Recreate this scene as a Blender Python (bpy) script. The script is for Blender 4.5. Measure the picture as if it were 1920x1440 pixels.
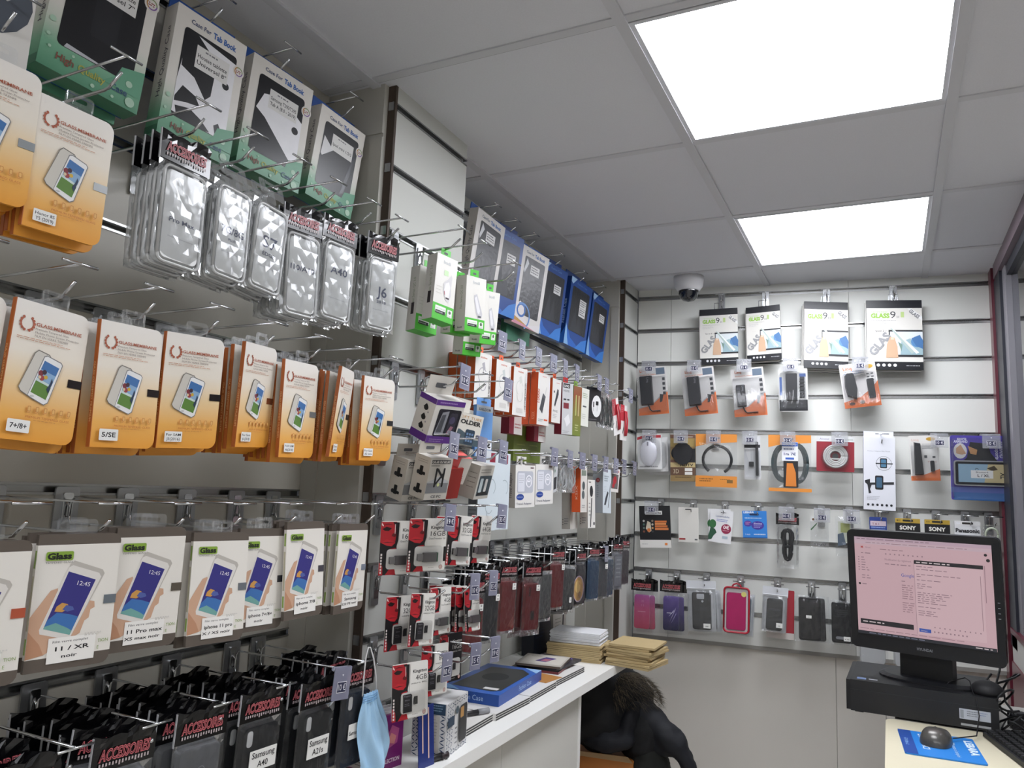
import bpy, math, random
from mathutils import Matrix, Vector
random.seed(11)
for _o in list(bpy.data.objects):
    bpy.data.objects.remove(_o)
SC = bpy.context.scene
COL = SC.collection

# ------------------------------------------------------------------ camera, world, light, exposure
cd = bpy.data.cameras.new('camera')
cd.sensor_fit = 'HORIZONTAL'
cd.sensor_width = 36.0
cd.lens = 36.0 * 1425.0 / 1920.0
cd.clip_start = 0.02
CAM = bpy.data.objects.new('camera', cd)
COL.objects.link(CAM)
CAM.matrix_world = Matrix(((0.89710632, 0.02501319, 0.44110609, 0.0),
                           (0.43998821, -0.1412692, -0.88682207, 0.0),
                           (0.04013245, 0.98965517, -0.137739, 1.5),
                           (0, 0, 0, 1)))
SC.camera = CAM
W = bpy.data.worlds.new('shop_surroundings')
SC.world = W
W.use_nodes = True
W.node_tree.nodes['Background'].inputs[0].default_value = (0.62, 0.64, 0.70, 1)
W.node_tree.nodes['Background'].inputs[1].default_value = 0.05
SC.view_settings.view_transform = 'Standard'
SC.view_settings.look = 'None'
SC.view_settings.gamma = 1.0
SC.view_settings.use_curve_mapping = False
SC.view_settings.exposure = 0.0
SC.cycles.transparent_max_bounces = 24
SC.cycles.max_bounces = 10
SC.cycles.diffuse_bounces = 5
LIGHT_STRENGTH = 19.0          # the luminous ceiling panels

# ------------------------------------------------------------------ materials
MATS = {}
def lin(h):
    h = h.lstrip('#')
    c = [int(h[i:i+2], 16) / 255 for i in (0, 2, 4)]
    return tuple(x / 12.92 if x <= 0.04045 else ((x + 0.055) / 1.055) ** 2.4 for x in c) + (1,)
def P(h, rough=0.5, metal=0.0, noise=0.0, nscale=40.0, bump=0.0, bscale=200.0, coat=0.0):
    key = (h, rough, metal, noise, nscale, bump, bscale, coat)
    if key in MATS:
        return MATS[key]
    m = bpy.data.materials.new('mat_%d' % len(MATS)); m.use_nodes = True
    nt = m.node_tree; b = nt.nodes['Principled BSDF']
    b.inputs['Base Color'].default_value = lin(h)
    b.inputs['Roughness'].default_value = rough
    b.inputs['Metallic'].default_value = metal
    b.inputs['Coat Weight'].default_value = coat
    if noise or bump:
        tc = nt.nodes.new('ShaderNodeTexCoord')
    if noise:
        nz = nt.nodes.new('ShaderNodeTexNoise'); nz.inputs['Scale'].default_value = nscale
        nz.inputs['Detail'].default_value = 6
        mx = nt.nodes.new('ShaderNodeMix'); mx.data_type = 'RGBA'
        c = lin(h)
        mx.inputs[6].default_value = tuple(x * (1 - noise) for x in c[:3]) + (1,)
        mx.inputs[7].default_value = tuple(min(1, x * (1 + noise)) for x in c[:3]) + (1,)
        nt.links.new(tc.outputs['Object'], nz.inputs['Vector'])
        nt.links.new(nz.outputs[0], mx.inputs[0])
        nt.links.new(mx.outputs[2], b.inputs['Base Color'])
    if bump:
        nb = nt.nodes.new('ShaderNodeTexNoise'); nb.inputs['Scale'].default_value = bscale
        nb.inputs['Detail'].default_value = 5
        bp = nt.nodes.new('ShaderNodeBump'); bp.inputs['Strength'].default_value = bump
        bp.inputs['Distance'].default_value = 0.002
        nt.links.new(tc.outputs['Object'], nb.inputs['Vector'])
        nt.links.new(nb.outputs[0], bp.inputs['Height'])
        nt.links.new(bp.outputs[0], b.inputs['Normal'])
    MATS[key] = m
    return m
def RAMP(name, stops, rough=0.4):
    """printed colour gradient from the bottom to the top edge of a pack"""
    if name in MATS: return MATS[name]
    m = bpy.data.materials.new(name); m.use_nodes = True
    nt = m.node_tree; b = nt.nodes['Principled BSDF']; b.inputs['Roughness'].default_value = rough
    tc = nt.nodes.new('ShaderNodeTexCoord'); sx = nt.nodes.new('ShaderNodeSeparateXYZ'); cr = nt.nodes.new('ShaderNodeValToRGB')
    nt.links.new(tc.outputs['Generated'], sx.inputs[0]); nt.links.new(sx.outputs[2], cr.inputs[0]); nt.links.new(cr.outputs[0], b.inputs['Base Color'])
    e = cr.color_ramp.elements
    e[0].position, e[0].color = stops[0][0], lin(stops[0][1])
    e[1].position, e[1].color = stops[-1][0], lin(stops[-1][1])
    for p, c in stops[1:-1]:
        n = e.new(p); n.color = lin(c)
    MATS[name] = m
    return m
def CLEAR(name, tint, milk, rough=0.06, bump=0.0, bscale=60.0, shine=1.0):
    """clear plastic film: see-through, a Fresnel gloss and a little milkiness"""
    if name in MATS: return MATS[name]
    m = bpy.data.materials.new(name); m.use_nodes = True
    nt = m.node_tree; N = nt.nodes; b = N['Principled BSDF']
    b.inputs['Base Color'].default_value = lin(tint); b.inputs['Roughness'].default_value = 0.35
    t = N.new('ShaderNodeBsdfTransparent'); t.inputs[0].default_value = (0.97, 0.975, 0.98, 1)
    g = N.new('ShaderNodeBsdfGlossy'); g.inputs['Color'].default_value = (1, 1, 1, 1); g.inputs['Roughness'].default_value = rough
    fr = N.new('ShaderNodeFresnel'); fr.inputs[0].default_value = 1.48
    mu = N.new('ShaderNodeMath'); mu.operation = 'MULTIPLY'; mu.inputs[1].default_value = shine; mu.use_clamp = True
    m1 = N.new('ShaderNodeMixShader'); m1.inputs[0].default_value = milk
    m2 = N.new('ShaderNodeMixShader')
    nt.links.new(t.outputs[0], m1.inputs[1]); nt.links.new(b.outputs[0], m1.inputs[2])
    nt.links.new(fr.outputs[0], mu.inputs[0]); nt.links.new(mu.outputs[0], m2.inputs[0])
    nt.links.new(m1.outputs[0], m2.inputs[1]); nt.links.new(g.outputs[0], m2.inputs[2])
    nt.links.new(m2.outputs[0], N['Material Output'].inputs[0])
    if bump:
        tc = N.new('ShaderNodeTexCoord')
        nb = N.new('ShaderNodeTexNoise'); nb.inputs['Scale'].default_value = bscale; nb.inputs['Detail'].default_value = 2
        mp = N.new('ShaderNodeMapping'); mp.inputs['Scale'].default_value = (1.6, 1, 0.35)
        bp = N.new('ShaderNodeBump'); bp.inputs['Strength'].default_value = bump; bp.inputs['Distance'].default_value = 0.006
        nt.links.new(tc.outputs['Object'], mp.inputs[0]); nt.links.new(mp.outputs[0], nb.inputs['Vector']); nt.links.new(nb.outputs[0], bp.inputs['Height'])
        nt.links.new(bp.outputs[0], g.inputs['Normal']); nt.links.new(bp.outputs[0], fr.inputs['Normal'])
    MATS[name] = m
    return m
def GLOW(h, strength):
    key = ('glow', h, strength)
    if key in MATS: return MATS[key]
    m = bpy.data.materials.new('glow_%d' % len(MATS)); m.use_nodes = True
    nt = m.node_tree; b = nt.nodes['Principled BSDF']
    b.inputs['Base Color'].default_value = (0.02, 0.02, 0.02, 1); b.inputs['Roughness'].default_value = 0.35
    b.inputs['Emission Color'].default_value = lin(h); b.inputs['Emission Strength'].default_value = strength
    MATS[key] = m
    return m
def mt(c):
    return P(c, 0.45) if isinstance(c, str) else c

CHROME = P('#c4c6c8', 0.18, 1.0)
STEEL = P('#a9abad', 0.32, 0.9)
ALU = P('#9fa09f', 0.25, 0.9, bump=0.1, bscale=30)
BOARD = P('#c2c3be', 0.6, noise=0.02, nscale=3)
BOARDG = P('#b5b3ab', 0.5, noise=0.02, nscale=3)
BROWN = P('#453930', 0.6, noise=0.15, nscale=25)
FILM = CLEAR('film_clear', '#eef0f0', 0.02, 0.10, 0.5, 30, 0.6)
FILMW = CLEAR('film_milky', '#f4f6f6', 0.06, 0.10, 0.35, 18, 0.8)
TABP = CLEAR('tab_clear', '#e6e8ea', 0.05, 0.08, 0.25, 60, 0.4)
HOLD = CLEAR('tag_plastic', '#a9abc6', 0.50, 0.15)
BLIS = CLEAR('blister_clear', '#f2f3f3', 0.015, 0.05, 0.12, 30, 0.55)
HOLDC = CLEAR('tag_plastic_clear', '#c4c6cc', 0.30, 0.12, 0.0, 60, 0.6)

# ------------------------------------------------------------------ mesh tools. Local frame of a product: X right, Z up, front faces -Y (n = distance out of the front)
TXT = {}
def tmesh(s, shear=0.0, bold=0.0):
    k = (s, shear, bold)
    if k not in TXT:
        cu = bpy.data.curves.new('lettering', 'FONT')
        cu.body = s; cu.resolution_u = 2; cu.shear = shear; cu.offset = bold
        ob = bpy.data.objects.new('lettering', cu)
        me = ob.to_mesh()
        vs = [(v.co.x, v.co.y) for v in me.vertices]
        fs = [tuple(p.vertices) for p in me.polygons]
        ob.to_mesh_clear(); bpy.data.objects.remove(ob); bpy.data.curves.remove(cu)
        if not vs: vs, fs = [(0, 0), (0.01, 0), (0, 0.01)], [(0, 1, 2)]
        TXT[k] = (vs, fs, min(v[0] for v in vs), max(v[0] for v in vs))
    return TXT[k]
def rrect(x0, y0, x1, y1, r, seg=4, which=(1, 1, 1, 1)):
    """rounded rectangle, counter-clockwise; which = bl, br, tr, tl"""
    out = []
    for (cx, cy, a0, on, px, py) in ((x0 + r, y0 + r, 180, which[0], x0, y0), (x1 - r, y0 + r, 270, which[1], x1, y0), (x1 - r, y1 - r, 0, which[2], x1, y1), (x0 + r, y1 - r, 90, which[3], x0, y1)):
        if on and r > 0:
            for i in range(seg + 1):
                a = math.radians(a0 + 90 * i / seg); out.append((cx + r * math.cos(a), cy + r * math.sin(a)))
        else: out.append((px, py))
    return out
class MB:
    def __init__(s): s.v = []; s.f = []; s.mi = []; s.mats = []
    def m(s, mat):
        mat = mt(mat)
        if mat not in s.mats: s.mats.append(mat)
        return s.mats.index(mat)
    def add(s, vs, fs, mat):
        o = len(s.v); s.v += vs; i = s.m(mat)
        for f in fs: s.f.append(tuple(a + o for a in f)); s.mi.append(i)
        return s
    def box(s, x0, x1, y0, y1, z0, z1, mat):
        return s.add([(x0, y0, z0), (x1, y0, z0), (x1, y1, z0), (x0, y1, z0), (x0, y0, z1), (x1, y0, z1), (x1, y1, z1), (x0, y1, z1)],
              [(3, 2, 1, 0), (4, 5, 6, 7), (0, 1, 5, 4), (1, 2, 6, 5), (2, 3, 7, 6), (3, 0, 4, 7)], mat)
    def poly(s, pts, n, mat): return s.add([(u, -n, v) for u, v in pts], [tuple(range(len(pts)))], mat)
    def prism(s, pts, n0, n1, front, side=None, inset=0.0):
        k = len(pts)
        cx = sum(p[0] for p in pts) / k; cy = sum(p[1] for p in pts) / k
        q = pts if not inset else [(cx + (u - cx) * (1 - inset), cy + (v - cy) * (1 - inset)) for u, v in pts]
        s.add([(u, -n1, v) for u, v in q], [tuple(range(k))], front)
        vs = [(u, -n0, v) for u, v in pts] + [(u, -n1, v) for u, v in q]
        s.add(vs, [(i, (i + 1) % k, k + (i + 1) % k, k + i) for i in range(k)] + [tuple(reversed(range(k)))], side or front)
        return s
    def tube(s, pts, r, mat, seg=6, taper=None):
        pts = [Vector(p) for p in pts]; vs = []; fs = []
        up = Vector((0.13, 0.31, 0.94))
        for i, p in enumerate(pts):
            d = (pts[min(i + 1, len(pts) - 1)] - pts[max(i - 1, 0)]).normalized()
            a = d.cross(up)
            if a.length < 1e-3: a = d.cross(Vector((1, 0, 0)))
            a.normalize(); b = d.cross(a)
            rr = r if taper is None else r * taper[i]
            for j in range(seg):
                t = 2 * math.pi * j / seg; vs.append(tuple(p + a * (rr * math.cos(t)) + b * (rr * math.sin(t))))
        for i in range(len(pts) - 1):
            for j in range(seg):
                fs.append((i * seg + j, i * seg + (j + 1) % seg, (i + 1) * seg + (j + 1) % seg, (i + 1) * seg + j))
        fs.append(tuple(reversed(range(seg)))); fs.append(tuple((len(pts) - 1) * seg + j for j in range(seg)))
        return s.add(vs, fs, mat)
    def lathe(s, prof, mat, seg=24, cx=0, cy=0, cz=0):
        vs = []; fs = []
        for r, z in prof:
            for j in range(seg):
                a = 2 * math.pi * j / seg; vs.append((cx + r * math.cos(a), cy + r * math.sin(a), cz + z))
        for i in range(len(prof) - 1):
            for j in range(seg): fs.append((i * seg + j, i * seg + (j + 1) % seg, (i + 1) * seg + (j + 1) % seg, (i + 1) * seg + j))
        return s.add(vs, fs, mat)
    def text(s, t, u, v, size, mat, n, align='l', fit=None, rot=0.0, bold=0.0, shear=0.0):
        vs, fs, a, b = tmesh(t, shear, bold)
        k = size / 0.70; kx = k
        if fit: kx = fit / max(1e-6, b - a)
        off = {'l': a, 'c': (a + b) / 2, 'r': b}[align]
        c, d = math.cos(rot), math.sin(rot)
        return s.add([(u + (x - off) * kx * c - y * k * d, -n, v + (x - off) * kx * d + y * k * c) for x, y in vs], fs, mat)
    def mesh(s, name, smooth=False):
        me = bpy.data.meshes.new(name)
        me.from_pydata(s.v, [], s.f)
        for m in s.mats: me.materials.append(m)
        me.polygons.foreach_set('material_index', s.mi)
        if smooth: me.polygons.foreach_set('use_smooth', [True] * len(me.polygons))
        me.update()
        return me
    def build(s, name, parent=None, smooth=False, loc=None, label=None):
        return link(name, s.mesh(name, smooth), parent, loc, label)
def link(name, me, parent=None, loc=None, label=None):
    o = bpy.data.objects.new(name, me); COL.objects.link(o)
    if parent is not None: o.parent = parent
    if loc is not None: o.location = loc
    if label: o['label'] = label
    return o
def tag(o, label, cat, group=None):
    o['label'] = label; o['category'] = cat
    if group: o['group'] = group
    return o
def thing(name, label, cat, loc=(0, 0, 0), rz=0.0, group=None, mat=None):
    o = bpy.data.objects.new(name, None); COL.objects.link(o); o.empty_display_size = 0.02
    if mat is not None: o.matrix_world = mat
    else: o.location = loc; o.rotation_euler = (0, 0, rz)
    return tag(o, label, cat, group)
def struct(o): o['kind'] = 'structure'; return o
BW_M = 0.115                                # the end wall is not square to the side wall
BW_A = math.atan(BW_M)
def bwy(x, d): return 3.55 + BW_M * (x + 1.085) - d / math.cos(BW_A)
def pose(frame, x, y, z, yaw=0, tilt=0, roll=0):
    base = math.pi / 2 if frame == 'L' else BW_A if frame == 'B' else 0.0
    R = Matrix.Rotation(base + math.radians(yaw), 4, 'Z') @ Matrix.Rotation(math.radians(tilt), 4, 'X') @ Matrix.Rotation(math.radians(-roll), 4, 'Y')
    return Matrix.Translation((x, y, z)) @ R
def copy_tree(o, loc=None, label=None, group=None, skip=(), mat=None):
    c = o.copy(); COL.objects.link(c)
    if mat is not None: c.matrix_world = mat
    if loc is not None: c.location = loc
    if label: c['label'] = label
    if group: c['group'] = group
    for ch in o.children:
        if any(ch.name.startswith(s) for s in skip): continue
        d = ch.copy(); COL.objects.link(d); d.parent = c
        for g in ch.children:
            if any(g.name.startswith(s) for s in skip): continue
            e = g.copy(); COL.objects.link(e); e.parent = d
    return c

# ------------------------------------------------------------------ flat printing: a little drawing language, coordinates are fractions of the face
def art(mb, ops, w, h, n=0.0004):
    X = lambda u: (u - 0.5) * w
    Y = lambda v: (v - 0.5) * h
    for op in ops:
        k = op[0]; n += 0.00005
        if k == 'r':
            rad = op[6] * w if len(op) > 6 else 0
            mb.poly(rrect(X(op[1]), Y(op[2]), X(op[3]), Y(op[4]), rad, 3), n, op[5])
        elif k == 'p': mb.poly([(X(u), Y(v)) for u, v in op[1]], n, op[2])
        elif k == 'c':
            rx = op[3] * w; ry = (op[5] * w if len(op) > 5 else rx)
            mb.poly([(X(op[1]) + rx * math.cos(i * math.pi / 8), Y(op[2]) + ry * math.sin(i * math.pi / 8)) for i in range(16)], n, op[4])
        elif k == 'o':      # ring: u v r thickness colour a0 a1
            r0, r1 = (op[3] - op[4]) * w, op[3] * w
            a0, a1 = (math.radians(op[6]), math.radians(op[7])) if len(op) > 6 else (0, 2 * math.pi)
            N = 14; pts = []
            for i in range(N + 1):
                a = a0 + (a1 - a0) * i / N
                pts += [(X(op[1]) + r0 * math.cos(a), -n, Y(op[2]) + r0 * math.sin(a)), (X(op[1]) + r1 * math.cos(a), -n, Y(op[2]) + r1 * math.sin(a))]
            mb.add(pts, [(2 * i, 2 * i + 1, 2 * i + 3, 2 * i + 2) for i in range(N)], op[5])
        elif k == 't':
            kw = dict(op[6]) if len(op) > 6 else {}
            if 'fit' in kw: kw['fit'] *= w
            if 'rot' in kw: kw['rot'] = math.radians(kw['rot'])
            mb.text(op[1], X(op[2]), Y(op[3]), op[4] * h, op[5], n, **kw)
        elif k == 'L':      # rows of print too small to read: x0 y0 x1 rows pitch thickness colour
            rnd = random.Random(int(op[1] * 1000 + op[2] * 100000))
            for i in range(op[4]):
                y = op[2] - i * op[5]; x = op[1]; end = op[3] - (rnd.random() * 0.25 * (op[3] - op[1]) if i == op[4] - 1 or rnd.random() < 0.4 else 0)
                while x < end - 0.01:
                    l = min(end - x, (0.03 + rnd.random() * 0.07) * max(0.5, (op[3] - op[1])))
                    mb.poly([(X(x), Y(y)), (X(x + l), Y(y)), (X(x + l), Y(y + op[6])), (X(x), Y(y + op[6]))], n, op[7]); x += l + 0.012
    return mb
CACHE = {}
def once(key, fn):
    if key not in CACHE: CACHE[key] = fn()
    return CACHE[key]
def slab(w, h, t, r, front, side, which=(1, 1, 1, 1)):
    return once(('slab', w, h, t, r, str(front), str(side), which), lambda: MB().prism(rrect(-w / 2, -h / 2, w / 2, h / 2, r, 4, which), -t, 0, front, side).mesh('body'))
def printed(parent, ops, w, h, n=0.0004, name='print', loc=None, rot=None):
    o = art(MB(), ops, w, h, n).build(name, parent)
    if loc: o.location = loc
    if rot: o.rotation_euler = rot
    return o
def hangtab(w=0.03, h=0.025):
    def f():
        mb = MB(); o = rrect(-w / 2, -0.004, w / 2, h, 0.006, 3); i = rrect(-w / 4, h * 0.45, w / 4, h * 0.72, 0.002, 3)
        k = len(o)
        vs = [(u, 0.002, v) for u, v in o] + [(u, 0.002, v) for u, v in i] + [(u, 0.0024, v) for u, v in o] + [(u, 0.0024, v) for u, v in i]
        fs = [(a, (a + 1) % k, k + (a + 1) % k, k + a) for a in range(k)] + [(2 * k + a, 3 * k + a, 3 * k + (a + 1) % k, 2 * k + (a + 1) % k) for a in range(k)]
        return mb.add(vs, fs, TABP).mesh('hang_tab')
    return once(('tab', w, h), f)

# ------------------------------------------------------------------ the room
H = 1.5                                        # eye height; the tables below give heights relative to it
SLAT = [0.945 - 0.1625 * k for k in range(10)]   # grooves of the side wall
SLATB = [0.957 - 0.1625 * k for k in range(10)]  # grooves of the end wall
G = 0.020
fl = struct(MB().box(-1.4, 2.2, -2.6, 3.95, -0.05, 0, P('#c6c1b8', 0.4, noise=0.06, nscale=8)).build('floor'))
def slatwall(name, mat4, length, z0, z1, grooves, mats=(BOARD, ALU), joints=()):
    """boards between aluminium grooves; local X along the wall, front at y = 0"""
    root = MB().box(0, length, 0.016, 0.03, z0, z1, BOARDG).build(name); struct(root); root.matrix_world = mat4
    zs = sorted([g for g in grooves if z0 + 0.03 < g < z1 - 0.03])
    lo = z0; xs = [0] + list(joints) + [length]
    for g in zs + [None]:
        hi = z1 if g is None else g - G / 2
        for a, b in zip(xs[:-1], xs[1:]):
            MB().box(a + (0.0008 if a else 0), b - (0.0008 if b < length else 0), 0, 0.016, lo, hi, mats[0]).build('board', root)
        if g is not None:
            m = MB(); e = G / 2
            prof = [(0.0, -e), (-0.002, -e), (-0.002, -e + 0.004), (0.013, -e + 0.004), (0.013, e - 0.004), (-0.002, e - 0.004), (-0.002, e), (0.0, e)]
            k = len(prof)
            vs = [(x, y, g + z) for x in (0, length) for y, z in prof]
            m.add(vs, [(i, i + 1, k + i + 1, k + i) for i in range(k - 1)], mats[1]).build('rail', root)
            lo = g + G / 2
    return root
def Lx(x, y0): return Matrix.Translation((x, y0, 0)) @ Matrix.Rotation(math.pi / 2, 4, 'Z')
zz = [s + H for s in SLAT]
slatwall('wall_left', Lx(-1.29, -2.5), 3.96, 0, 2.5, zz[:9], (P('#b5b2a8', 0.45, noise=0.02, nscale=3), ALU), joints=(1.75, 3.0))
slatwall('wall_left_pillar', Lx(-1.09, 1.477), 0.356, 0.0, 2.5, zz)
slatwall('wall_left_recess', Lx(-1.29, 1.845), 1.49, 0, 2.5, zz[:6] + zz[7:8], (P('#cdcec8', 0.6, noise=0.02, nscale=3), ALU), joints=(0.75,))
slatwall('wall_left_corner', Lx(-1.09, 3.352), 0.2, 0, 2.5, zz[:9])
def panel(name, x0, x1, y0, y1, z0, z1, mat, kind=True):
    o = MB().box(x0, x1, y0, y1, z0, z1, mat).build(name)
    return struct(o) if kind else o
# returns between the recessed bays and the pillars, with the brown chipboard edges
for i, (ya, yb, bm) in enumerate(((1.456, 1.474, BOARDG), (1.833, 1.846, BOARD), (3.330, 3.349, BOARDG))):
    o = panel('wall_return_%d' % (i + 1), -1.29, -1.112, ya, yb, 0, 2.5, bm)
    if i != 1:
        MB().box(-1.29, -1.24, ya - 0.004, ya, 0, 2.36, BOARDG).build('stile', o)
        MB().box(-1.15, -1.112, ya - 0.004, ya, 0, 2.36, BOARDG).build('stile', o)
        MB().box(-1.29, -1.112, ya - 0.005, ya, 2.37, 2.5, BOARDG).build('header_board', o)
        e = panel('trim_%d' % (i + 1), -1.112, -1.0895, ya + 0.012, yb + 0.003, 0, 2.5, BROWN)
        for g in zz[:9]:
            MB().box(-1.1085, -1.093, ya + 0.010, ya + 0.0125, g - 0.011, g + 0.011, STEEL).build('rail_end', e)
panel('wall_core_1', -1.26, -1.121, 1.474, 1.833, 0, 2.5, BOARDG)
panel('wall_core_2', -1.26, -1.121, 3.349, 3.60, 0, 2.5, BOARDG)
# end wall, slatted down to 0.86 m, plain grey panels below
BWM = Matrix.Translation((-1.085, 3.55, 0)) @ Matrix.Rotation(BW_A, 4, 'Z')
slatwall('wall_back', BWM, 1.525, 0.862, 2.5, [s + H for s in SLATB], (P('#d9dad5', 0.62, noise=0.02, nscale=3), ALU), joints=(0.16, 0.95))
lowp = MB().box(0, 1.9, 0.03, 0.05, 0, 0.862, BOARDG).build('wall_back_base'); struct(lowp); lowp.matrix_world = BWM
GREYP = P('#d3d0c8', 0.5, noise=0.03, nscale=4)
for a, b in ((0.0, 0.87), (0.872, 1.06), (1.062, 1.9)):
    MB().box(a, b, 0.018, 0.03, 0.0, 0.858, GREYP).build('base_panel', lowp)
MB().box(0, 1.525, -0.002, 0.016, 0.846, 0.862, P('#8d8b86', 0.4)).build('edge_strip', lowp)
# rest of the shop behind and beside the camera
OFFW = P('#dcdad4', 0.6, noise=0.03, nscale=2)
panel('wall_rear', -1.4, 2.2, -2.6, -2.5, 0, 2.5, OFFW)
panel('wall_right', 2.1, 2.2, -2.5, 2.55, 0, 2.5, OFFW)
panel('wall_right_return', 0.47, 2.2, 2.55, 2.6, 0, 2.5, OFFW)
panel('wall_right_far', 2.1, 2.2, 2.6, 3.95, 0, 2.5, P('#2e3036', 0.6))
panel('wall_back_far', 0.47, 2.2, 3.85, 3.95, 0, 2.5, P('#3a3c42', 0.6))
# glazed partition on the right, burgundy frame
RED = P('#5a1b2a', 0.35, coat=0.2); DARKF = P('#20222c', 0.4); GREYF = P('#77757b', 0.4)
win = thing('window_1', 'glazed partition with burgundy frame on the right', 'window'); del win['category']; win['kind'] = 'structure'
MB().box(0.405, 0.445, 3.64, 3.735, 0, 2.5, RED).build('post', win)
MB().box(0.415, 0.47, 3.47, 3.64, 0.98, 2.44, DARKF).build('post_rebate', win)
MB().box(0.425, 0.47, 3.39, 3.47, 0.98, 2.44, GREYF).build('glazing_bead', win)
MB().box(0.41, 0.47, 2.60, 3.60, 2.44, 2.5, P('#6a5a62', 0.35)).build('top_rail', win)
MB().box(0.43, 0.47, 2.60, 3.60, 2.40, 2.44, DARKF).build('top_rebate', win)
MB().box(0.41, 0.47, 2.60, 3.60, 1.03, 1.05, RED).build('sill_bead', win)
MB().box(0.415, 0.47, 2.60, 3.60, 0.925, 1.03, P('#b9b7b4', 0.5)).build('sill_panel', win)
MB().box(0.41, 0.47, 2.60, 3.60, 0.0, 0.925, RED).build('lower_panel', win)
MB().box(0.436, 0.445, 2.945, 2.952, 1.05, 2.44, P('#eceded', 0.4)).build('mullion', win)
gm = bpy.data.materials.new('window_glass'); gm.use_nodes = True
gb = gm.node_tree.nodes['Principled BSDF']; gb.inputs['Base Color'].default_value = (0.72, 0.75, 0.78, 1)
gb.inputs['Roughness'].default_value = 0.02; gb.inputs['Transmission Weight'].default_value = 1.0; gb.inputs['IOR'].default_value = 1.5
for a, b in ((2.60, 2.945), (2.952, 3.39)):
    MB().box(0.446, 0.452, a, b, 1.05, 2.40, gm).build('pane', win)

# ------------------------------------------------------------------ suspended ceiling
CEIL = P('#d4d5db', 0.85, noise=0.06, nscale=260)
TB = P('#c6c7cc', 0.5)
ce = struct(MB().box(-1.4, 2.2, -2.6, 3.95, 2.54, 2.58, P('#777777', 0.9)).build('ceiling'))
gx = [-1.30, -1.138, -0.487, 0.165, 0.816, 1.468, 2.15]
gy = [-2.55, -1.70, -1.08, -0.45, 0.175, 0.805, 1.435, 2.06, 2.685, 3.325, 3.90]
LIT = {(2, 6), (2, 8), (2, 2), (4, 2)}
for i in range(len(gx) - 1):
    for j in range(len(gy) - 1):
        if (i, j) in LIT: continue
        MB().box(gx[i] + 0.001, gx[i + 1] - 0.001, gy[j] + 0.002, gy[j + 1] - 0.001, 2.5, 2.515, CEIL).build('ceiling_tile', ce)
for x in gx[1:-1]:
    MB().box(x - 0.013, x + 0.013, -2.55, 3.9, 2.493, 2.5005, TB).build('main_tee', ce)
for i in range(len(gx) - 1):
    for y in gy[1:-1]:
        m = MB().box(gx[i] + 0.013, gx[i + 1] - 0.013, y - 0.022, y + 0.002, 2.4965, 2.5002, TB)
        m.box(gx[i] + 0.013, gx[i + 1] - 0.013, y + 0.002, y + 0.0055, 2.4985, 2.501, P('#4a4b4f', 0.8)); m.build('cross_tee', ce)
LAMP = GLOW('#f6f8ff', LIGHT_STRENGTH)
for (i, j) in sorted(LIT):
    x0, x1, y0, y1 = gx[i] + 0.013, gx[i + 1] - 0.013, gy[j] + 0.006, gy[j + 1] - 0.022
    nm = {(4, 2): 'square ceiling light panel behind the viewpoint, to the right', (2, 6): 'large bright square light panel in the ceiling nearest the top edge', (2, 8): 'smaller looking bright ceiling light panel nearest the back wall'}.get((i, j), 'square ceiling light panel behind the viewpoint')
    t = thing('ceiling_light', nm, 'light', ((x0 + x1) / 2, (y0 + y1) / 2, 2.5), 0, 'square light panels set in the ceiling')
    a, b = (x1 - x0) / 2, (y1 - y0) / 2
    fr = MB(); c = 0.011
    for q in ((-a, a, -b, -b + c), (-a, a, b - c, b), (-a, -a + c, -b + c, b - c), (a - c, a, -b + c, b - c)):
        fr.box(q[0], q[1], q[2], q[3], -0.004, 0.012, P('#d0d2d8', 0.4))
    fr.build('frame', t)
    MB().box(-a + c, a - c, -b + c, b - c, 0.001, 0.012, LAMP).build('diffuser', t)

# ------------------------------------------------------------------ counter along the side wall
WHT = P('#f0f0ec', 0.35)
dk = thing('wall_counter', 'long white counter fixed along the left wall with envelopes and boxes on it', 'counter', (-1.09, 2.18, 0))
def part(root, name, x0, x1, y0, y1, z0, z1, mat):
    l = root.location
    return MB().box(x0 - l.x, x1 - l.x, y0 - l.y, y1 - l.y, z0 - l.z, z1 - l.z, mat).build(name, root)
part(dk, 'worktop', -1.088, -0.90, 1.47, 1.85, 0.856, 0.886, WHT)
part(dk, 'worktop', -1.288, -0.90, 1.85, 2.886, 0.856, 0.886, WHT)
part(dk, 'front_panel', -0.95, -0.932, 1.47, 1.90, 0.0, 0.856, P('#d2d1ca', 0.45))
part(dk, 'front_panel', -0.95, -0.932, 1.902, 2.46, 0.0, 0.856, P('#d2d1ca', 0.45))
part(dk, 'end_panel', -1.285, -0.93, 2.462, 2.48, 0.0, 0.856, WHT)
# dome camera
t = thing('dome_camera', 'white dome security camera under the ceiling by the back corner', 'camera', (-0.80, 3.385, 2.5))
MB().lathe([(0.0, 0), (0.068, 0), (0.068, -0.02), (0.064, -0.045), (0.05, -0.066), (0.046, -0.068), (0.044, -0.066), (0.0, -0.066)], P('#d5d5d8', 0.35), 28).build('housing', t, True)
MB().lathe([(0.045, -0.066), (0.044, -0.082), (0.037, -0.100), (0.024, -0.112), (0.0, -0.117)], P('#10141c', 0.05, coat=1.0), 24).build('lens_dome', t, True)

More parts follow.
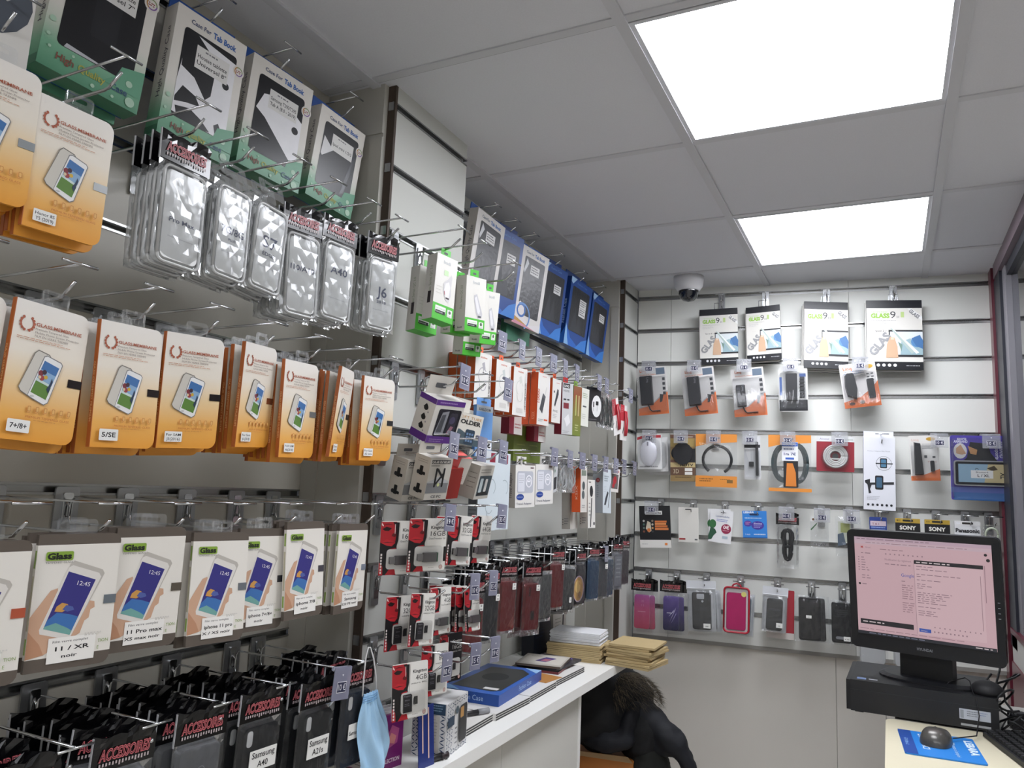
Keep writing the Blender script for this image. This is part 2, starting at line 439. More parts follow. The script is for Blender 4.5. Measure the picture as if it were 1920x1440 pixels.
# ------------------------------------------------------------------ hooks and price tags
def hook_set(L):
    def f():
        pw_ = 0.022 if L > 0.25 else 0.015
        pl = MB().prism(rrect(-pw_, -0.088, pw_, 0.004, 0.004, 2), 0.002, 0.006, STEEL, STEEL)
        pl.prism(rrect(-0.009, -0.072, 0.009, -0.006, 0.003, 2), 0.006, 0.009, CHROME, CHROME)
        arm = MB().tube([(0, -0.008, -0.05), (0, -0.016, -0.045), (0, -0.018, -0.02), (0, -0.026, -0.013), (0, -L, -0.012)], 0.0021, CHROME)
        arm.tube([(-0.026, -L - 0.002, -0.012), (0.026, -L - 0.002, -0.012)], 0.0021, CHROME)
        pr = MB().tube([(0, -0.008, -0.02), (0, -0.014, -0.03), (0, -0.016, -0.05), (0, -0.022, -0.057), (0, -L + 0.04, -0.057), (0, -L + 0.03, -0.055), (0, -L + 0.005, -0.036)], 0.0026, CHROME)
        return pl.mesh('plate'), arm.mesh('price_arm', True), pr.mesh('prong', True)
    return once(('hook', L), f)
ORD = ['first', 'second', 'third', 'fourth', 'fifth', 'sixth', 'seventh', 'eighth', 'ninth', 'tenth', 'eleventh', 'twelfth']
def hook(frame, x, y, z, L, label, group):
    mm = pose(frame, x, y, z)
    t = thing('display_hook', label, 'hook', group=group, mat=mm)
    for n, me in zip(('plate', 'price_arm', 'prong'), hook_set(L)): link(n, me, t)
    return t
HOLDER = None
def price(frame, x, y, z, text, label, L, yaw=0, roll=0, w=0.046, h=0.056, clear=False):
    PLS = HOLDC if clear else HOLD
    """tag clipped over the T-bar of a hook whose base is x, y, z"""
    mm = pose(frame, x, y, z) @ Matrix.Translation((0, -L - 0.002, -0.012)) @ Matrix.Rotation(math.radians(yaw), 4, 'Z') @ Matrix.Rotation(math.radians(-roll), 4, 'Y')
    t = thing('price_tag', label, 'price tag', group='clip-on price tags', mat=mm)
    def f():
        m = MB().prism(rrect(-w / 2, -h, w / 2, 0.004, 0.002, 2), 0.0035, 0.005, PLS, PLS)
        m.tube([(-w / 2, 0, 0.001), (w / 2, 0, 0.001)], 0.0042, PLS, 8)
        m.poly([(-0.003, -0.010), (0.003, -0.010), (0, -0.014)], 0.0053, P('#e8e8f0', 0.2))
        return m.mesh('holder')
    link('holder', once(('holder', w, h, clear), f), t)
    def g():
        m = MB(); ww, hh = 0.034, 0.021; cz = -0.034
        m.poly(rrect(-ww / 2, cz - hh / 2, ww / 2, cz + hh / 2, 0, 1), 0.0054, P('#e4e4ea', 0.4))
        m.poly(rrect(-ww / 2 + .0012, cz - hh / 2 + .0012, ww / 2 - .0012, cz + hh / 2 - .0012, 0, 1), 0.0056, P('#272a47', 0.4))
        m.text(text, 0, cz - 0.0058, 0.0118, P('#eeeef4', 0.4), 0.0059, 'c', fit=0.027)
        return m.mesh('label')
    link('label', once(('plabel', text), g), t)
    return t

# ------------------------------------------------------------------ kinds of goods
ORAMP = RAMP('orange_gradient', [(0.0, '#e29a36'), (0.20, '#e8ae58'), (0.42, '#e8cb9c'), (0.64, '#e8e0d2'), (1.0, '#e6e2dc')])
SPINE = P('#a85a26', 0.5)
def orange_ops(lines):
    R = '#a8583c'
    ops = [('o', 0.17, 0.835, 0.085, 0.014, R, 118, 262), ('o', 0.17, 0.835, 0.085, 0.014, R, -82, 62)]
    for i in range(6):
        for sgn in (-1, 1):
            a = math.radians(90 + sgn * (38 + i * 24)); ops.append(('c', 0.17 + 0.088 * math.cos(a), 0.835 + 0.053 * math.sin(a), 0.017, R))
    ops += [('t', 'GLASS.MEMBRANE', 0.28, 0.832, 0.024, R, dict(fit=0.62, bold=0.02)), ('t', 'Premium Tempered Glass', 0.28, 0.803, 0.015, '#7c6f66', dict(fit=0.45)),
            ('t', 'Mobile Phone Screen Protector', 0.28, 0.777, 0.015, '#7c6f66', dict(fit=0.60)), ('t', 'FILM EN VERRE TREMPE', 0.28, 0.751, 0.015, '#7c6f66', dict(fit=0.45)),
            ('L', 0.06, 0.732, 0.84, 1, 0.012, 0.004, '#c08868'), ('L', 0.06, 0.718, 0.82, 1, 0.012, 0.004, '#c08868'),
            ('p', [(0.175, 0.375), (0.21, 0.345), (0.40, 0.295), (0.47, 0.34), (0.545, 0.62), (0.51, 0.645), (0.36, 0.665), (0.318, 0.64)], '#6f6a62'),
            ('p', [(0.182, 0.378), (0.215, 0.351), (0.40, 0.302), (0.46, 0.343), (0.536, 0.617), (0.506, 0.638), (0.362, 0.657), (0.325, 0.635)], '#cbc7be'),
            ('p', [(0.30, 0.325), (0.34, 0.312), (0.53, 0.27), (0.58, 0.29), (0.705, 0.585), (0.68, 0.605), (0.48, 0.637), (0.44, 0.625)], '#7c7c7c'),
            ('p', [(0.308, 0.328), (0.345, 0.316), (0.525, 0.277), (0.572, 0.295), (0.693, 0.583), (0.675, 0.598), (0.485, 0.629), (0.45, 0.62)], '#e6e6e6'),
            ('p', [(0.335, 0.352), (0.545, 0.312), (0.66, 0.560), (0.455, 0.595)], '#86a9cb'),
            ('p', [(0.335, 0.352), (0.545, 0.312), (0.588, 0.405), (0.382, 0.442)], '#5a8236'),
            ('p', [(0.425, 0.53), (0.63, 0.495), (0.66, 0.560), (0.455, 0.595)], '#3c6ea8'),
            ('p', [(0.382, 0.442), (0.588, 0.405), (0.595, 0.42), (0.39, 0.462)], '#c7d8d4'),
            ('c', 0.43, 0.50, 0.035, '#7a2c34'), ('c', 0.475, 0.51, 0.03, '#3a2433'), ('c', 0.45, 0.465, 0.033, '#9b3b40'), ('c', 0.50, 0.475, 0.025, '#c9a53a'), ('c', 0.42, 0.47, 0.02, '#d7c3a0'),
            ('p', [(0.53, 0.39), (0.56, 0.36), (0.60, 0.45), (0.585, 0.475), (0.57, 0.44)], '#243652'),
            ('c', 0.36, 0.325, 0.028, '#c3c3c3', 0.012)]
    for i in range(6):
        x = 0.33 + i * 0.105
        ops += [('r', x, 0.212, x + 0.042, 0.252, '#c98a4a', 0.01), ('r', x + 0.007, 0.217, x + 0.035, 0.247, '#e3b26a', 0.008), ('L', x - 0.01, 0.202, x + 0.055, 1, 0.01, 0.004, '#c98a4a')]
    ops += [('t', 'PREMIUM TEMPERED GLASS', 0.31, 0.165, 0.016, '#b9662e', dict(fit=0.58)), ('L', 0.42, 0.15, 0.78, 1, 0.01, 0.004, '#c98a4a')]
    if lines:
        ops += [('r', 0.10, 0.055, 0.385, 0.145, '#e9e9e6', 0.012)]
        if len(lines) == 1: ops.append(('t', lines[0], 0.243, 0.083, 0.036, '#1c1c1e', dict(align='c', fit=0.21, bold=0.02)))
        else:
            ops += [('t', lines[0], 0.243, 0.106, 0.022, '#1c1c1e', dict(align='c', fit=0.24, bold=0.01)), ('t', lines[1], 0.243, 0.068, 0.024, '#1c1c1e', dict(align='c', fit=0.22, bold=0.01))]
    return ops
def orange_pack(frame, x, y, z, yaw, tilt, roll, lines, label, tabcol, n_behind, step=0.011, w=0.108, h=0.181):
    t = thing('screen_protector_pack', label, 'phone accessory', group='orange screen protector packs', mat=pose(frame, x, y, z + H, yaw, tilt, roll))
    env_ = link('envelope', once('oenv', lambda: MB().prism(rrect(-w / 2, -h / 2, w / 2, h / 2, 0.014, 5, (0, 1, 1, 0)), -0.0065, 0, ORAMP, ORAMP).mesh('envelope')), t)
    def sp():
        m = MB().box(-w / 2 - 0.0008, -w / 2 + 0.0002, -0.0002, 0.0067, -h / 2, h / 2, SPINE)
        vs, fs, a, b = tmesh('PREMIUM TEMPERED GLASS')
        k = 0.0032 / 0.7; kk = 0.085 / (b - a)
        m.add([(-w / 2 - 0.0011, 0.0050 - yy * k, -0.055 + (xx - a) * kk) for xx, yy in vs], fs, '#e2b37c')
        return m.mesh('spine')
    link('spine', once('ospine', sp), t)
    MB().box(w / 2 - 0.020, w / 2 + 0.0006, -0.001, 0.0072, -0.012, -0.001, P(tabcol, 0.25, 0.5)).build('closure_tab', t)
    o = link('hang_tab', hangtab(0.042, 0.022), t); o.location = (0, 0, h / 2)
    printed(env_, orange_ops(lines), w, h)
    rnd = random.Random(int(y * 1000 + z * 77))
    for i in range(n_behind):
        d = 0.010 + step * (i + 1) + rnd.random() * 0.004
        copy_tree(t, label='orange pack behind the one %s, %s from the front' % (label.split(' pack ')[-1].split(', ')[0], ORD[i]), group='orange packs hanging behind the front ones', skip=('print',),
                  mat=pose(frame, x - d, y + rnd.uniform(-0.005, 0.005), z + H - rnd.random() * 0.012, yaw * 0.92 + rnd.uniform(-2, 2), tilt * 0.5, roll + rnd.uniform(-1.5, 1.5)))
    return t
TAUPE = '#5c534b'; CREAM = P('#e4e0d8', 0.4)
def glass_ops(lines):
    ops = [('p', [(0.0, 0.10), (0.0, 0.40), (0.20, 0.585), (0.28, 0.60), (0.30, 0.52), (0.60, 0.50), (0.74, 0.48), (0.75, 0.435), (0.70, 0.42), (0.69, 0.36), (0.64, 0.34), (0.60, 0.25), (0.20, 0.12)], '#c9a287'),
           ('p', [(0.0, 0.10), (0.0, 0.30), (0.14, 0.20), (0.20, 0.12)], '#b98a6c'),
           ('p', [(0.44, 0.80), (0.80, 0.72), (0.83, 0.69), (0.50, 0.24), (0.40, 0.24), (0.14, 0.29), (0.15, 0.33), (0.40, 0.775)], '#b9b4ac'),
           ('p', [(0.43, 0.765), (0.76, 0.695), (0.79, 0.665), (0.49, 0.225), (0.44, 0.215), (0.13, 0.275), (0.12, 0.305), (0.38, 0.75)], '#dcd8d2'),
           ('p', [(0.385, 0.72), (0.725, 0.645), (0.48, 0.245), (0.165, 0.31)], '#33307c'),
           ('p', [(0.20, 0.37), (0.30, 0.42), (0.45, 0.40), (0.56, 0.375), (0.48, 0.245), (0.165, 0.31)], '#3c6fae'),
           ('p', [(0.175, 0.325), (0.30, 0.345), (0.44, 0.30), (0.50, 0.275), (0.48, 0.245), (0.165, 0.31)], '#6fa39c'),
           ('p', [(0.27, 0.43), (0.29, 0.465), (0.35, 0.49), (0.42, 0.475), (0.43, 0.44), (0.36, 0.42)], '#c9964e'),
           ('p', [(0.36, 0.44), (0.40, 0.47), (0.48, 0.455), (0.50, 0.43), (0.42, 0.42)], '#4f5f9e'),
           ('t', '12:45', 0.50, 0.615, 0.032, '#e8e6ee', dict(rot=-11, fit=0.16)),
           ('r', 0.10, 0.805, 0.42, 0.872, '#84a43c', 0.02), ('t', 'Glass', 0.115, 0.816, 0.044, '#161a10', dict(fit=0.285, bold=0.05)),
           ('t', 'TEMPERED GLASS', 0.10, 0.785, 0.013, '#6a6a66', dict(fit=0.32)),
           ('t', 'TION', 0.83, 0.165, 0.024, '#7d9a4a', dict(fit=0.13)), ('t', 'E', 0.83, 0.115, 0.024, '#7d9a4a'),
           ('r', 0.24, 0.05, 0.80, 0.235, '#eceae5'), ('L', 0.66, 0.238, 0.86, 2, 0.012, 0.01, '#d2cfc9'),
           ('t', 'Film verre complet', 0.50, 0.196, 0.018, '#4a4a50', dict(align='c', fit=0.42)),
           ('t', lines[0], 0.53, 0.137, 0.030, '#18181c', dict(align='c', fit=min(0.50, 0.052 * len(lines[0]) + 0.04), bold=0.02)),
           ('t', lines[1], 0.50, 0.085, 0.024, '#18181c', dict(align='c', fit=min(0.5, 0.046 * len(lines[1])), bold=0.015))]
    return ops
def glass_pack(frame, x, y, z, yaw, tilt, roll, lines, label, tabcol, n_behind, step=0.011, w=0.110, h=0.178):
    t = thing('tempered_glass_pack', label, 'phone accessory', group='white tempered glass packs', mat=pose(frame, x, y, z + H, yaw, tilt, roll))
    def env():
        m = MB(); a, b = -h / 2 + 0.017, h / 2 - 0.014
        m.prism(rrect(-w / 2, -h / 2, w / 2, a, 0.012, 4, (0, 1, 0, 0)), -0.0065, 0, TAUPE)
        m.box(-w / 2, w / 2, 0, 0.0065, a, b, CREAM)
        m.prism(rrect(-w / 2, b, w / 2, h / 2, 0.010, 4, (0, 0, 1, 0)), -0.0065, 0, TAUPE)
        for (p, q, c) in ((0.045, 0.068, '#8ba552'), (-0.065, -0.045, '#8ba552'), (-0.035, 0.035, '#b9b49c')):
            m.box(-w / 2 - 0.0004, -w / 2, 0.0015, 0.005, p, q, c)
        return m.mesh('envelope')
    env_ = link('envelope', once('genv', env), t)
    MB().box(w / 2 - 0.016, w / 2 + 0.0006, -0.001, 0.0072, -0.008, 0.004, P(tabcol, 0.25, 0.5)).build('closure_tab', t)
    o = link('hang_tab', hangtab(0.042, 0.020), t); o.location = (0, 0, h / 2)
    printed(env_, glass_ops(lines), w, h)
    rnd = random.Random(int(y * 1000))
    for i in range(n_behind):
        d = 0.008 + step * (i + 1)
        copy_tree(t, label='white glass pack, %s behind the one %s' % (ORD[i], ' '.join(label.split(' pack ')[-1].split()[:8])), group='white packs hanging behind the front ones', skip=('print',),
                  mat=pose(frame, x - d, y - rnd.random() * 0.004, z + H + rnd.uniform(-0.004, 0.002), yaw * 0.95 + rnd.uniform(-1.5, 1.5), tilt, roll))
    return t
def header_ops(cr=False):
    ops = [('t', 'ACCESSOIRES', 0.5, 0.30, 0.30, '#cc676d', dict(align='c', fit=0.80, bold=0.045, shear=0.12)), ('t', 'ACCESSOIRES', 0.5, 0.305, 0.29, '#1a1114', dict(align='c', fit=0.78, bold=-0.012, shear=0.12))]
    rnd = random.Random(5)
    for i in range(16):
        u = 0.11 + i * 0.05; ops.append(('r', u, 0.10 + rnd.random() * 0.06, u + 0.026, 0.235, '#b3a6a6'))
    return ops
BAGV = {}
def bagmesh(w, h, d, mat, var=0):
    def f():
        rnd = random.Random(var * 13 + 3); nx, nz = 9, 14; m = MB(); vs = []
        for side in (1, -1):
            for j in range(nz + 1):
                for i in range(nx + 1):
                    u, v = i / nx * 2 - 1, j / nz * 2 - 1
                    e = (1 - abs(u) ** 5) * (1 - abs(v) ** 7)
                    k = d / 2 * e + (rnd.uniform(-0.0012, 0.0012) if 0 < i < nx and 0 < j < nz else 0)
                    vs.append((u * w / 2 + (rnd.uniform(-.001, .001) if side else 0), -side * max(k, 0.0002), v * h / 2))
        o = (nx + 1) * (nz + 1); fs = []
        for j in range(nz):
            for i in range(nx):
                a = j * (nx + 1) + i; b, c, e = a + 1, a + nx + 2, a + nx + 1
                fs += [(a, b, c), (a, c, e)] if (i + j) % 2 else [(a, b, e), (b, c, e)]
                fs += [(o + c, o + b, o + a), (o + e, o + c, o + a)]
        return m.add(vs, fs, mat).mesh('bag')
    return once(('bag', w, h, d, mat.name, var), f)
def hdrmesh(w, h):
    def f():
        m = MB(); rnd = random.Random(4); nx, nz = 10, 6; vs = []; fs = []
        for j in range(nz + 1):
            v = j / nz
            for i in range(nx + 1):
                u = i / nx
                dz = (-0.10 * math.sin(u * 7.0) - 0.16 * math.exp(-((u - 0.55) / 0.10) ** 2)) * max(0, v - 0.55) / 0.45
                nn = 0.0016 + (rnd.uniform(-0.0035, 0.0045) + 0.003 * math.sin(u * 17)) * max(0, v - 0.62) / 0.38
                vs.append(((u - 0.5) * w, -max(nn, -0.003), (v + dz) * h))
        for j in range(nz):
            for i in range(nx):
                a = j * (nx + 1) + i; fs += [(a, a + 1, a + nx + 2), (a, a + nx + 2, a + nx + 1)]
        k = len(vs); back = [(x, 0.0012, z) for x, y, z in vs]
        m.add(vs + back, fs + [tuple(k + q for q in reversed(f_)) for f_ in fs], P('#0a0a0c', 0.22, coat=0.3))
        m.box(-w / 2 - 0.0010, -w / 2, -0.002, 0.0012, -0.002, h * 0.96, P('#b4b5b8', 0.25))
        return m.mesh('header_card')
    return once(('hdr', w, h), f)
def casemesh(w, h, t, mat, cut=True, r=0.010):
    def f():
        m = MB().prism(rrect(-w / 2, -h / 2, w / 2, h / 2, r, 4), -t / 2, t / 2, mat, mat, inset=0.03)
        if cut:
            m.prism(rrect(-w / 2 + 0.008, h / 2 - 0.034, -w / 2 + 0.021, h / 2 - 0.008, 0.005, 3), t / 2, t / 2 + 0.0012, P('#d9dadb', 0.3), P('#8a8c8e', 0.4))
        return m.mesh('case')
    return once(('case', w, h, t, mat.name, cut), f)
def acc_bag(frame, x, y, z, yaw, tilt, roll, case, label, group, w=0.092, h=0.205, hh=0.05, sticker=None, film=None, cut=False, extra=None, var=0, header=True, cw=0.072, ch=0.142, caseops=None, bare=False):
    """sachet with black header; z is the height of the middle of the whole sachet"""
    t = thing('phone_case_sachet', label, 'phone case', group=group, mat=pose(frame, x, y, z + H, yaw, tilt, roll))
    bh = h - hh
    o = link('bag', bagmesh(w, bh, 0.016, film or FILM, var % 3), t); o.location = (0, 0, -hh / 2)
    if header:
        o = link('header_card', hdrmesh(w, hh), t); o.location = (0, 0, h / 2 - hh)
        if not bare: printed(o, header_ops(), w, hh, 0.0032, loc=(0, 0, hh / 2))
    if film is FILMW and cw < 0.2 and not label.startswith(('clear phone', 'crinkled')):
        s_ = MB().prism(rrect(-w * 0.47, -bh * 0.48, w * 0.47, bh * 0.48, 0.004, 2), -0.0062, -0.0054, P('#d6d9dd', 0.4)).build('white_sleeve', t); s_.location = (0, 0, -hh / 2)
    if case is not None:
        c = link('case', casemesh(cw, ch, 0.010, case, cut), t); c.location = (0, 0, -hh / 2 - 0.002)
        if caseops: printed(c, caseops, cw, ch, 0.0056, 'case_print')
    if sticker:
        sw, sh, su, sv, lines = sticker
        m = MB().prism(rrect(su - sw / 2, sv - sh / 2, su + sw / 2, sv + sh / 2, 0.0005, 1), 0.0095, 0.0102, P('#e6e6e2', 0.4))
        for i, l in enumerate(lines):
            zz_ = sv + sh / 2 - sh * (i + 0.82) / (len(lines) + 0.15)
            m.text(l, su, zz_, sh * 0.42 / max(1.6, len(lines)) * (1.4 if len(lines) > 1 else 1), '#1b1b1f', 0.0105, 'c', fit=min(sw * 0.85, sw * 0.13 * len(l)), bold=0.01)
        m.build('sticker', t)
    return t
def box3(frame, x, y, z, yaw, tilt, roll, w, h, t, front, side, ops, label, cat='box', name='retail_box', sideops=None, tab=None, group=None, top=None, window=None, topmat=None):
    """hanging or standing retail carton; origin in the middle of its front face"""
    r = thing(name, label, cat, group=group, mat=pose(frame, x, y, z + H, yaw, tilt, roll))
    m = MB(); m.box(-w / 2, w / 2, 0, t, -h / 2, h / 2, side)
    m.add([(-w / 2, -0.0003, -h / 2), (w / 2, -0.0003, -h / 2), (w / 2, -0.0003, h / 2), (-w / 2, -0.0003, h / 2)], [(0, 1, 2, 3)], front)
    if topmat:
        m.add([(-w / 2, 0, h / 2 + 0.0003), (w / 2, 0, h / 2 + 0.0003), (w / 2, t, h / 2 + 0.0003), (-w / 2, t, h / 2 + 0.0003)], [(0, 1, 2, 3)], topmat)
        m.add([(-w / 2, 0, -h / 2 - 0.0003), (-w / 2, t, -h / 2 - 0.0003), (w / 2, t, -h / 2 - 0.0003), (w / 2, 0, -h / 2 - 0.0003)], [(0, 1, 2, 3)], topmat)
    ct = m.build('carton', r)
    if ops: printed(ct, ops, w, h, 0.0006)
    if sideops: printed(ct, sideops, t, h, 0.0004, 'side_print', loc=(-w / 2, t / 2, 0), rot=(0, 0, -math.pi / 2))
    if tab:
        tw, th, col, back = tab
        mb = MB(); mb.prism([(-tw / 2, h / 2 - 0.002), (tw / 2, h / 2 - 0.002), (tw / 2, h / 2 + th), (-tw / 2, h / 2 + th)], -back - 0.001, -back, col)
        mb.poly(rrect(-tw / 5, h / 2 + th * 0.35, tw / 5, h / 2 + th * 0.62, 0.002, 2), -back + 0.0004, P('#55565a', 0.6))
        mb.build('hang_tab', r)
    return r

# ------------------------------------------------------------------ first bay of the side wall
def bay_hooks(xw, rows, where):
    for k, L, ys, what in rows:
        for i, y in enumerate(ys):
            hook('L', xw, y, (SLAT[k] if k >= 0 else SLAT[1] + 0.045) + H, L, 'chrome hook holding %s, %s' % (what[i] if isinstance(what, (list, tuple)) else what, where), 'display hooks in the ' + where)
bay_hooks(-1.29, [
    (0, 0.15, (0.760, 0.965, 1.153, 1.375), ['the tablet case box %s' % s for s in ('at the top left', 'with marbled shapes', 'labelled T290', 'labelled mini')]),
    (2, 0.30, (0.520, 0.673, 0.825, 0.935, 1.05, 1.158, 1.278, 1.384), ['the cut-off orange pack', 'the orange Honor 8S pack', 'the first clear case', 'the 7G/8G clear case', 'the S7 Edge clear case', 'the A10 clear case', 'the A40 clear case', 'the J6 clear case']),
    (4, 0.30, (0.520, 0.642, 0.769, 0.893, 1.022, 1.148, 1.272, 1.396), ['the leftmost orange stack', 'the orange 7+/8+ packs', 'the orange 5/SE packs', 'the orange J3 packs', 'the orange J6 packs', 'the orange A6 packs', 'the twisted orange pack', 'the orange A2 core packs']),
    (6, 0.30, (0.505, 0.617, 0.735, 0.862, 0.981, 1.117, 1.25, 1.362), ['the cut-off white pack', 'no pack', 'the white 11/XR pack', 'the white 11 Pro Max pack', 'the white 11 Pro pack', 'the white seven plus pack', 'the white 7/8 pack', 'the white S20 FE pack']),
    (8, 0.30, (0.60, 0.717, 0.845, 0.977, 1.119, 1.276, 1.352), ['the cut-off black sachets', 'the first black ACCESSOIRES sachets', 'the second black sachets', 'the third black sachets', 'the Samsung A40 sachets', 'the Samsung A21s sachets', 'the blue face mask'])],
    'bay nearest the viewer')
# tablet case boxes
GRN = '#5f9a7c'
TRAMP = RAMP('tablet_gradient', [(0.0, '#4f8a6b'), (0.16, '#74a98a'), (0.30, '#bfcabb'), (0.42, '#d9d6cf'), (1.0, '#dedad4')])
MARB = P('#e4e4e8', 0.3, noise=0.08, nscale=30); BLK = P('#131419', 0.3); BLUEB = P('#1d4f9c', 0.45)
def tablet_ops(style, lines):
    ops = [('t', 'Case For', 0.20, 0.905, 0.034, '#3a4a6e', dict(fit=0.28, bold=0.02)), ('t', 'Tab Book', 0.51, 0.897, 0.045, '#3563a8', dict(fit=0.34, bold=0.04)),
           ('r', 0.13, 0.17, 0.885, 0.86, BLK, 0.05)]
    if style == 1:
        ops += [('p', [(0.13, 0.45), (0.20, 0.855), (0.885, 0.80), (0.885, 0.19), (0.75, 0.17), (0.13, 0.20)], MARB),
                ('p', [(0.15, 0.855), (0.30, 0.855), (0.62, 0.72), (0.60, 0.45), (0.53, 0.40), (0.35, 0.52), (0.16, 0.56)], BLK),
                ('p', [(0.14, 0.32), (0.22, 0.42), (0.40, 0.39), (0.48, 0.33), (0.30, 0.31), (0.14, 0.28)], BLK), ('p', [(0.16, 0.25), (0.35, 0.28), (0.52, 0.24), (0.66, 0.18), (0.50, 0.17), (0.2, 0.18)], BLK), ('p', [(0.70, 0.25), (0.76, 0.28), (0.86, 0.19), (0.74, 0.18)], BLK), ('c', 0.78, 0.59, 0.05, BLK)]
    elif style == 2:
        ops += [('p', [(0.15, 0.55), (0.24, 0.70), (0.45, 0.745), (0.70, 0.70), (0.885, 0.63), (0.885, 0.20), (0.80, 0.22), (0.30, 0.50)], MARB),
                ('c', 0.79, 0.53, 0.055, BLK), ('p', [(0.13, 0.18), (0.13, 0.45), (0.24, 0.52), (0.55, 0.32), (0.80, 0.18)], BLK)]
    elif style == 3:
        ops += [('p', [(0.14, 0.50), (0.16, 0.70), (0.38, 0.60), (0.17, 0.48)], P('#d8d8da', 0.25)), ('p', [(0.66, 0.20), (0.74, 0.22), (0.86, 0.70), (0.80, 0.66)], P('#3c3f45', 0.25))]
    else:
        ops += [('r', 0.40, 0.33, 0.66, 0.70, P('#1c1d22', 0.35), 0.03), ('p', [(0.22, 0.20), (0.55, 0.185), (0.62, 0.175), (0.2, 0.172)], P('#b9bbc0', 0.2))]
    ops += [('c', 0.93, 0.76, 0.085, '#d6d3cd'), ('o', 0.93, 0.76, 0.062, 0.014, '#7a8a5a', 0, 120), ('o', 0.93, 0.76, 0.062, 0.014, '#b0793a', 120, 240), ('o', 0.93, 0.76, 0.062, 0.014, '#7c5a9a', 240, 360), ('L', 0.89, 0.762, 0.97, 2, 0.014, 0.007, '#8a3a3a'),
            ('p', [(0.72, 0.17), (0.76, 0.245), (1.0, 0.285), (1.0, 0.10), (0.6, 0.10)], P('#5f9a7c', 0.4)),
            ('r', 0.32, 0.60, 0.79, 0.775, P('#d9d8d6', 0.4)), ('L', 0.44, 0.745, 0.68, 1, 0.02, 0.012, '#77777c')]
    for i, l in enumerate(lines):
        ops.append(('t', l, 0.555, 0.685 - i * 0.052 + (0.0 if len(lines) > 1 else -0.03), 0.032, '#1b1b20', dict(align='c', fit=min(0.42, 0.038 * len(l)), bold=0.01)))
    for s, c, u, f in (('High', '#7a4436', 0.15, 0.17), ('Quality', '#a5a64a', 0.36, 0.27), ('Case', '#2e4f6e', 0.68, 0.18)):
        ops.append(('t', s, u, 0.075, 0.042, c, dict(fit=f, bold=0.02)))
    for u, v, r in ((0.06, 0.30, 0.03), (0.05, 0.20, 0.018), (0.08, 0.13, 0.015), (0.90, 0.05, 0.05), (0.86, 0.16, 0.035), (0.30, 0.14, 0.014), (0.52, 0.03, 0.02), (0.72, 0.03, 0.016)):
        ops.append(('c', u, v, r, P('#a9c9b2', 0.45)))
    return ops
def tablet_box(x, y, z, yaw, tilt, roll, w, h, style, lines, label, t_=0.040, behind=0):
    r = box3('L', x, y, z, yaw, tilt, roll, w, h, t_, TRAMP, TRAMP, tablet_ops(style, lines), label, 'tablet case', 'tablet_case_box', [('t', 'High Quality Case', 0.70, 0.28, 0.045, '#4a4652', dict(rot=90, fit=0.55 * h / t_)), ('r', 0.0, 0.0, 1.0, 0.06, '#3f6f58')], group='white and green tablet case boxes')
    MB().box(-w / 2 + 0.004, w / 2 - 0.004, t_, t_ + 0.003, -h / 2, h / 2 + 0.032, BLUEB).build('back_card', r)
    for i in range(behind):
        copy_tree(r, label='white and green tablet case box hidden behind the %s box' % lines[-1], skip=('print',), mat=pose('L', x - 0.050 * (i + 1), y - 0.006, z + H - 0.012, yaw, tilt, roll))
    return r
tablet_box(-1.165, 0.746, 0.763, -6, 1, -4, 0.169, 0.274, 0, ['Housse tablette', 'Universel 7"'], 'white and green tablet case box labelled Universel 7 inch, top left', behind=1)
tablet_box(-1.165, 0.958, 0.746, -7, 1, -3, 0.154, 0.263, 1, ['Housse tablette', 'Universel 8"'], 'white and green Case For Tab Book box labelled Universel 8 inch')
tablet_box(-1.165, 1.152, 0.760, -10, -1, -5, 0.158, 0.255, 2, ['Samsung T290/T295', 'Tab A (8.0 - 2019)'], 'white and green Case For Tab Book box labelled Samsung T290/T295')
tablet_box(-1.165, 1.353, 0.757, -5, 3, -5, 0.151, 0.226, 3, ['Ipad mini 1/2/3'], 'white and green Case For Tab Book box labelled Ipad mini 1/2/3')
# grey cut-off card at the top left edge
o = thing('blister_pack', 'grey and white rounded card pack cut by the top left corner', 'phone accessory', mat=pose('L', -1.02, 0.505, 0.59 + H, -4, 2, 0))
link('card', slab(0.10, 0.16, 0.004, 0.012, P('#cfcdc8', 0.4), P('#b9b7b2', 0.4)), o)
printed(o, [('c', 0.45, 0.62, 0.52, '#474d57'), ('c', 0.45, 0.42, 0.05, '#15171b')], 0.10, 0.16)
# orange packs
OP = '%s orange screen protector pack %s'
orange_pack('L', -1.0, 0.512, 0.425, -3, 2, 1, None, 'orange screen protector pack cut by the upper left edge', '#aab0b4', 3)
orange_pack('L', -1.0, 0.620, 0.408, -1, 3, 1, ('Honor 8S', 'Y5 (2019)'), 'orange screen protector pack marked Honor 8S Y5 (2019)', '#c9ced2', 4)
orange_pack('L', -1.0, 0.505, 0.127, 2, 0, -2, None, 'orange screen protector pack cut by the left edge', '#2a2426', 4)
orange_pack('L', -1.0, 0.620, 0.127, 5, 0, -2, ('7+/8+',), 'orange screen protector pack marked 7+/8+', '#2a2426', 7)
orange_pack('L', -1.0, 0.744, 0.128, 3, 1, 2, ('5/SE',), 'orange screen protector pack marked 5/SE', '#2a2426', 6)
orange_pack('L', -1.0, 0.858, 0.135, -4, 4, 3, ('For SAM', 'J3(2016)'), 'orange screen protector pack marked For SAM J3(2016)', '#2a2426', 7)
orange_pack('L', -1.0, 0.999, 0.146, 15, 3, 3, ('For Sam', 'J6 (2018)'), 'orange screen protector pack marked For Sam J6, turned slightly', '#9a5a3a', 6)
orange_pack('L', -1.0, 1.109, 0.134, 7, 1, 2, ('FOR SAM', 'A6(2018)'), 'orange screen protector pack marked FOR SAM A6(2018)', '#8f979c', 6, w=0.108)
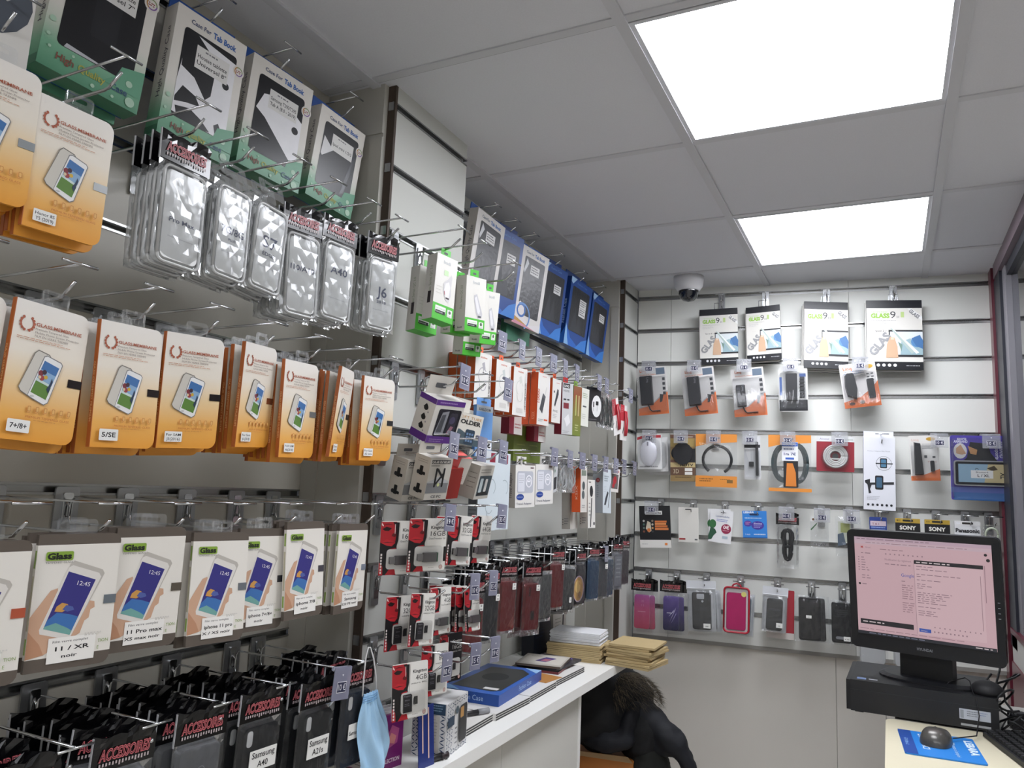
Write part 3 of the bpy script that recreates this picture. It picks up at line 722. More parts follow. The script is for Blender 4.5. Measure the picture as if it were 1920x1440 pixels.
orange_pack('L', -1.0, 1.236, 0.142, 25, 5, 2, ('Sam', 'A8'), 'orange screen protector pack twisted sideways on its hook', '#2a2426', 5)
orange_pack('L', -1.0, 1.357, 0.141, -2, 2, 2, ('For Sam', 'A2 core'), 'orange screen protector pack marked A2 core, last before the pillar', '#4a4a4c', 4)
# white tempered glass packs
glass_pack('L', -1.0, 0.573, -0.178, -7, 0, 0, ('XR', 'noir'), 'white tempered glass pack cut off by the left edge', '#c9654a', 2)
glass_pack('L', -1.0, 0.699, -0.173, -9, 0, 0, ('11 / XR', 'noir'), 'white tempered glass pack marked 11 / XR noir', '#7a838c', 2)
glass_pack('L', -1.0, 0.812, -0.167, -8, 1, 0, ('11 Pro max', 'XS max noir'), 'white tempered glass pack marked 11 Pro max XS max noir', '#6a6258', 2)
glass_pack('L', -1.0, 0.951, -0.179, -5, -3, -1, ('iphone 11 pro', 'X / XS noir'), 'white tempered glass pack marked iphone 11 pro X / XS noir', '#7c828a', 3)
glass_pack('L', -1.012, 1.058, -0.176, -3, -2, -1, ('iphone 7+/8+', 'noir'), 'white tempered glass pack marked iphone seven plus noir', '#4a4a50', 1)
glass_pack('L', -1.0, 1.159, -0.165, 2, -3, 0, ('iphone 7/8', 'noir'), 'white tempered glass pack marked iphone 7/8 noir', '#55565e', 2)
glass_pack('L', -1.0, 1.300, -0.172, 6, 0, -1, ('Samsung', 'S20 FE noir'), 'white tempered glass pack marked Samsung S20 FE noir', '#9aa4b4', 3)
# clear cases
CASEC = CLEAR('case_clear', '#eceeee', 0.5, 0.12)
CARDW = P('#eceeee', 0.25, coat=0.5)
def clear_case(y, z, yaw, tilt, roll, lines, label, w, hdr, n, sizes):
    ops = []
    for i, (l, (v, s, f)) in enumerate(zip(lines, sizes)):
        ops.append(('t', l, 0.5, v, s, '#38436a', dict(align='c', fit=f, bold=0.012)))
    ops += [('t', 'Designed for the new phone', 0.5, 0.25, 0.013, '#9a9ea8', dict(align='c', fit=0.66))]
    t = acc_bag('L', -1.0, y, z, yaw, tilt, roll, CARDW, label, 'sachets with clear phone cases', w=w + 0.012, h=0.218, hh=0.05, film=FILMW, header=hdr, cw=w - 0.012, ch=0.148, var=int(y * 100), caseops=ops)
    rim = MB(); a, b = (w - 0.006) / 2, 0.078
    rim.tube([(x_, -0.004, z_ - 0.027) for x_, z_ in rrect(-a, -b, a, b, 0.011, 4)] + [(-a + 0.0, -0.004, -b + 0.011 - 0.027)], 0.0028, CASEC)
    rim.build('case_rim', t, True)
    if not hdr:
        o = link('hang_tab', hangtab(w * 0.8, 0.03), t); o.location = (0, 0, 0.078); o.rotation_euler = (-0.35, 0, 0)
    rnd = random.Random(int(y * 999))
    for i in range(n):
        copy_tree(t, label='clear phone case sachet behind the %s one, %s from the front' % (lines[0], ORD[i]), group='clear sachets behind the front ones', skip=('print', 'case_print'),
                  mat=pose('L', -1.0 - 0.019 * (i + 1), y + rnd.uniform(-0.003, 0.003), z + H - rnd.random() * 0.006, yaw + rnd.uniform(-3, 3), tilt, roll + rnd.uniform(-2, 2)))
clear_case(0.802, 0.432, -2, -2, -1, ['Pro Max'], 'clear phone case sachet with ACCESSOIRES header marked Pro Max', 0.082, True, 3, [(0.42, 0.05, 0.66)])
clear_case(0.905, 0.440, 1, -2, -2, ['7G/8G', 'PLUS'], 'crinkled clear phone case sachet marked 7G/8G', 0.076, False, 3, [(0.48, 0.085, 0.78), (0.40, 0.028, 0.25)])
clear_case(0.993, 0.440, 0, -1, -4, ['S7', 'EDGE'], 'clear phone case sachet marked S7 EDGE', 0.078, False, 3, [(0.50, 0.15, 0.55), (0.40, 0.045, 0.45)])
clear_case(1.082, 0.416, -10, -2, 0, ['I10/A10'], 'clear phone case sachet with ACCESSOIRES header marked I10/A10', 0.078, True, 3, [(0.55, 0.07, 0.85)])
clear_case(1.188, 0.431, -8, -1, -2, ['A40'], 'clear phone case sachet with ACCESSOIRES header marked A40', 0.080, True, 3, [(0.60, 0.10, 0.66)])
clear_case(1.337, 0.443, -12, 1, 0, ['J6', '2018'], 'clear phone case sachet with ACCESSOIRES header marked J6 2018', 0.080, True, 2, [(0.46, 0.15, 0.42), (0.36, 0.04, 0.4)])
# black sachets at the bottom
DARK = P('#16181c', 0.4); CHAR = P('#24262b', 0.5); NAVY = P('#1b2433', 0.45); SMOKE = P('#3c3f44', 0.3)
def sachet_row(y, n, step, label, lab, st=None, case=DARK, yaw=0, z=-0.468, cut=False, caseops=None):
    t = acc_bag('L', -1.0, y, z, yaw, 1, -2, case, label, 'black headed case sachets in the bottom row', w=0.104, h=0.205, sticker=st, cut=cut, cw=0.082, ch=0.146, var=int(y * 100), caseops=caseops)
    rnd = random.Random(int(y * 500))
    for i in range(n):
        copy_tree(t, label='black headed sachet behind the %s, %s from the front' % (lab, ORD[i]), group='black headed sachets packed behind the front ones', skip=('sticker', 'case_print') + (() if i < 3 else ('print',)),
                  mat=pose('L', -1.0 - 0.012 - step * (i + 1), y + rnd.uniform(-0.010, 0.010), z + H + rnd.uniform(-0.008, 0.010), yaw + rnd.uniform(-4, 4), rnd.uniform(-1, 2), -2 + rnd.uniform(-4, 4)))
sachet_row(0.650, 9, 0.021, 'black ACCESSOIRES sachet in the bottom left corner of the photo', 'bottom left corner one', case=P('#5a5c60', 0.3))
sachet_row(0.798, 9, 0.021, 'black ACCESSOIRES sachet, second from the left in the bottom row', 'second one from the left', case=P('#77797c', 0.3))
sachet_row(0.938, 9, 0.021, 'black ACCESSOIRES sachet with a clear outlined case, third from the left', 'third one from the left', case=P('#6a6c70', 0.3), caseops=[('o', 0.55, 0.72, 0.10, 0.015, '#9a9ca0'), ('r', 0.18, 0.55, 0.85, 0.56, '#9a9ca0'), ('r', 0.40, 0.20, 0.75, 0.40, '#b0aeaa')])
sachet_row(1.070, 9, 0.021, 'black ACCESSOIRES sachet with a label reading Samsung A40', 'Samsung A40 one', (0.064, 0.034, 0.006, -0.012, ['Samsung', 'A40']), cut=True)
sachet_row(1.221, 8, 0.021, 'black ACCESSOIRES sachet with a label reading Samsung A21s', 'Samsung A21s one', (0.060, 0.036, 0.002, -0.020, ['Samsung', 'A21s']), cut=True, z=-0.480)
sachet_row(1.345, 6, 0.024, 'black ACCESSOIRES sachet behind the blue face mask', 'one under the face mask', (0.04, 0.03, -0.01, -0.03, ['Samsung']), cut=True, case=NAVY, z=-0.470)
price('L', -1.29, 1.276, SLAT[8] + H, '10 €', 'price tag reading 10 € beside the hanging blue face mask', 0.30, 6, -8, 0.062, 0.058)
# surgical mask on the last hook
def face_mask():
    t = thing('face_mask', 'light blue surgical face mask hanging by its ear loop from a hook', 'mask', mat=pose('L', -0.985, 1.362, -0.345 + H, -4, 0, 3))
    nx, nz = 28, 40; vs = []; fs = []
    for j in range(nz + 1):
        v = j / nz
        lw = -0.021 - 0.012 * math.sin(min(1.0, v / 0.75) * math.pi) - 0.004 * v
        rw = 0.023 + 0.050 * max(0, math.sin(min(1, v / 0.95) ** 1.4 * math.pi)) - 0.004 * v
        for i in range(nx + 1):
            u = i / nx
            pleat = 0.009 * abs(((u * 5 + 0.6 * v) % 1.0) - 0.5) * (1.4 - v)
            sag = 0.020 * math.sin(u * math.pi) * math.sin(min(1, v * 1.2) * 1.7)
            crease = 0.011 * math.sin(8 * v + 5 * u) * math.sin(u * math.pi) * v + 0.007 * math.sin(15 * u - 7 * v) * v
            vs.append((lw + (rw - lw) * u, -sag - pleat - crease, -0.085 - 0.185 * v - 0.012 * math.sin(u * math.pi) * v))
    for j in range(nz):
        for i in range(nx):
            a = j * (nx + 1) + i; fs.append((a, a + nx + 1, a + nx + 2, a + 1))
    m = P('#a9d0ee', 0.75, noise=0.03, nscale=60, bump=0.2, bscale=500)
    MB().add(vs, fs, m).build('cloth', t, True)
    e = MB()
    for k in range(4): e.tube([(-0.023, -0.004, -0.090 - k * 0.004), (0, -0.012, -0.089 - k * 0.004), (0.023, -0.004, -0.090 - k * 0.004)], 0.0008, P('#7aa8d0', 0.8), 5)
    e.build('pleats', t)
    MB().tube([(-0.021, -0.002, -0.088), (-0.019, -0.002, -0.05), (-0.012, 0, -0.012), (-0.003, 0.002, 0.006), (0.004, 0.002, 0.004), (0.013, 0, -0.02), (0.020, -0.002, -0.06), (0.022, -0.002, -0.088)], 0.0016, P('#dcdcdc', 0.8), 6).build('ear_loop', t, True)
face_mask()

# ------------------------------------------------------------------ pillar
PX = -1.09
for k, L, ys, what in ((2, 0.20, (1.472, 1.605, 1.783), ('the front green charger boxes', 'the middle green charger boxes', 'the far green charger box')),
                       (4, 0.20, (1.530, 1.650, 1.765), ('the purple car holder box', 'the soft tube holder box', 'the flat blue sachet')),
                       (5, 0.20, (1.500, 1.630, 1.745), ('the air vent holder boxes', 'the pink ended box', 'the grey holder box')),
                       (6, 0.20, (1.500, 1.640, 1.755), ('the 16GB memory stick', 'the 32GB memory stick', 'the 64GB memory stick')),
                       (7, 0.20, (1.505, 1.625, 1.720), ('the 32GB memory cards', 'the 8GB memory sticks', 'no card')),
                       (8, 0.20, (1.513, 1.645, 1.745), ('the lowest 4GB memory card', 'the second lowest memory card', 'the last memory card'))):
    for y, wht in zip(ys, what):
        hook('L', PX, max(y, 1.495), SLAT[k] + H, L, 'chrome hook on the white pillar holding %s' % wht, 'display hooks on the pillar')
for k, y, s, lb in ((4, 1.530, '10 €', 'above the purple car holder box'), (4, 1.758, '10 €', 'in front of the orange charger boxes, above the pillar row'), (5, 1.495, '10 €', 'above the air vent holder boxes'), (5, 1.630, '10 €', 'beside the pink ended box'), (5, 1.745, '10 €', 'above the grey holder box'),
                     (6, 1.495, '19 €', 'above the 16GB memory stick'), (6, 1.753, '35 €', 'beside the 64GB memory stick'), (7, 1.625, '10 €', 'above the 8GB memory sticks'), (7, 1.720, '15 €', 'in front of the red phone case sachets'),
                     (8, 1.513, '10 €', 'above the lowest memory cards'), (8, 1.645, '15 €', 'on the lowest pillar row, middle'), (8, 1.745, '19 €', 'on the lowest pillar row, farthest from the viewer')):
    price('L', PX, y, SLAT[k] + H, s, 'clip-on price tag reading %s %s' % (s, lb), 0.20, random.uniform(-4, 4), -4)
# green and white car charger boxes
GRE = P('#4fb83a', 0.4); WBX = P('#d4d1ca', 0.45)
def charger_box(x, y, z, yaw, tilt, roll, w, h, t_, kind, label):
    ops = [('t', 'budi', 0.5, 0.875, 0.05, '#b9bcbe', dict(align='c', fit=0.34, bold=0.03)), ('r', 0.0, 0.0, 1.0, 0.245, GRE)]
    if kind == 0:
        ops += [('r', 0.40, 0.70, 0.60, 0.78, '#bfe0ad'), ('p', [(0.50, 0.62), (0.62, 0.66), (0.74, 0.74), (0.80, 0.70), (0.78, 0.55), (0.80, 0.42), (0.72, 0.30), (0.55, 0.33), (0.42, 0.45), (0.40, 0.57)], '#c9c7c8'), ('p', [(0.50, 0.58), (0.66, 0.62), (0.74, 0.54), (0.70, 0.36), (0.56, 0.37), (0.46, 0.47)], '#e0dee0'),
                ('r', 0.56, 0.35, 0.72, 0.375, '#3a3034'), ('p', [(0.46, 0.45), (0.50, 0.40), (0.52, 0.41), (0.48, 0.47)], '#a03a48'), ('L', 0.08, 0.50, 0.38, 3, 0.05, 0.008, '#c2bfb8')]
    else:
        ops += [('p', [(0.40, 0.66), (0.55, 0.70), (0.62, 0.62), (0.86, 0.36), (0.84, 0.28), (0.66, 0.26), (0.56, 0.34), (0.42, 0.56)], '#bdbcc0'), ('p', [(0.44, 0.62), (0.54, 0.655), (0.74, 0.40), (0.70, 0.33), (0.60, 0.37)], '#dad9dc'), ('r', 0.64, 0.275, 0.80, 0.31, '#4a4a50')]
    ops += [('r', 0.12, 0.115, 0.62, 0.21, '#e4e6e2', 0.02), ('t', 'CAR CHARGER', 0.37, 0.16, 0.022, '#7ab56a', dict(align='c', fit=0.42)), ('r', 0.14, 0.095, 0.60, 0.145, '#15171a'), ('L', 0.17, 0.11, 0.56, 1, 0.03, 0.018, '#9aa09a'), ('r', 0.70, 0.085, 0.93, 0.20, '#dfe3dc', 0.02), ('c', 0.815, 0.16, 0.06, '#5a6a58'), ('L', 0.73, 0.105, 0.90, 2, 0.016, 0.006, '#8a9488')]
    so = [('t', 'Fast Series QC 3.0', 0.66, 0.40, 0.055, '#8a9a76', dict(rot=90, fit=0.42 * h / t_)), ('r', 0.40, 0.24, 0.72, 0.42, '#2b2226') if kind == 0 else ('t', 'budi', 0.3, 0.05, 0.03, '#55565a', dict(fit=0.45, bold=0.02))]
    r = box3('L', x, y, z, yaw, tilt, roll, w, h, t_, P('#dcdad4', 0.4), WBX, ops, label, 'charger box', 'charger_box', so, tab=(0.03, 0.02, GRE, 0.008), group='white and green charger boxes', topmat=GRE)
    MB().box(-w / 2 + 0.0005, w / 2 + 0.0004, -0.0001, t_ + 0.0002, -h / 2 - 0.0006, -h / 2 + 0.02, GRE).build('base_flap', r)
    return r
charger_box(-0.925, 1.485, 0.462, -16, -2, -5, 0.066, 0.160, 0.034, 0, 'white and green car charger box in front, near the J6 clear case')
charger_box(-0.985, 1.508, 0.445, -18, -2, -4, 0.066, 0.160, 0.034, 0, 'white and green car charger box hanging behind the front one')
charger_box(-0.925, 1.634, 0.459, -14, 3, 3, 0.072, 0.140, 0.034, 1, 'white and green car charger box showing a slim plug, middle hook')
charger_box(-0.965, 1.632, 0.456, -14, 3, 3, 0.072, 0.140, 0.034, 1, 'white and green car charger box hidden behind the slim plug one')
charger_box(-0.945, 1.750, 0.452, -6, 8, 6, 0.075, 0.140, 0.034, 1, 'white and green car charger box leaning on the far hook')
charger_box(-0.985, 1.735, 0.420, -10, 6, 4, 0.075, 0.140, 0.034, 1, 'lowest white and green car charger box, mostly hidden')
# purple holder box
PUR = P('#5b2d86', 0.4); PBW = P('#d9d6d0', 0.45)
win_ops = [('r', 0.0, 0.0, 1.0, 0.17, PUR), ('r', 0.0, 0.88, 1.0, 1.0, PUR), ('L', 0.12, 0.925, 0.78, 1, 0.03, 0.03, '#a58ac0'), ('r', 0.16, 0.16, 0.95, 0.80, P('#23222a', 0.2), 0.06), ('p', [(0.20, 0.20), (0.30, 0.72), (0.52, 0.76), (0.50, 0.22)], '#8d8f96'), ('p', [(0.24, 0.25), (0.31, 0.66), (0.44, 0.68), (0.42, 0.26)], '#4a4c52'), ('r', 0.58, 0.22, 0.86, 0.72, '#2f2d3a', 0.05), ('c', 0.70, 0.55, 0.10, '#4a4660'), ('p', [(0.60, 0.24), (0.72, 0.20), (0.80, 0.40), (0.70, 0.42)], '#9a6a7a'), ('L', 0.10, 0.08, 0.60, 2, 0.045, 0.018, '#a58ac0')]
sideops = [('r', 0, 0, 1, 0.17, PUR), ('r', 0, 0.88, 1, 1, PUR)]
for v in (0.72, 0.50, 0.30):
    sideops += [('c', 0.52, v, 0.13, '#141416', 0.10), ('p', [(0.36, v + 0.01), (0.50, v + 0.10), (0.64, v + 0.03), (0.56, v - 0.06)], '#141416'), ('c', 0.70, v - 0.08, 0.035, '#8a8790')]
box3('L', -0.925, 1.520, 0.150, -14, 22, 2, 0.092, 0.105, 0.060, PBW, PBW, win_ops, 'purple and white phone holder box with a window, tilted on the pillar', 'phone holder box', 'phone_holder_box', sideops, tab=(0.085, 0.045, '#c9c5bd', 0.05), topmat=P('#dcd9d3', 0.4))
tube_ops = [('t', 'SOFT TUBE', 0.94, 0.83, 0.085, '#b98a4a', dict(align='r', fit=0.90)), ('t', 'HOLDER', 0.94, 0.66, 0.13, '#1c1d20', dict(align='r', fit=0.94, bold=0.04)), ('p', [(0, 0), (1, 0), (1, 0.22), (0.75, 0.20), (0.5, 0.34), (0.2, 0.46), (0, 0.45)], '#4a5a62'), ('r', 0.42, 0.02, 0.78, 0.50, '#2c3c4c', 0.05)] + [('r', 0.47 + i * 0.095, 0.10 + j * 0.11, 0.54 + i * 0.095, 0.17 + j * 0.11, '#6a86a8') for i in range(3) for j in range(3)]
box3('L', -0.945, 1.662, 0.146, -12, 10, -4, 0.100, 0.078, 0.060, P('#d6d2c8', 0.45), P('#d0ccc3', 0.45), tube_ops, 'cream box lettered SOFT TUBE HOLDER beside the purple box', 'phone holder box', 'phone_holder_box', tab=(0.07, 0.035, '#cdc9c0', 0.04), topmat=P('#e2dfd8', 0.4))
t = box3('L', -0.955, 1.765, 0.150, -10, 0, 0, 0.07, 0.135, 0.010, P('#6a97cf', 0.35), P('#5a86be', 0.35), [('r', 0, 0.88, 1, 1, '#9aa0a6'), ('t', 'EARLDOM', 0.5, 0.90, 0.05, '#3a3c40', dict(align='c', fit=0.7, bold=0.03)), ('r', 0.06, 0, 1.0, 0.14, '#c9cdd2'), ('r', 0.22, 0.15, 0.98, 0.34, '#e8e8ea'), ('t', '10 €', 0.6, 0.185, 0.12, '#111216', dict(align='c', fit=0.66, bold=0.04)), ('L', 0.15, 0.07, 0.7, 1, 0.03, 0.03, '#6a6e74')], 'flat blue sachet with a 10 € label hanging behind the cream holder box', 'phone accessory', 'accessory_sachet', tab=(0.06, 0.02, P('#6c9bd6', 0.4), 0.004))
# air vent holder boxes
AV = [('r', 0.06, 0.86, 0.90, 0.95, '#2a2a2c'), ('t', 'CAR AIR VENT MOUNT', 0.48, 0.875, 0.055, '#d8d4cc', dict(align='c', fit=0.8, bold=0.02)), ('L', 0.06, 0.80, 0.55, 1, 0.03, 0.03, '#77746e'), ('r', 0.0, 0.16, 0.96, 0.42, '#77787a'), ('p', [(0.0, 0.42), (0.5, 0.56), (0.96, 0.44), (0.96, 0.40), (0.0, 0.40)], '#a9aaac')] + \
     [('r', u, 0.30, u + 0.08, 0.76, '#17181a', 0.03) for u in (0.30, 0.64)] + [('p', [(0.36, 0.70), (0.64, 0.50), (0.66, 0.56), (0.40, 0.76)], '#1b1c1e'), ('p', [(0.36, 0.40), (0.40, 0.36), (0.66, 0.58), (0.63, 0.64)], '#1b1c1e'), ('c', 0.51, 0.36, 0.06, '#b9c08a'), ('t', 'CE FC', 0.5, 0.05, 0.06, '#3a3a3c', dict(align='c', fit=0.45, bold=0.02))]
AVS = [('L', 0.2, 0.90, 0.85, 2, 0.05, 0.012, '#8a867e')]
for v in (0.62, 0.20):
    AVS += [('r', 0.40, v - 0.08, 0.62, v + 0.14, '#18191b', 0.04), ('r', 0.25, v - 0.06, 0.80, v + 0.01, '#18191b', 0.03), ('c', 0.34, v - 0.02, 0.10, '#26272a')]
BOXG = P('#c2bdb3', 0.5)
b1 = box3('L', -0.925, 1.502, 0.018, -12, 14, 3, 0.072, 0.098, 0.050, P('#bdb9b0', 0.5), BOXG, AV, 'grey box picturing an air vent phone mount, in front', 'phone holder box', 'phone_holder_box', AVS, tab=(0.068, 0.028, '#bcb7ad', 0.045), topmat=P('#d5d1c9', 0.5), group='air vent phone mount boxes')
copy_tree(b1, label='grey air vent phone mount box hanging behind the front one', mat=pose('L', -0.985, 1.500, 0.012 + H, -12, 14, 3))
box3('L', -0.965, 1.625, 0.008, -20, 22, 6, 0.060, 0.080, 0.045, P('#a8332e', 0.45), P('#a8332e', 0.45), None, 'red sided box half hidden behind the air vent mount box', 'box')
box3('L', -0.950, 1.652, 0.040, -14, 26, 0, 0.040, 0.070, 0.052, P('#d8d4cc', 0.5), P('#b8b3aa', 0.5), [('L', 0.1, 0.3, 0.8, 3, 0.08, 0.02, '#8a867e')], 'box with a pink red end, between the holder boxes', 'box', topmat=P('#e06a66', 0.45), sideops=[('r', 0, 0.42, 1, 1, P('#e06a66', 0.45)), ('L', 0.2, 0.3, 0.8, 1, 0.05, 0.03, '#8a857c')])
box3('L', -0.935, 1.742, 0.016, 4, 14, 3, 0.085, 0.088, 0.056, P('#c0bcb3', 0.5), P('#b3aea4', 0.5), [('L', 0.1, 0.86, 0.8, 2, 0.07, 0.03, '#8a867e'), ('r', 0.10, 0.10, 0.96, 0.70, '#37464e'), ('r', 0.20, 0.20, 0.40, 0.62, '#c2cfd2', 0.04), ('r', 0.55, 0.22, 0.72, 0.60, '#d8d8d4', 0.03), ('p', [(0.12, 0.12), (0.90, 0.12), (0.80, 0.22), (0.2, 0.2)], '#15171a')], 'grey box picturing two dark gadgets, last on the pillar row', 'box', sideops=[('L', 0.5, 0.75, 0.9, 4, 0.14, 0.02, '#6a665e')], tab=(0.05, 0.03, '#c9c6be', 0.05), topmat=P('#cfcbc2', 0.5))
# memory card blisters
REDK = P('#a51c26', 0.4); WK = P('#dedcd6', 0.4); BK = P('#121013', 0.4)
def memory_card(x, y, z, yaw, tilt, roll, size, kind, label, w=0.098, h=0.118, sub='DataTraveler 50', front=True, dark=False):
    t = thing('memory_card_blister', label, 'memory card', group='red and white memory card blisters', mat=pose('L', x, y, z + H, yaw, tilt, roll))
    link('card', slab(w, h, 0.0008, 0.005, BK if dark else WK, P('#cfcac4', 0.5)), t)
    e = P('#b7202b', 0.4)
    ops = [('p', [(0.0, 0.42), (0.0, 0.985), (0.40, 0.985), (0.43, 0.93), (0.40, 0.70), (0.43, 0.60), (0.40, 0.42)], REDK),
           ('p', [(0.0, 0.0), (0.0, 0.60), (0.14, 0.62), (0.28, 0.60), (0.42, 0.62), (0.44, 0.30), (0.30, 0.10), (0.30, 0.0)], BK),
           ('p', [(0.02, 0.60), (0.16, 0.66), (0.28, 0.64), (0.40, 0.60), (0.30, 0.53), (0.16, 0.545)], e), ('p', [(0.02, 0.60), (0.18, 0.61), (0.40, 0.60), (0.18, 0.595)], '#3a0c12'),
           ('p', [(0.04, 0.855), (0.14, 0.895), (0.28, 0.865), (0.20, 0.815), (0.10, 0.82)], '#1a0a0c'), ('p', [(0.02, 0.92), (0.18, 0.955), (0.34, 0.92), (0.18, 0.935)], '#5a0d14'),
           ('p', [(0.30, 0.76), (0.40, 0.80), (0.44, 0.74), (0.36, 0.70), (0.28, 0.72)], '#5a0d14'), ('p', [(0.30, 0.98), (0.47, 0.97), (0.46, 0.64), (0.42, 0.52), (0.38, 0.60), (0.40, 0.75), (0.37, 0.90)], BK),
           ('r', 0.355, 0.76, 0.372, 0.94, '#e0c8c4'), ('p', [(0.01, 0.93), (0.06, 0.90), (0.065, 0.92), (0.02, 0.97)], '#e0c8c4'),
           ('p', [(0.24, 0.48), (0.40, 0.50), (0.44, 0.40), (0.30, 0.42)], '#b7202b'), ('p', [(0.16, 0.0), (0.30, 0.14), (0.40, 0.10), (0.44, 0.0)], REDK), ('p', [(0.0, 0.0), (0.0, 0.24), (0.09, 0.16), (0.10, 0.0)], REDK)]
    for i in range(7): ops.append(('r', 0.025, 0.03 + i * 0.055, 0.065, 0.068 + i * 0.055, '#d8cfcb'))
    if not dark:
        ops += [('p', [(0.50, 0.985), (0.985, 0.985), (0.985, 0.02), (0.42, 0.02), (0.40, 0.14), (0.44, 0.30), (0.47, 0.55)], WK)]
    tc = '#e6e4e0' if dark else '#1b1b1d'
    ops += [('t', 'Kingston', 0.96, 0.80, 0.058, tc, dict(align='r', fit=0.40, bold=0.025)), ('t', size, 0.96, 0.665, 0.092, tc, dict(align='r', fit=0.32 if len(size) < 4 else 0.40)), ('t', sub, 0.96, 0.60, 0.032, tc, dict(align='r', fit=0.44)),
            ('c', 0.88, 0.075, 0.050, '#8c4a40'), ('o', 0.88, 0.075, 0.040, 0.012, '#d8c8c0'), ('c', 0.88, 0.075, 0.016, '#d8c8c0'), ('L', 0.55, 0.06, 0.72, 1, 0.02, 0.012, '#b0aca6')]
    ops.append(('r', 0.17 if kind == 'usb' else 0.23, 0.105, 0.90, 0.475, '#d9d7d2', 0.07))
    if kind == 'usb': ops.append(('r', 0.93, 0.18, 1.0, 0.46, '#141416', 0.01))
    printed(t, ops, w, h, 0.0004)
    bl = MB(); a = (0.16 - 0.5) * w if kind == 'usb' else (0.22 - 0.5) * w; b = (0.90 - 0.5) * w
    bl.prism(rrect(a, -0.40 * h, b, -0.02 * h, 0.008, 4), 0.0008, 0.004, BLIS, BLIS, inset=0.03); bl.build('blister', t)
    g = MB()
    if kind == 'usb':
        g.prism(rrect(-0.012, -0.315 * h, 0.022, -0.145 * h, 0.001, 1), 0.0015, 0.0085, P('#6e6c6e', 0.3, 0.8)); g.prism(rrect(-0.026, -0.29 * h, -0.012, -0.165 * h, 0.0006, 1), 0.002, 0.0075, P('#8a898b', 0.25, 0.9)); g.prism(rrect(0.022, -0.315 * h, 0.025, -0.145 * h, 0.0005, 1), 0.0015, 0.0085, P('#1f4a34', 0.4))
        g.build('memory_stick', t)
    else:
        g.prism([(-0.022, -0.375 * h), (0.002, -0.375 * h), (0.002, -0.08 * h), (-0.001, -0.06 * h), (-0.022, -0.06 * h)], 0.001, 0.0042, P('#17161a', 0.45)); g.build('card_adapter', t)
        MB().prism([(0.008, -0.26 * h), (0.019, -0.26 * h), (0.019, -0.12 * h), (0.010, -0.12 * h), (0.008, -0.16 * h)], 0.001, 0.0034, P('#1a191d', 0.45)).build('micro_card', t)
        printed(t, [('t', 'Kingston', 0.30, 0.40, 0.03, '#8a8890', dict(fit=0.17)), ('t', 'micro', 0.32, 0.33, 0.028, '#8a8890', dict(fit=0.13)), ('L', 0.31, 0.27, 0.45, 2, 0.03, 0.01, '#6a6870')], w, h, 0.0044, 'print_adapter')
    bl2 = None
    return t
memory_card(-0.935, 1.485, -0.130, -28, 4, 1, '16GB', 'usb', '16GB memory stick on a red and white face card, in front under 19 €')
memory_card(-0.985, 1.448, -0.138, -26, 2, 1, '16GB', 'usb', 'red face memory card blister behind the 16GB one')
memory_card(-0.935, 1.630, -0.126, -14, 0, -4, '32GB', 'usb', '32GB memory stick on a red and white face card', w=0.085)
memory_card(-0.965, 1.622, -0.130, -14, 0, -3, '32GB', 'usb', 'memory stick card hanging behind the 32GB stick', w=0.085)
memory_card(-0.935, 1.733, -0.127, -12, 2, -2, '64GB', 'usb', '64GB memory stick on a red and white face card', w=0.082)
memory_card(-0.975, 1.455, -0.300, -8, -2, -2, '32GB', 'sd', '32GB micro memory card blister, leftmost of its pillar row', h=0.115, sub='micro HC')
memory_card(-0.935, 1.480, -0.292, -4, -2, -5, '32GB', 'sd', '32GB micro memory card blister, overlapping the leftmost one', h=0.112, w=0.092, sub='micro HC')
memory_card(-0.940, 1.565, -0.284, 2, -3, -3, '4GB', 'usb', '4GB memory stick on a red and white face card', h=0.106, w=0.098)
memory_card(-0.925, 1.690, -0.293, -4, -6, -2, '8GB', 'usb', '8GB memory stick on a red and white face card, front of its stack', h=0.105, w=0.066)
for i in range(5):
    memory_card(-0.940 - i * 0.017, 1.678 - i * 0.003, -0.293, -10, -3, -2, '8GB', 'usb', 'memory stick card stacked behind the 8GB one, %s from the front' % ORD[i], h=0.105, w=0.070)['group'] = 'memory stick cards stacked behind the 8GB one'
memory_card(-0.935, 1.448, -0.436, -14, -5, -1, '4GB', 'sd', '4GB micro memory card blister, lowest on the pillar in front', w=0.104, h=0.114, sub='micro HC')
memory_card(-0.945, 1.560, -0.415, -8, -3, -3, '8GB', 'sd', '8GB micro memory card blister half hidden by a 10 € tag', w=0.096, h=0.112, sub='micro HC')
memory_card(-0.955, 1.648, -0.405, -4, -2, -2, '16GB', 'sd', 'black micro memory card blister above the blue flat box', w=0.096, h=0.112, sub='micro HC', dark=True)

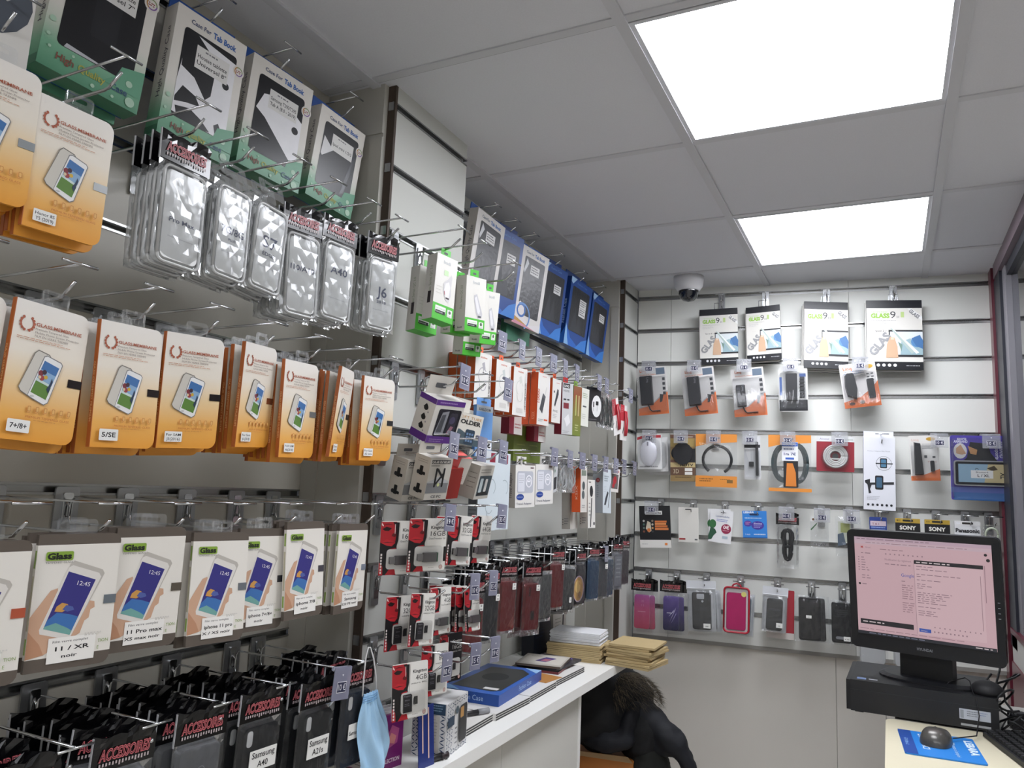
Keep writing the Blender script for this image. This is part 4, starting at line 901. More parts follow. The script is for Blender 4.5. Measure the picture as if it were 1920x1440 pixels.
# ------------------------------------------------------------------ recessed bay towards the back
R2 = (1.908, 2.039, 2.162, 2.283, 2.386, 2.497, 2.60, 2.731, 2.817, 2.95, 3.131)
R3 = (2.10, 2.265, 2.385, 2.455, 2.573, 2.645, 2.701, 2.828, 2.93, 3.062, 3.204)
R4 = (1.90, 2.02, 2.12, 2.23, 2.35, 2.47, 2.59, 2.71, 2.83, 2.95, 3.05, 3.16)
for k, ys, what in ((0, (2.13, 2.28, 2.44, 2.69, 2.95, 3.19), 'tablet case'), (3, R2, 'charger'), (5, R3, 'travel adapter'), (7, R4, 'phone case sachet')):
    for i, y in enumerate(ys):
        hook('L', -1.29, y, SLAT[k] + H, 0.15 if k == 0 else 0.30, 'chrome hook in the far bay, %s from the pillar, %s row' % (ORD[i], what), 'display hooks in the far bay')
for k, y, s in ((3, 1.908, '10 €'), (3, 2.039, '10 €'), (3, 2.162, '10 €'), (3, 2.283, '15 €'), (3, 2.386, '10 €'), (3, 2.497, '10 €'), (3, 2.731, '15 €'), (3, 2.817, '15 €'), (3, 3.131, '10 €'),
                (5, 2.317, '19 €'), (5, 2.455, '10 €'), (5, 2.573, '15 €'), (5, 2.701, '10 €'), (5, 2.828, '10 €'), (5, 2.951, '10 €'), (5, 3.062, '10 €'), (5, 3.204, '10 €'), (7, 2.857, '10 €')):
    row = {3: 'above the charger boxes', 5: 'above the travel adapter row', 7: 'above the phone case sachets'}[k]
    lst = {3: [1.908, 2.039, 2.162, 2.283, 2.386, 2.497, 2.731, 2.817, 3.131], 5: [2.317, 2.455, 2.573, 2.701, 2.828, 2.951, 3.062, 3.204], 7: [2.857]}[k]
    price('L', -1.29, y, SLAT[k] + H + (0.018 if k == 5 else 0), s, 'price tag reading %s %s in the far bay%s' % (s, row, (', %s one' % ORD[lst.index(y)]) if len(lst) > 1 else ''), 0.30, random.uniform(-5, 5), -3)
# tablet cases at the top
BLUF = P('#184792', 0.35); BLUS = P('#0f3576', 0.4); LEATH = P('#24252b', 0.35, bump=0.5, bscale=60)
def blue_case(x, y, z, yaw, w, h, label, lines, tilt=6, roll=-1):
    ops = [('p', [(0, 0.93), (0, 1), (0.25, 1), (0.08, 0.90)], '#9cc0e6'), ('t', 'Fashion Case', 0.5, 0.93, 0.03, '#5f8fd0', dict(align='c', fit=0.45)), ('r', 0.10, 0.22, 0.90, 0.88, LEATH, 0.04),
           ('p', [(0.18, 0.23), (0.35, 0.60), (0.45, 0.30), (0.55, 0.55), (0.66, 0.24)], '#3a3c42'), ('p', [(0, 0), (0, 0.26), (0.10, 0.24), (0.25, 0.12), (0.55, 0.05), (0.6, 0)], '#2a68c2'), ('p', [(0, 0), (0, 0.30), (0.05, 0.26), (0.12, 0.10), (0.20, 0)], '#86b4e2'), ('p', [(0.5, 0), (0.75, 0.14), (1, 0.20), (1, 0)], '#3a7fd0')]
    for i, l in enumerate(lines): ops += [('r', 0.48, 0.62 - i * 0.13, 0.78, 0.745 - i * 0.13, '#dcdcdc'), ('L', 0.51, 0.71 - i * 0.13, 0.75, 3, 0.03, 0.014, '#55565c')]
    r = box3('L', x, y, z, yaw, tilt, roll, w, h, 0.032, BLUF, BLUS, ops, label, 'tablet case', 'tablet_case_box', [('t', 'Fashion Case', 0.70, 0.30, 0.05, '#a9c4e6', dict(rot=90, fit=0.36 * h / 0.032)), ('p', [(0, 0), (1, 0), (1, 0.25), (0.4, 0.12)], '#2a68c2')], group='blue tablet case boxes')
    MB().box(-w / 2 + 0.004, w / 2 - 0.004, 0.032, 0.035, -h / 2, h / 2 + 0.030, BLUS).build('back_card', r)
    return r
def white_case(x, y, z, yaw, w, h, label, tilt=4, swirl=True):
    ops = [('t', 'Case For', 0.16, 0.92, 0.034, '#4a5a6e', dict(fit=0.28, bold=0.02)), ('t', 'Tab Book', 0.47, 0.912, 0.042, '#3f6aa8', dict(fit=0.38, bold=0.04)), ('r', 0.14, 0.14, 0.88, 0.88, LEATH, 0.04), ('p', [(0.15, 0.70), (0.22, 0.86), (0.30, 0.80), (0.18, 0.66)], '#cfd2d6'), ('r', 0.38, 0.68, 0.70, 0.80, '#dadada'), ('L', 0.41, 0.765, 0.67, 3, 0.03, 0.014, '#55565c')]
    if swirl:
        ops += [('p', [(0, 0), (0, 0.22), (0.20, 0.30), (0.34, 0.24), (0.40, 0.10), (0.60, 0.04), (1, 0.10), (1, 0)], '#d9d6d8'), ('p', [(0, 0.10), (0.3, 0.06), (0.7, 0.0), (0, 0)], '#b98a3a'), ('o', 0.26, 0.19, 0.16, 0.05, '#3a6ab0'), ('o', 0.30, 0.12, 0.30, 0.04, '#5a8ac8', -60, 120), ('p', [(0, 0.045), (0.4, 0.03), (0.9, 0.0), (0, 0)], '#c78a9a')]
    r = box3('L', x, y, z, yaw, tilt, -5, w, h, 0.034, P('#d6d3d0', 0.4), P('#b9b4ae', 0.45), ops, label, 'tablet case', 'tablet_case_box', [('t', 'High Quality Case', 0.70, 0.28, 0.045, '#4a4a52', dict(rot=90, fit=0.5 * h / 0.034))], group='white tablet case boxes in the far bay')
    MB().box(-w / 2 + 0.004, w / 2 - 0.004, 0.034, 0.037, -h / 2, h / 2 + 0.024, BLUB2).build('back_card', r)
    return r
BLUB2 = P('#1f4f9c', 0.45)
white_case(-1.165, 2.115, 0.752, -4, 0.172, 0.275, 'white Case For Tab Book box half hidden by the pillar', swirl=False)
blue_case(-1.172, 2.268, 0.742, -8, 0.175, 0.29, 'blue tablet case box between the pillar and the white swirl box', ['a'])
white_case(-1.152, 2.440, 0.726, -12, 0.165, 0.290, 'white Case For Tab Book box with a blue swirl, far bay')
box3('L', -1.205, 2.46, 0.615, -4, 2, 0, 0.17, 0.16, 0.025, P('#2e6b52', 0.4), P('#24563f', 0.4), None, 'dark green box hanging behind the blue swirl tablet box', 'box')
blue_case(-1.172, 2.685, 0.742, -6, 0.185, 0.285, 'blue tablet case box right of the white swirl box', ['a'])
blue_case(-1.163, 2.945, 0.744, -2, 0.225, 0.283, 'blue tablet case box with two stickers near the far pillar', ['a', 'b'])
blue_case(-1.163, 3.190, 0.738, 0, 0.215, 0.278, 'blue tablet case box closest to the back wall', ['a'])
# charger boxes
ORG = P('#b5501f', 0.45); ORGB = P('#c9532a', 0.45); WH2 = P('#dcdad6', 0.42)
def orange_charger(y, z, h, ops, label, n, w=0.088, side=ORG, st='KSIX', x=-1.0, yaw=-2, dz=0.0, tabc='#e8683a'):
    r = box3('L', x, y, z, yaw, 1, 1, w, h, 0.026, WH2, side, ops, label, 'charger box', 'charger_box', [('t', st, 0.7, 0.10, 0.07, '#e8a07a', dict(rot=90, fit=0.14 * h / 0.026))], tab=(0.024, 0.018, P(tabc, 0.4), 0.010), group='orange and white charger boxes')
    for i in range(n):
        copy_tree(r, label='box behind the %s one, %s from the front' % (' '.join(label.split(' box')[0].split(', ')[0].split()[:7]) + (' (%s hook)' % label.split(', ')[1].split(' ')[0] if ', ' in label else ''), ORD[i]), group='charger boxes behind the front ones', skip=('print',), mat=pose('L', x - 0.030 * (i + 1), y + random.uniform(-0.004, 0.004), z + H - dz, yaw, 1, 1))
    return r
def cord_art(c): return [('t', 'xssive', 0.5, 0.90, 0.045, '#c9522a', dict(align='c', fit=0.4)), ('o', 0.46, 0.58, 0.26, 0.035, c, 20, 250), ('p', [(0.40, 0.80), (0.55, 0.84), (0.62, 0.72), (0.50, 0.66)], c), ('o', 0.50, 0.42, 0.22, 0.03, c, 180, 400), ('r', 0.86, 0.10, 0.97, 0.92, '#cfcac4'), ('t', 'USB HOME CHARGER', 0.955, 0.14, 0.060, '#2a2a2c', dict(rot=90, fit=0.95, bold=0.02)), ('r', 0.30, 0.06, 0.75, 0.16, '#c9c6c2', 0.03)]
orange_charger(1.828, 0.298, 0.148, cord_art('#a8a6ac'), 'white and orange USB home charger box next to the pillar', 2)
orange_charger(1.952, 0.298, 0.146, cord_art('#bfc4c2'), 'white and orange travel charger box, second from the pillar', 2)
orange_charger(2.066, 0.296, 0.146, cord_art('#c9cac4'), 'white and orange travel charger box, third from the pillar', 2)
pw = [('t', 'xssive', 0.5, 0.93, 0.03, '#c9522a', dict(align='c', fit=0.34)), ('t', '10000', 0.15, 0.42, 0.10, '#b5502a', dict(rot=90, fit=0.5, bold=0.02)), ('p', [(0.18, 0.30), (0.42, 0.22), (0.62, 0.50), (0.38, 0.56)], '#3c3f44'), ('p', [(0.38, 0.56), (0.62, 0.50), (0.66, 0.56), (0.44, 0.62)], '#55585e'), ('p', [(0.55, 0.58), (0.62, 0.58), (0.76, 0.74), (0.70, 0.76)], '#c9c9c6'), ('r', 0.58, 0.09, 0.88, 0.12, '#d8562a'), ('L', 0.10, 0.10, 0.5, 2, 0.03, 0.012, '#8a8a8a')]
orange_charger(2.245, 0.295, 0.168, pw, 'white and orange 10000 power bank box', 2, w=0.088, side=ORGB)
orange_charger(2.352, 0.303, 0.148, [('p', [(0.24, 0.40), (0.36, 0.36), (0.72, 0.66), (0.70, 0.76), (0.56, 0.78)], '#33363b'), ('t', 'PH42', 0.15, 0.24, 0.05, '#55585c', dict(fit=0.5)), ('c', 0.22, 0.70, 0.06, '#222428'), ('t', 'xssive', 0.6, 0.90, 0.03, '#c9522a', dict(align='c', fit=0.4)), ('L', 0.15, 0.18, 0.6, 3, 0.035, 0.01, '#9a9a9a')], 'white box showing a dark rounded power bank, PH42', 2, w=0.07)
box3('L', -1.0, 2.452, 0.288, -10, 1, 2, 0.070, 0.180, 0.03, P('#c3c4c6', 0.4), P('#6a1f2c', 0.4), [('r', 0.08, 0.90, 0.70, 0.985, '#17181b'), ('t', 'LINQ', 0.39, 0.92, 0.04, '#e6e6e6', dict(align='c', fit=0.45, bold=0.03)), ('t', 'HOME', 0.10, 0.82, 0.045, '#7a7c80', dict(fit=0.55)), ('r', 0.12, 0.66, 0.36, 0.69, '#26282c'), ('r', 0.45, 0.66, 0.66, 0.69, '#26282c'), ('r', 0.12, 0.50, 0.62, 0.61, '#7a2430'), ('p', [(0.2, 0.30), (0.6, 0.40), (0.78, 0.24), (0.45, 0.15)], '#dcdcde'), ('L', 0.1, 0.06, 0.7, 2, 0.03, 0.01, '#9a9a9c')], 'grey and burgundy HOME charger box', 'charger box', 'charger_box', tab=(0.03, 0.02, '#c02f2f', 0.01))
for i, (yy, zz_, lb) in enumerate(((2.17, 0.225, 'dark red and white box hanging low behind the orange boxes'), (2.36, 0.215, 'dark wine red box hanging low behind the power bank'))):
    box3('L', -1.06, yy, zz_, -3, 0, 0, 0.085, 0.10, 0.03, P('#d8d4d0', 0.4), P('#7c1f33', 0.4), [('r', 0, 0.0, 0.35, 1, '#7c1f33'), ('L', 0.4, 0.3, 0.9, 2, 0.1, 0.04, '#b06a6a')], lb, 'charger box', 'charger_box')
GRN2 = P('#6f7f35', 0.42)
for i, (yy, zz_, lb, hh_) in enumerate(((2.545, 0.290, 'copper and green glass tube box beside the HOME charger', 0.178), (2.40, 0.190, 'olive green box hanging lowest behind the chargers', 0.19), (2.30, 0.185, 'olive green box hidden low behind the dark red boxes', 0.18))):
    box3('L', -1.0 if i == 0 else -1.10, yy, zz_, -8, 1, 0, 0.060 if i == 0 else 0.09, hh_, 0.028, RAMP('copper_green', [(0.0, '#6f8034'), (0.45, '#7c7434'), (0.8, '#8a4a2c'), (1.0, '#8a5a3a')]) if i == 0 else GRN2, GRN2, [('r', 0.25, 0.40, 0.40, 0.82, '#a9b06a', 0.05), ('r', 0.58, 0.40, 0.73, 0.82, '#b9a878', 0.05), ('L', 0.3, 0.2, 0.7, 3, 0.05, 0.02, '#c9cc9a')] if i == 0 else [('L', 0.2, 0.3, 0.8, 2, 0.1, 0.02, '#94a050')], lb, 'charger box', 'charger_box', tab=(0.025, 0.02, P('#7aa33a', 0.4), 0.01))
box3('L', -1.0, 2.618, 0.312, -4, 1, 0, 0.075, 0.140, 0.02, P('#d9dbd2', 0.4), P('#9fb08a', 0.4), [('L', 0.2, 0.85, 0.8, 3, 0.05, 0.02, '#8a9a7a'), ('r', 0.3, 0.5, 0.7, 0.54, '#55585a'), ('L', 0.2, 0.3, 0.7, 3, 0.05, 0.015, '#a9aca4')], 'narrow white and pale green box right of the green tube box', 'charger box', 'charger_box')
t = box3('L', -1.0, 2.720, 0.335, -10, 2, 3, 0.100, 0.130, 0.004, P('#17181c', 0.35), P('#17181c', 0.35), [('c', 0.68, 0.45, 0.36, '#dcdcdc', 0.42), ('r', 0.42, 0.42, 0.50, 0.58, '#17181c', 0.02), ('r', 0.62, 0.48, 0.82, 0.60, '#17181c', 0.02), ('r', 0.45, 0.30, 0.465, 0.45, '#17181c'), ('r', 0.71, 0.30, 0.725, 0.48, '#17181c'), ('r', 0.0, 0.0, 1, 0.12, '#17181c'), ('L', 0.1, 0.05, 0.8, 1, 0.02, 0.02, '#6a6a70')], 'black card with a white oval picturing two plugs', 'cable card', 'cable_card')
def cable_bag(x, y, z, col, label, w=0.07, h=0.15, frame='L', film=None, hdr=None, loops=3, yaw=-6, r=0.0024, tie=None):
    t = thing('cable_sachet', label, 'cable', mat=pose(frame, x, y, z + H, yaw, 0, 0))
    link('bag', bagmesh(w, h, 0.020, film or FILM, int(abs(y) * 100) % 3), t)
    m = MB(); rnd = random.Random(int(abs(x * 37 + y * 91) * 100))
    for i in range(loops):
        a, b = w * (0.16 + 0.05 * i), h * (0.36 - 0.03 * i); o = rnd.uniform(-0.006, 0.006)
        pts = [(o + a * math.sin(q * math.pi / 10), -0.002 - 0.003 * math.sin(q * 0.9 + i), b * math.cos(q * math.pi / 10) - 0.006) for q in range(21)]
        m.tube(pts, r, P(col, 0.4), 6)
    m.build('cable', t, True)
    if hdr: printed(t, hdr, w, h, 0.0125)
    return t
cable_bag(-1.0, 2.795, 0.325, '#20242a', 'clear sachet with a dark cable beside the black plug card', 0.075, 0.145)
cable_bag(-1.0, 2.855, 0.328, '#22302e', 'clear sachet with a coiled dark green cable, far bay', 0.075, 0.150)
cable_bag(-1.0, 2.905, 0.325, '#1e2024', 'clear sachet with a black cable next to the red earphones', 0.07, 0.145)
def earphone_pack(y, z, roll, label):
    r = box3('L', -1.0, y, z, -4, 0, roll, 0.070, 0.150, 0.003, P('#dcdad8', 0.4), P('#c8c6c4', 0.4), [('r', 0, 0.55, 0.60, 1.0, '#b22b38'), ('L', 0.1, 0.9, 0.5, 3, 0.05, 0.015, '#d88a90'), ('p', [(0.3, 0.2), (0.5, 0.4), (0.55, 0.36), (0.36, 0.18)], '#3a3a3e')], label, 'earphones', 'earphone_pack')
    m = MB()
    for s in (-1, 1): m.tube([(0.012 + s * 0.008, -0.005, 0.05), (0.014 + s * 0.012, -0.007, 0.01), (0.012 + s * 0.010, -0.007, -0.03), (0.012 + s * 0.006, -0.005, -0.055)], 0.004, P('#b22b38', 0.35), 6)
    m.build('earphone_cord', r, True)
    return r
earphone_pack(2.985, 0.315, 14, 'red and white earphone pack tilted beside the cable sachets')
earphone_pack(3.085, 0.300, 0, 'red and white earphone pack hanging straight beside the far pillar')
# travel adapters
TAW = P('#dedcd8', 0.4); TAS = P('#b4aea5', 0.45)
def travel(y, label, z, x=-1.0, yaw=-7):
    ops = [('r', 0.08, 0.34, 0.90, 0.86, P('#b9bcc6', 0.25), 0.07), ('r', 0.13, 0.38, 0.46, 0.82, '#d4d6de', 0.03), ('L', 0.17, 0.74, 0.42, 4, 0.05, 0.012, '#9a9ca6'), ('o', 0.68, 0.62, 0.17, 0.03, '#eeeef2'), ('o', 0.68, 0.58, 0.13, 0.03, '#e2e2e8'), ('r', 0.60, 0.60, 0.74, 0.64, '#e8e8ee'), ('r', 0.75, 0.925, 0.92, 0.955, '#5a3a40'),
           ('c', 0.24, 0.25, 0.19, '#2a4692', 0.085), ('t', 'SAMSUNG', 0.24, 0.238, 0.022, '#c9d2ea', dict(align='c', fit=0.28)), ('t', 'Travel Adapter', 0.06, 0.07, 0.05, '#4a4e66', dict(fit=0.78))]
    r = box3('L', x, y, z, yaw, 0, 2, 0.112, 0.128, 0.040, TAW, TAS, ops, label, 'charger box', 'charger_box', [('t', 'Travel Adapter', 0.70, 0.22, 0.09, '#4a4650', dict(rot=90, fit=0.60 * 0.128 / 0.040))], group='white travel adapter boxes', topmat=P('#e6e4e0', 0.4))
    m = MB(); 
    for a, b, c, d in ((-0.014, -0.009, 0.064, 0.086), (-0.014, 0.014, 0.082, 0.090), (0.004, 0.014, 0.070, 0.076)): m.box(a, b, 0.006, 0.010, c, d, TAW)
    m.build('hang_tab', r)
    return r
travel(2.275, 'white travel adapter box in front, far bay', 0.022)
travel(2.130, 'white travel adapter box turned towards the pillar', 0.012)
travel(2.215, 'white travel adapter box hidden behind the front one', 0.018, -1.055)
# tall pale blue boxes just behind the pillar
for i, (yy, xx) in enumerate(((1.885, -1.0), (1.985, -1.01))):
    box3('L', xx, yy, -0.005, -3, 0, 0, 0.10, 0.22, 0.03, P('#ccd6dc', 0.4), P('#8f9498', 0.45), [('r', 0.55, 0.86, 0.85, 0.98, '#8a1f36'), ('o', 0.7, 0.55, 0.22, 0.02, '#9aa8ae', -60, 120), ('o', 0.6, 0.30, 0.2, 0.02, '#9aa8ae', 180, 330), ('L', 0.1, 0.12, 0.9, 2, 0.04, 0.008, '#a8b4ba'), ('r', 0.49, 0.0, 0.505, 0.25, '#8f9aa0')], 'pale blue white cable box %s' % ('half hidden by the pillar' if i == 0 else 'beside the travel adapters'), 'cable box', 'cable_box', [('r', 0.1, 0.30, 0.9, 0.55, '#55575a'), ('L', 0.1, 0.25, 0.9, 3, 0.05, 0.015, '#6a6c70')])
for i, (yy, xx) in enumerate(((2.392, -1.02), (2.435, -1.0), (2.50, -1.0))):
    cable_bag(xx, yy, 0.055, '#dcdee0', 'clear sachet with a white cable, %s right of the travel adapters' % ORD[i], 0.068, 0.115, film=FILMW)
sd = box3('L', -1.0, 2.365, 0.040, 10, 3, 8, 0.055, 0.085, 0.004, P('#c9ccce', 0.4), P('#b0b3b5', 0.4), [('r', 0.1, 0.12, 0.8, 0.60, '#23262b', 0.04), ('c', 0.3, 0.85, 0.1, '#5a8a6a')], 'small pale card with a black device behind the travel adapter', 'phone accessory', 'accessory_card')
box3('L', -1.0, 2.634, 0.012, -6, -1, 0, 0.052, 0.165, 0.035, P('#d6d2cc', 0.42), P('#d8592a', 0.42), [('r', 0.15, 0.80, 0.85, 0.92, '#7a8478'), ('c', 0.45, 0.58, 0.22, '#4e5455', 0.30), ('c', 0.4, 0.38, 0.22, '#5a6062', 0.30), ('L', 0.2, 0.14, 0.7, 2, 0.04, 0.02, '#8a8a86')], 'orange sided earphone box hanging from an orange tab', 'earphone box', 'earphone_box', [('t', 'KSIX', 0.66, 0.28, 0.05, '#f0c8b0', dict(rot=90, fit=0.30 * 0.165 / 0.035))], tab=(0.026, 0.02, P('#e2683a', 0.4), 0.01))
box3('L', -1.0, 2.718, -0.040, -6, -2, 0, 0.062, 0.178, 0.034, P('#dcdad4', 0.42), P('#aaa69e', 0.45), [('c', 0.50, 0.76, 0.22, '#26282c', 0.34), ('p', [(0.48, 0.62), (0.60, 0.62), (0.40, 0.02), (0.30, 0.02)], '#2c2e32'), ('L', 0.15, 0.94, 0.5, 1, 0.03, 0.02, '#55585c'), ('L', 0.12, 0.5, 0.36, 4, 0.08, 0.02, '#6a6c70'), ('r', 0.72, 0.06, 0.92, 0.12, '#3a3c40')], 'tall white box picturing a black headset arm', 'headset box', 'headset_box', [('r', 0.1, 0.18 - 0.05 * i, 0.18, 0.20 - 0.05 * i, '#26282c') for i in range(3)] + [('L', 0.3, 0.20, 0.8, 3, 0.05, 0.02, '#6a6c70')])
box3('L', -1.05, 2.665, -0.045, -4, -2, 0, 0.062, 0.178, 0.034, P('#d2cfc8', 0.42), P('#a5a199', 0.45), None, 'tall grey white box half hidden behind the headset box', 'headset box', 'headset_box', [('r', 0.1, 0.18 - 0.05 * i, 0.18, 0.20 - 0.05 * i, '#26282c') for i in range(3)] + [('L', 0.3, 0.20, 0.8, 3, 0.05, 0.02, '#6a6c70')])
box3('L', -1.0, 2.892, 0.010, -10, -2, -2, 0.066, 0.172, 0.045, P('#c9d2d8', 0.42), P('#9ea3a8', 0.45), [('L', 0.15, 0.82, 0.7, 3, 0.05, 0.025, '#8f9aa2'), ('p', [(0.15, 0.18), (0.35, 0.18), (0.68, 0.46), (0.55, 0.50), (0.3, 0.34)], '#3c4046'), ('L', 0.1, 0.6, 0.4, 4, 0.04, 0.01, '#a8b2b8'), ('p', [(0.60, 0.12), (0.66, 0.12), (0.95, 0.66), (0.9, 0.70)], '#5a6066')], 'grey blue car charger box with a red emblem on its side', 'charger box', 'charger_box', [('c', 0.5, 0.74, 0.20, '#9a2c34'), ('o', 0.5, 0.74, 0.11, 0.04, '#d0a0a0'), ('L', 0.4, 0.6, 0.6, 6, 0.05, 0.02, '#7a7e84')], tab=(0.03, 0.02, '#c9c9c9', 0.01))
rw = box3('L', -1.0, 2.985, 0.055, -12, 3, -3, 0.070, 0.095, 0.045, P('#dedad6', 0.42), P('#cfcac4', 0.45), [('r', 0.10, 0.14, 0.88, 0.76, P('#6a6262', 0.25), 0.03), ('c', 0.5, 0.50, 0.20, '#a83038', 0.24), ('c', 0.4, 0.28, 0.14, '#a83038'), ('c', 0.85, 0.88, 0.05, '#a83038')], 'white window box with red earphones by the far pillar', 'earphone box', 'earphone_box', [('r', 0.12, 0.14, 0.88, 0.76, P('#5a5654', 0.25))], tab=(0.03, 0.018, '#e0ddd8', 0.01))
# phone case sachets
REDC = P('#6e1f22', 0.4); BLUC = P('#2c4a68', 0.4); GRYC = P('#55585c', 0.35); MOONC = P('#26242a', 0.35)
def far_sachet(y, case, label, n, z=-0.315, yaw=-8, ops=None, st=None, header=True, film=None, h=0.205, roll=-2, w=0.094):
    t = acc_bag('L', -1.0, y, z, yaw, 0, roll, case, label, 'phone case sachets in the far bay', w=w, h=h, hh=0.046, sticker=st, var=int(y * 50), caseops=ops, header=header, film=film, cw=0.074, ch=0.140)
    rnd = random.Random(int(y * 300))
    for i in range(n):
        copy_tree(t, label='sachet behind the %s, %s from the front' % (' '.join(label.split(', ')[0].replace('phone case ', '').split()[:9]), ORD[i]), group='far bay sachets behind the front ones', skip=('print', 'case_print', 'sticker'),
                  mat=pose('L', -1.022 - 0.021 * i, y + rnd.uniform(-0.012, 0.006), z + H + rnd.uniform(-0.01, 0.006), yaw + rnd.uniform(-6, 6), 0, roll + rnd.uniform(-3, 3)))
STK = lambda u, v: (0.018, 0.018, u, v, ['A50', 'case'])
far_sachet(1.835, REDC, 'dark red phone case sachet half hidden by the 10 € tag', 3, -0.335, st=STK(0.02, 0.02))
far_sachet(1.925, P('#24262a', 0.4), 'black phone case sachet with a small sticker near the pillar', 4, -0.318, st=STK(0.025, 0.02))
far_sachet(2.035, REDC, 'red phone case sachet with a small sticker, third from the pillar', 5, -0.308, st=STK(0.02, 0.03), ops=[('p', [(0.5, 0.1), (0.9, 0.3), (0.9, 0.05)], '#8a4a44')])
far_sachet(2.205, P('#6a1c20', 0.35), 'large red phone case sachet with a ring holder, frontmost of the row', 6, -0.330, -12, ops=[('r', 0.38, 0.22, 0.66, 0.42, '#3a1c1e', 0.06), ('r', 0.44, 0.25, 0.60, 0.39, '#17181a', 0.05), ('p', [(0.20, 0.72), (0.32, 0.74), (0.36, 0.90), (0.22, 0.95)], '#3a1214')], st=STK(0.020, 0.032), h=0.222, w=0.10)
far_sachet(2.300, P('#181a1e', 0.35), 'black phone case in a white topped sachet behind the large red one', 3, -0.310, header=False, film=FILMW)
far_sachet(2.405, REDC, 'dark red phone case sachet beside the white strip sachet', 3, -0.285, st=STK(0.022, 0.035))
far_sachet(2.500, P('#1a1c1f', 0.4), 'black phone case in a narrow tilted white sachet', 2, -0.305, -14, header=False, film=FILMW, roll=-5, st=(0.012, 0.018, 0.012, -0.06, ['A7']))
far_sachet(2.620, MOONC, 'phone case sachet printed with a golden moon', 4, -0.300, -3, ops=[('c', 0.22, 0.40, 0.62, '#b9a4b8'), ('c', 0.20, 0.40, 0.56, '#b08a50'), ('c', 0.12, 0.46, 0.30, '#d0b070'), ('c', 0.35, 0.25, 0.16, '#8a6a4a'), ('c', 0.36, 0.55, 0.12, '#c79a5a')], h=0.20)
far_sachet(2.755, BLUC, 'blue grey phone case sachet right of the moon printed one', 3, -0.295)
far_sachet(2.850, GRYC, 'clear grey phone case sachet with a white sticker', 3, -0.298, -12, st=STK(0.02, 0.02))
far_sachet(2.925, BLUC, 'blue phone case in a white sachet with a green leaf', 1, -0.300, header=False, film=FILMW, ops=[('p', [(0.2, 1.1), (0.35, 1.25), (0.4, 1.12)], '#3f7a45')])
far_sachet(3.035, P('#6c6e74', 0.3), 'grey phone case sachet showing a phone screen near the far pillar', 2, -0.285, -10, ops=[('r', 0.12, 0.08, 0.9, 0.92, '#8a8d95', 0.06), ('L', 0.3, 0.8, 0.8, 5, 0.12, 0.04, '#b9bcc4')], h=0.198)
far_sachet(3.125, P('#4a4246', 0.3), 'dark phone case sachet closest to the back wall', 2, -0.275, -10, h=0.195)

# ------------------------------------------------------------------ end wall
def bpos(x, d=0.10): return x, bwy(x, d)
def bhook(x, k, label, L=0.12, group='display hooks on the back wall'):
    return hook('B', x, bwy(x, 0.0), SLATB[k] + H, L, 'chrome hook on the back wall holding %s' % label, group)
def btag(x, k, s, label, L=0.125):
    price('B', x, bwy(x, 0.0), SLATB[k] + H, s, 'price tag reading %s %s' % (s, label), L, 0, 0, 0.064, 0.054, True)
def bcard(x, z, w, h, t_, front, side, ops, label, cat, name, yaw=0, tilt=0, roll=0, r=0.004, d=0.10, which=(1, 1, 1, 1)):
    xx, yy = bpos(x, d)
    o = thing(name, label, cat, mat=pose('B', xx, yy, z + H, yaw, tilt, roll))
    link('card', slab(w, h, t_, r, front, side, which), o)
    if ops: printed(o, ops, w, h)
    return o
def dome(o, x0, y0, x1, y1, depth, w, h, r=0.006, name='blister', mat=None):
    m = MB().prism(rrect((x0 - .5) * w, (y0 - .5) * h, (x1 - .5) * w, (y1 - .5) * h, r, 3), 0.0012, depth, mat or BLIS, mat or BLIS, inset=0.04)
    return m.build(name, o)
KB = P('#17181c', 0.4); OR2 = P('#c96a3a', 0.45)
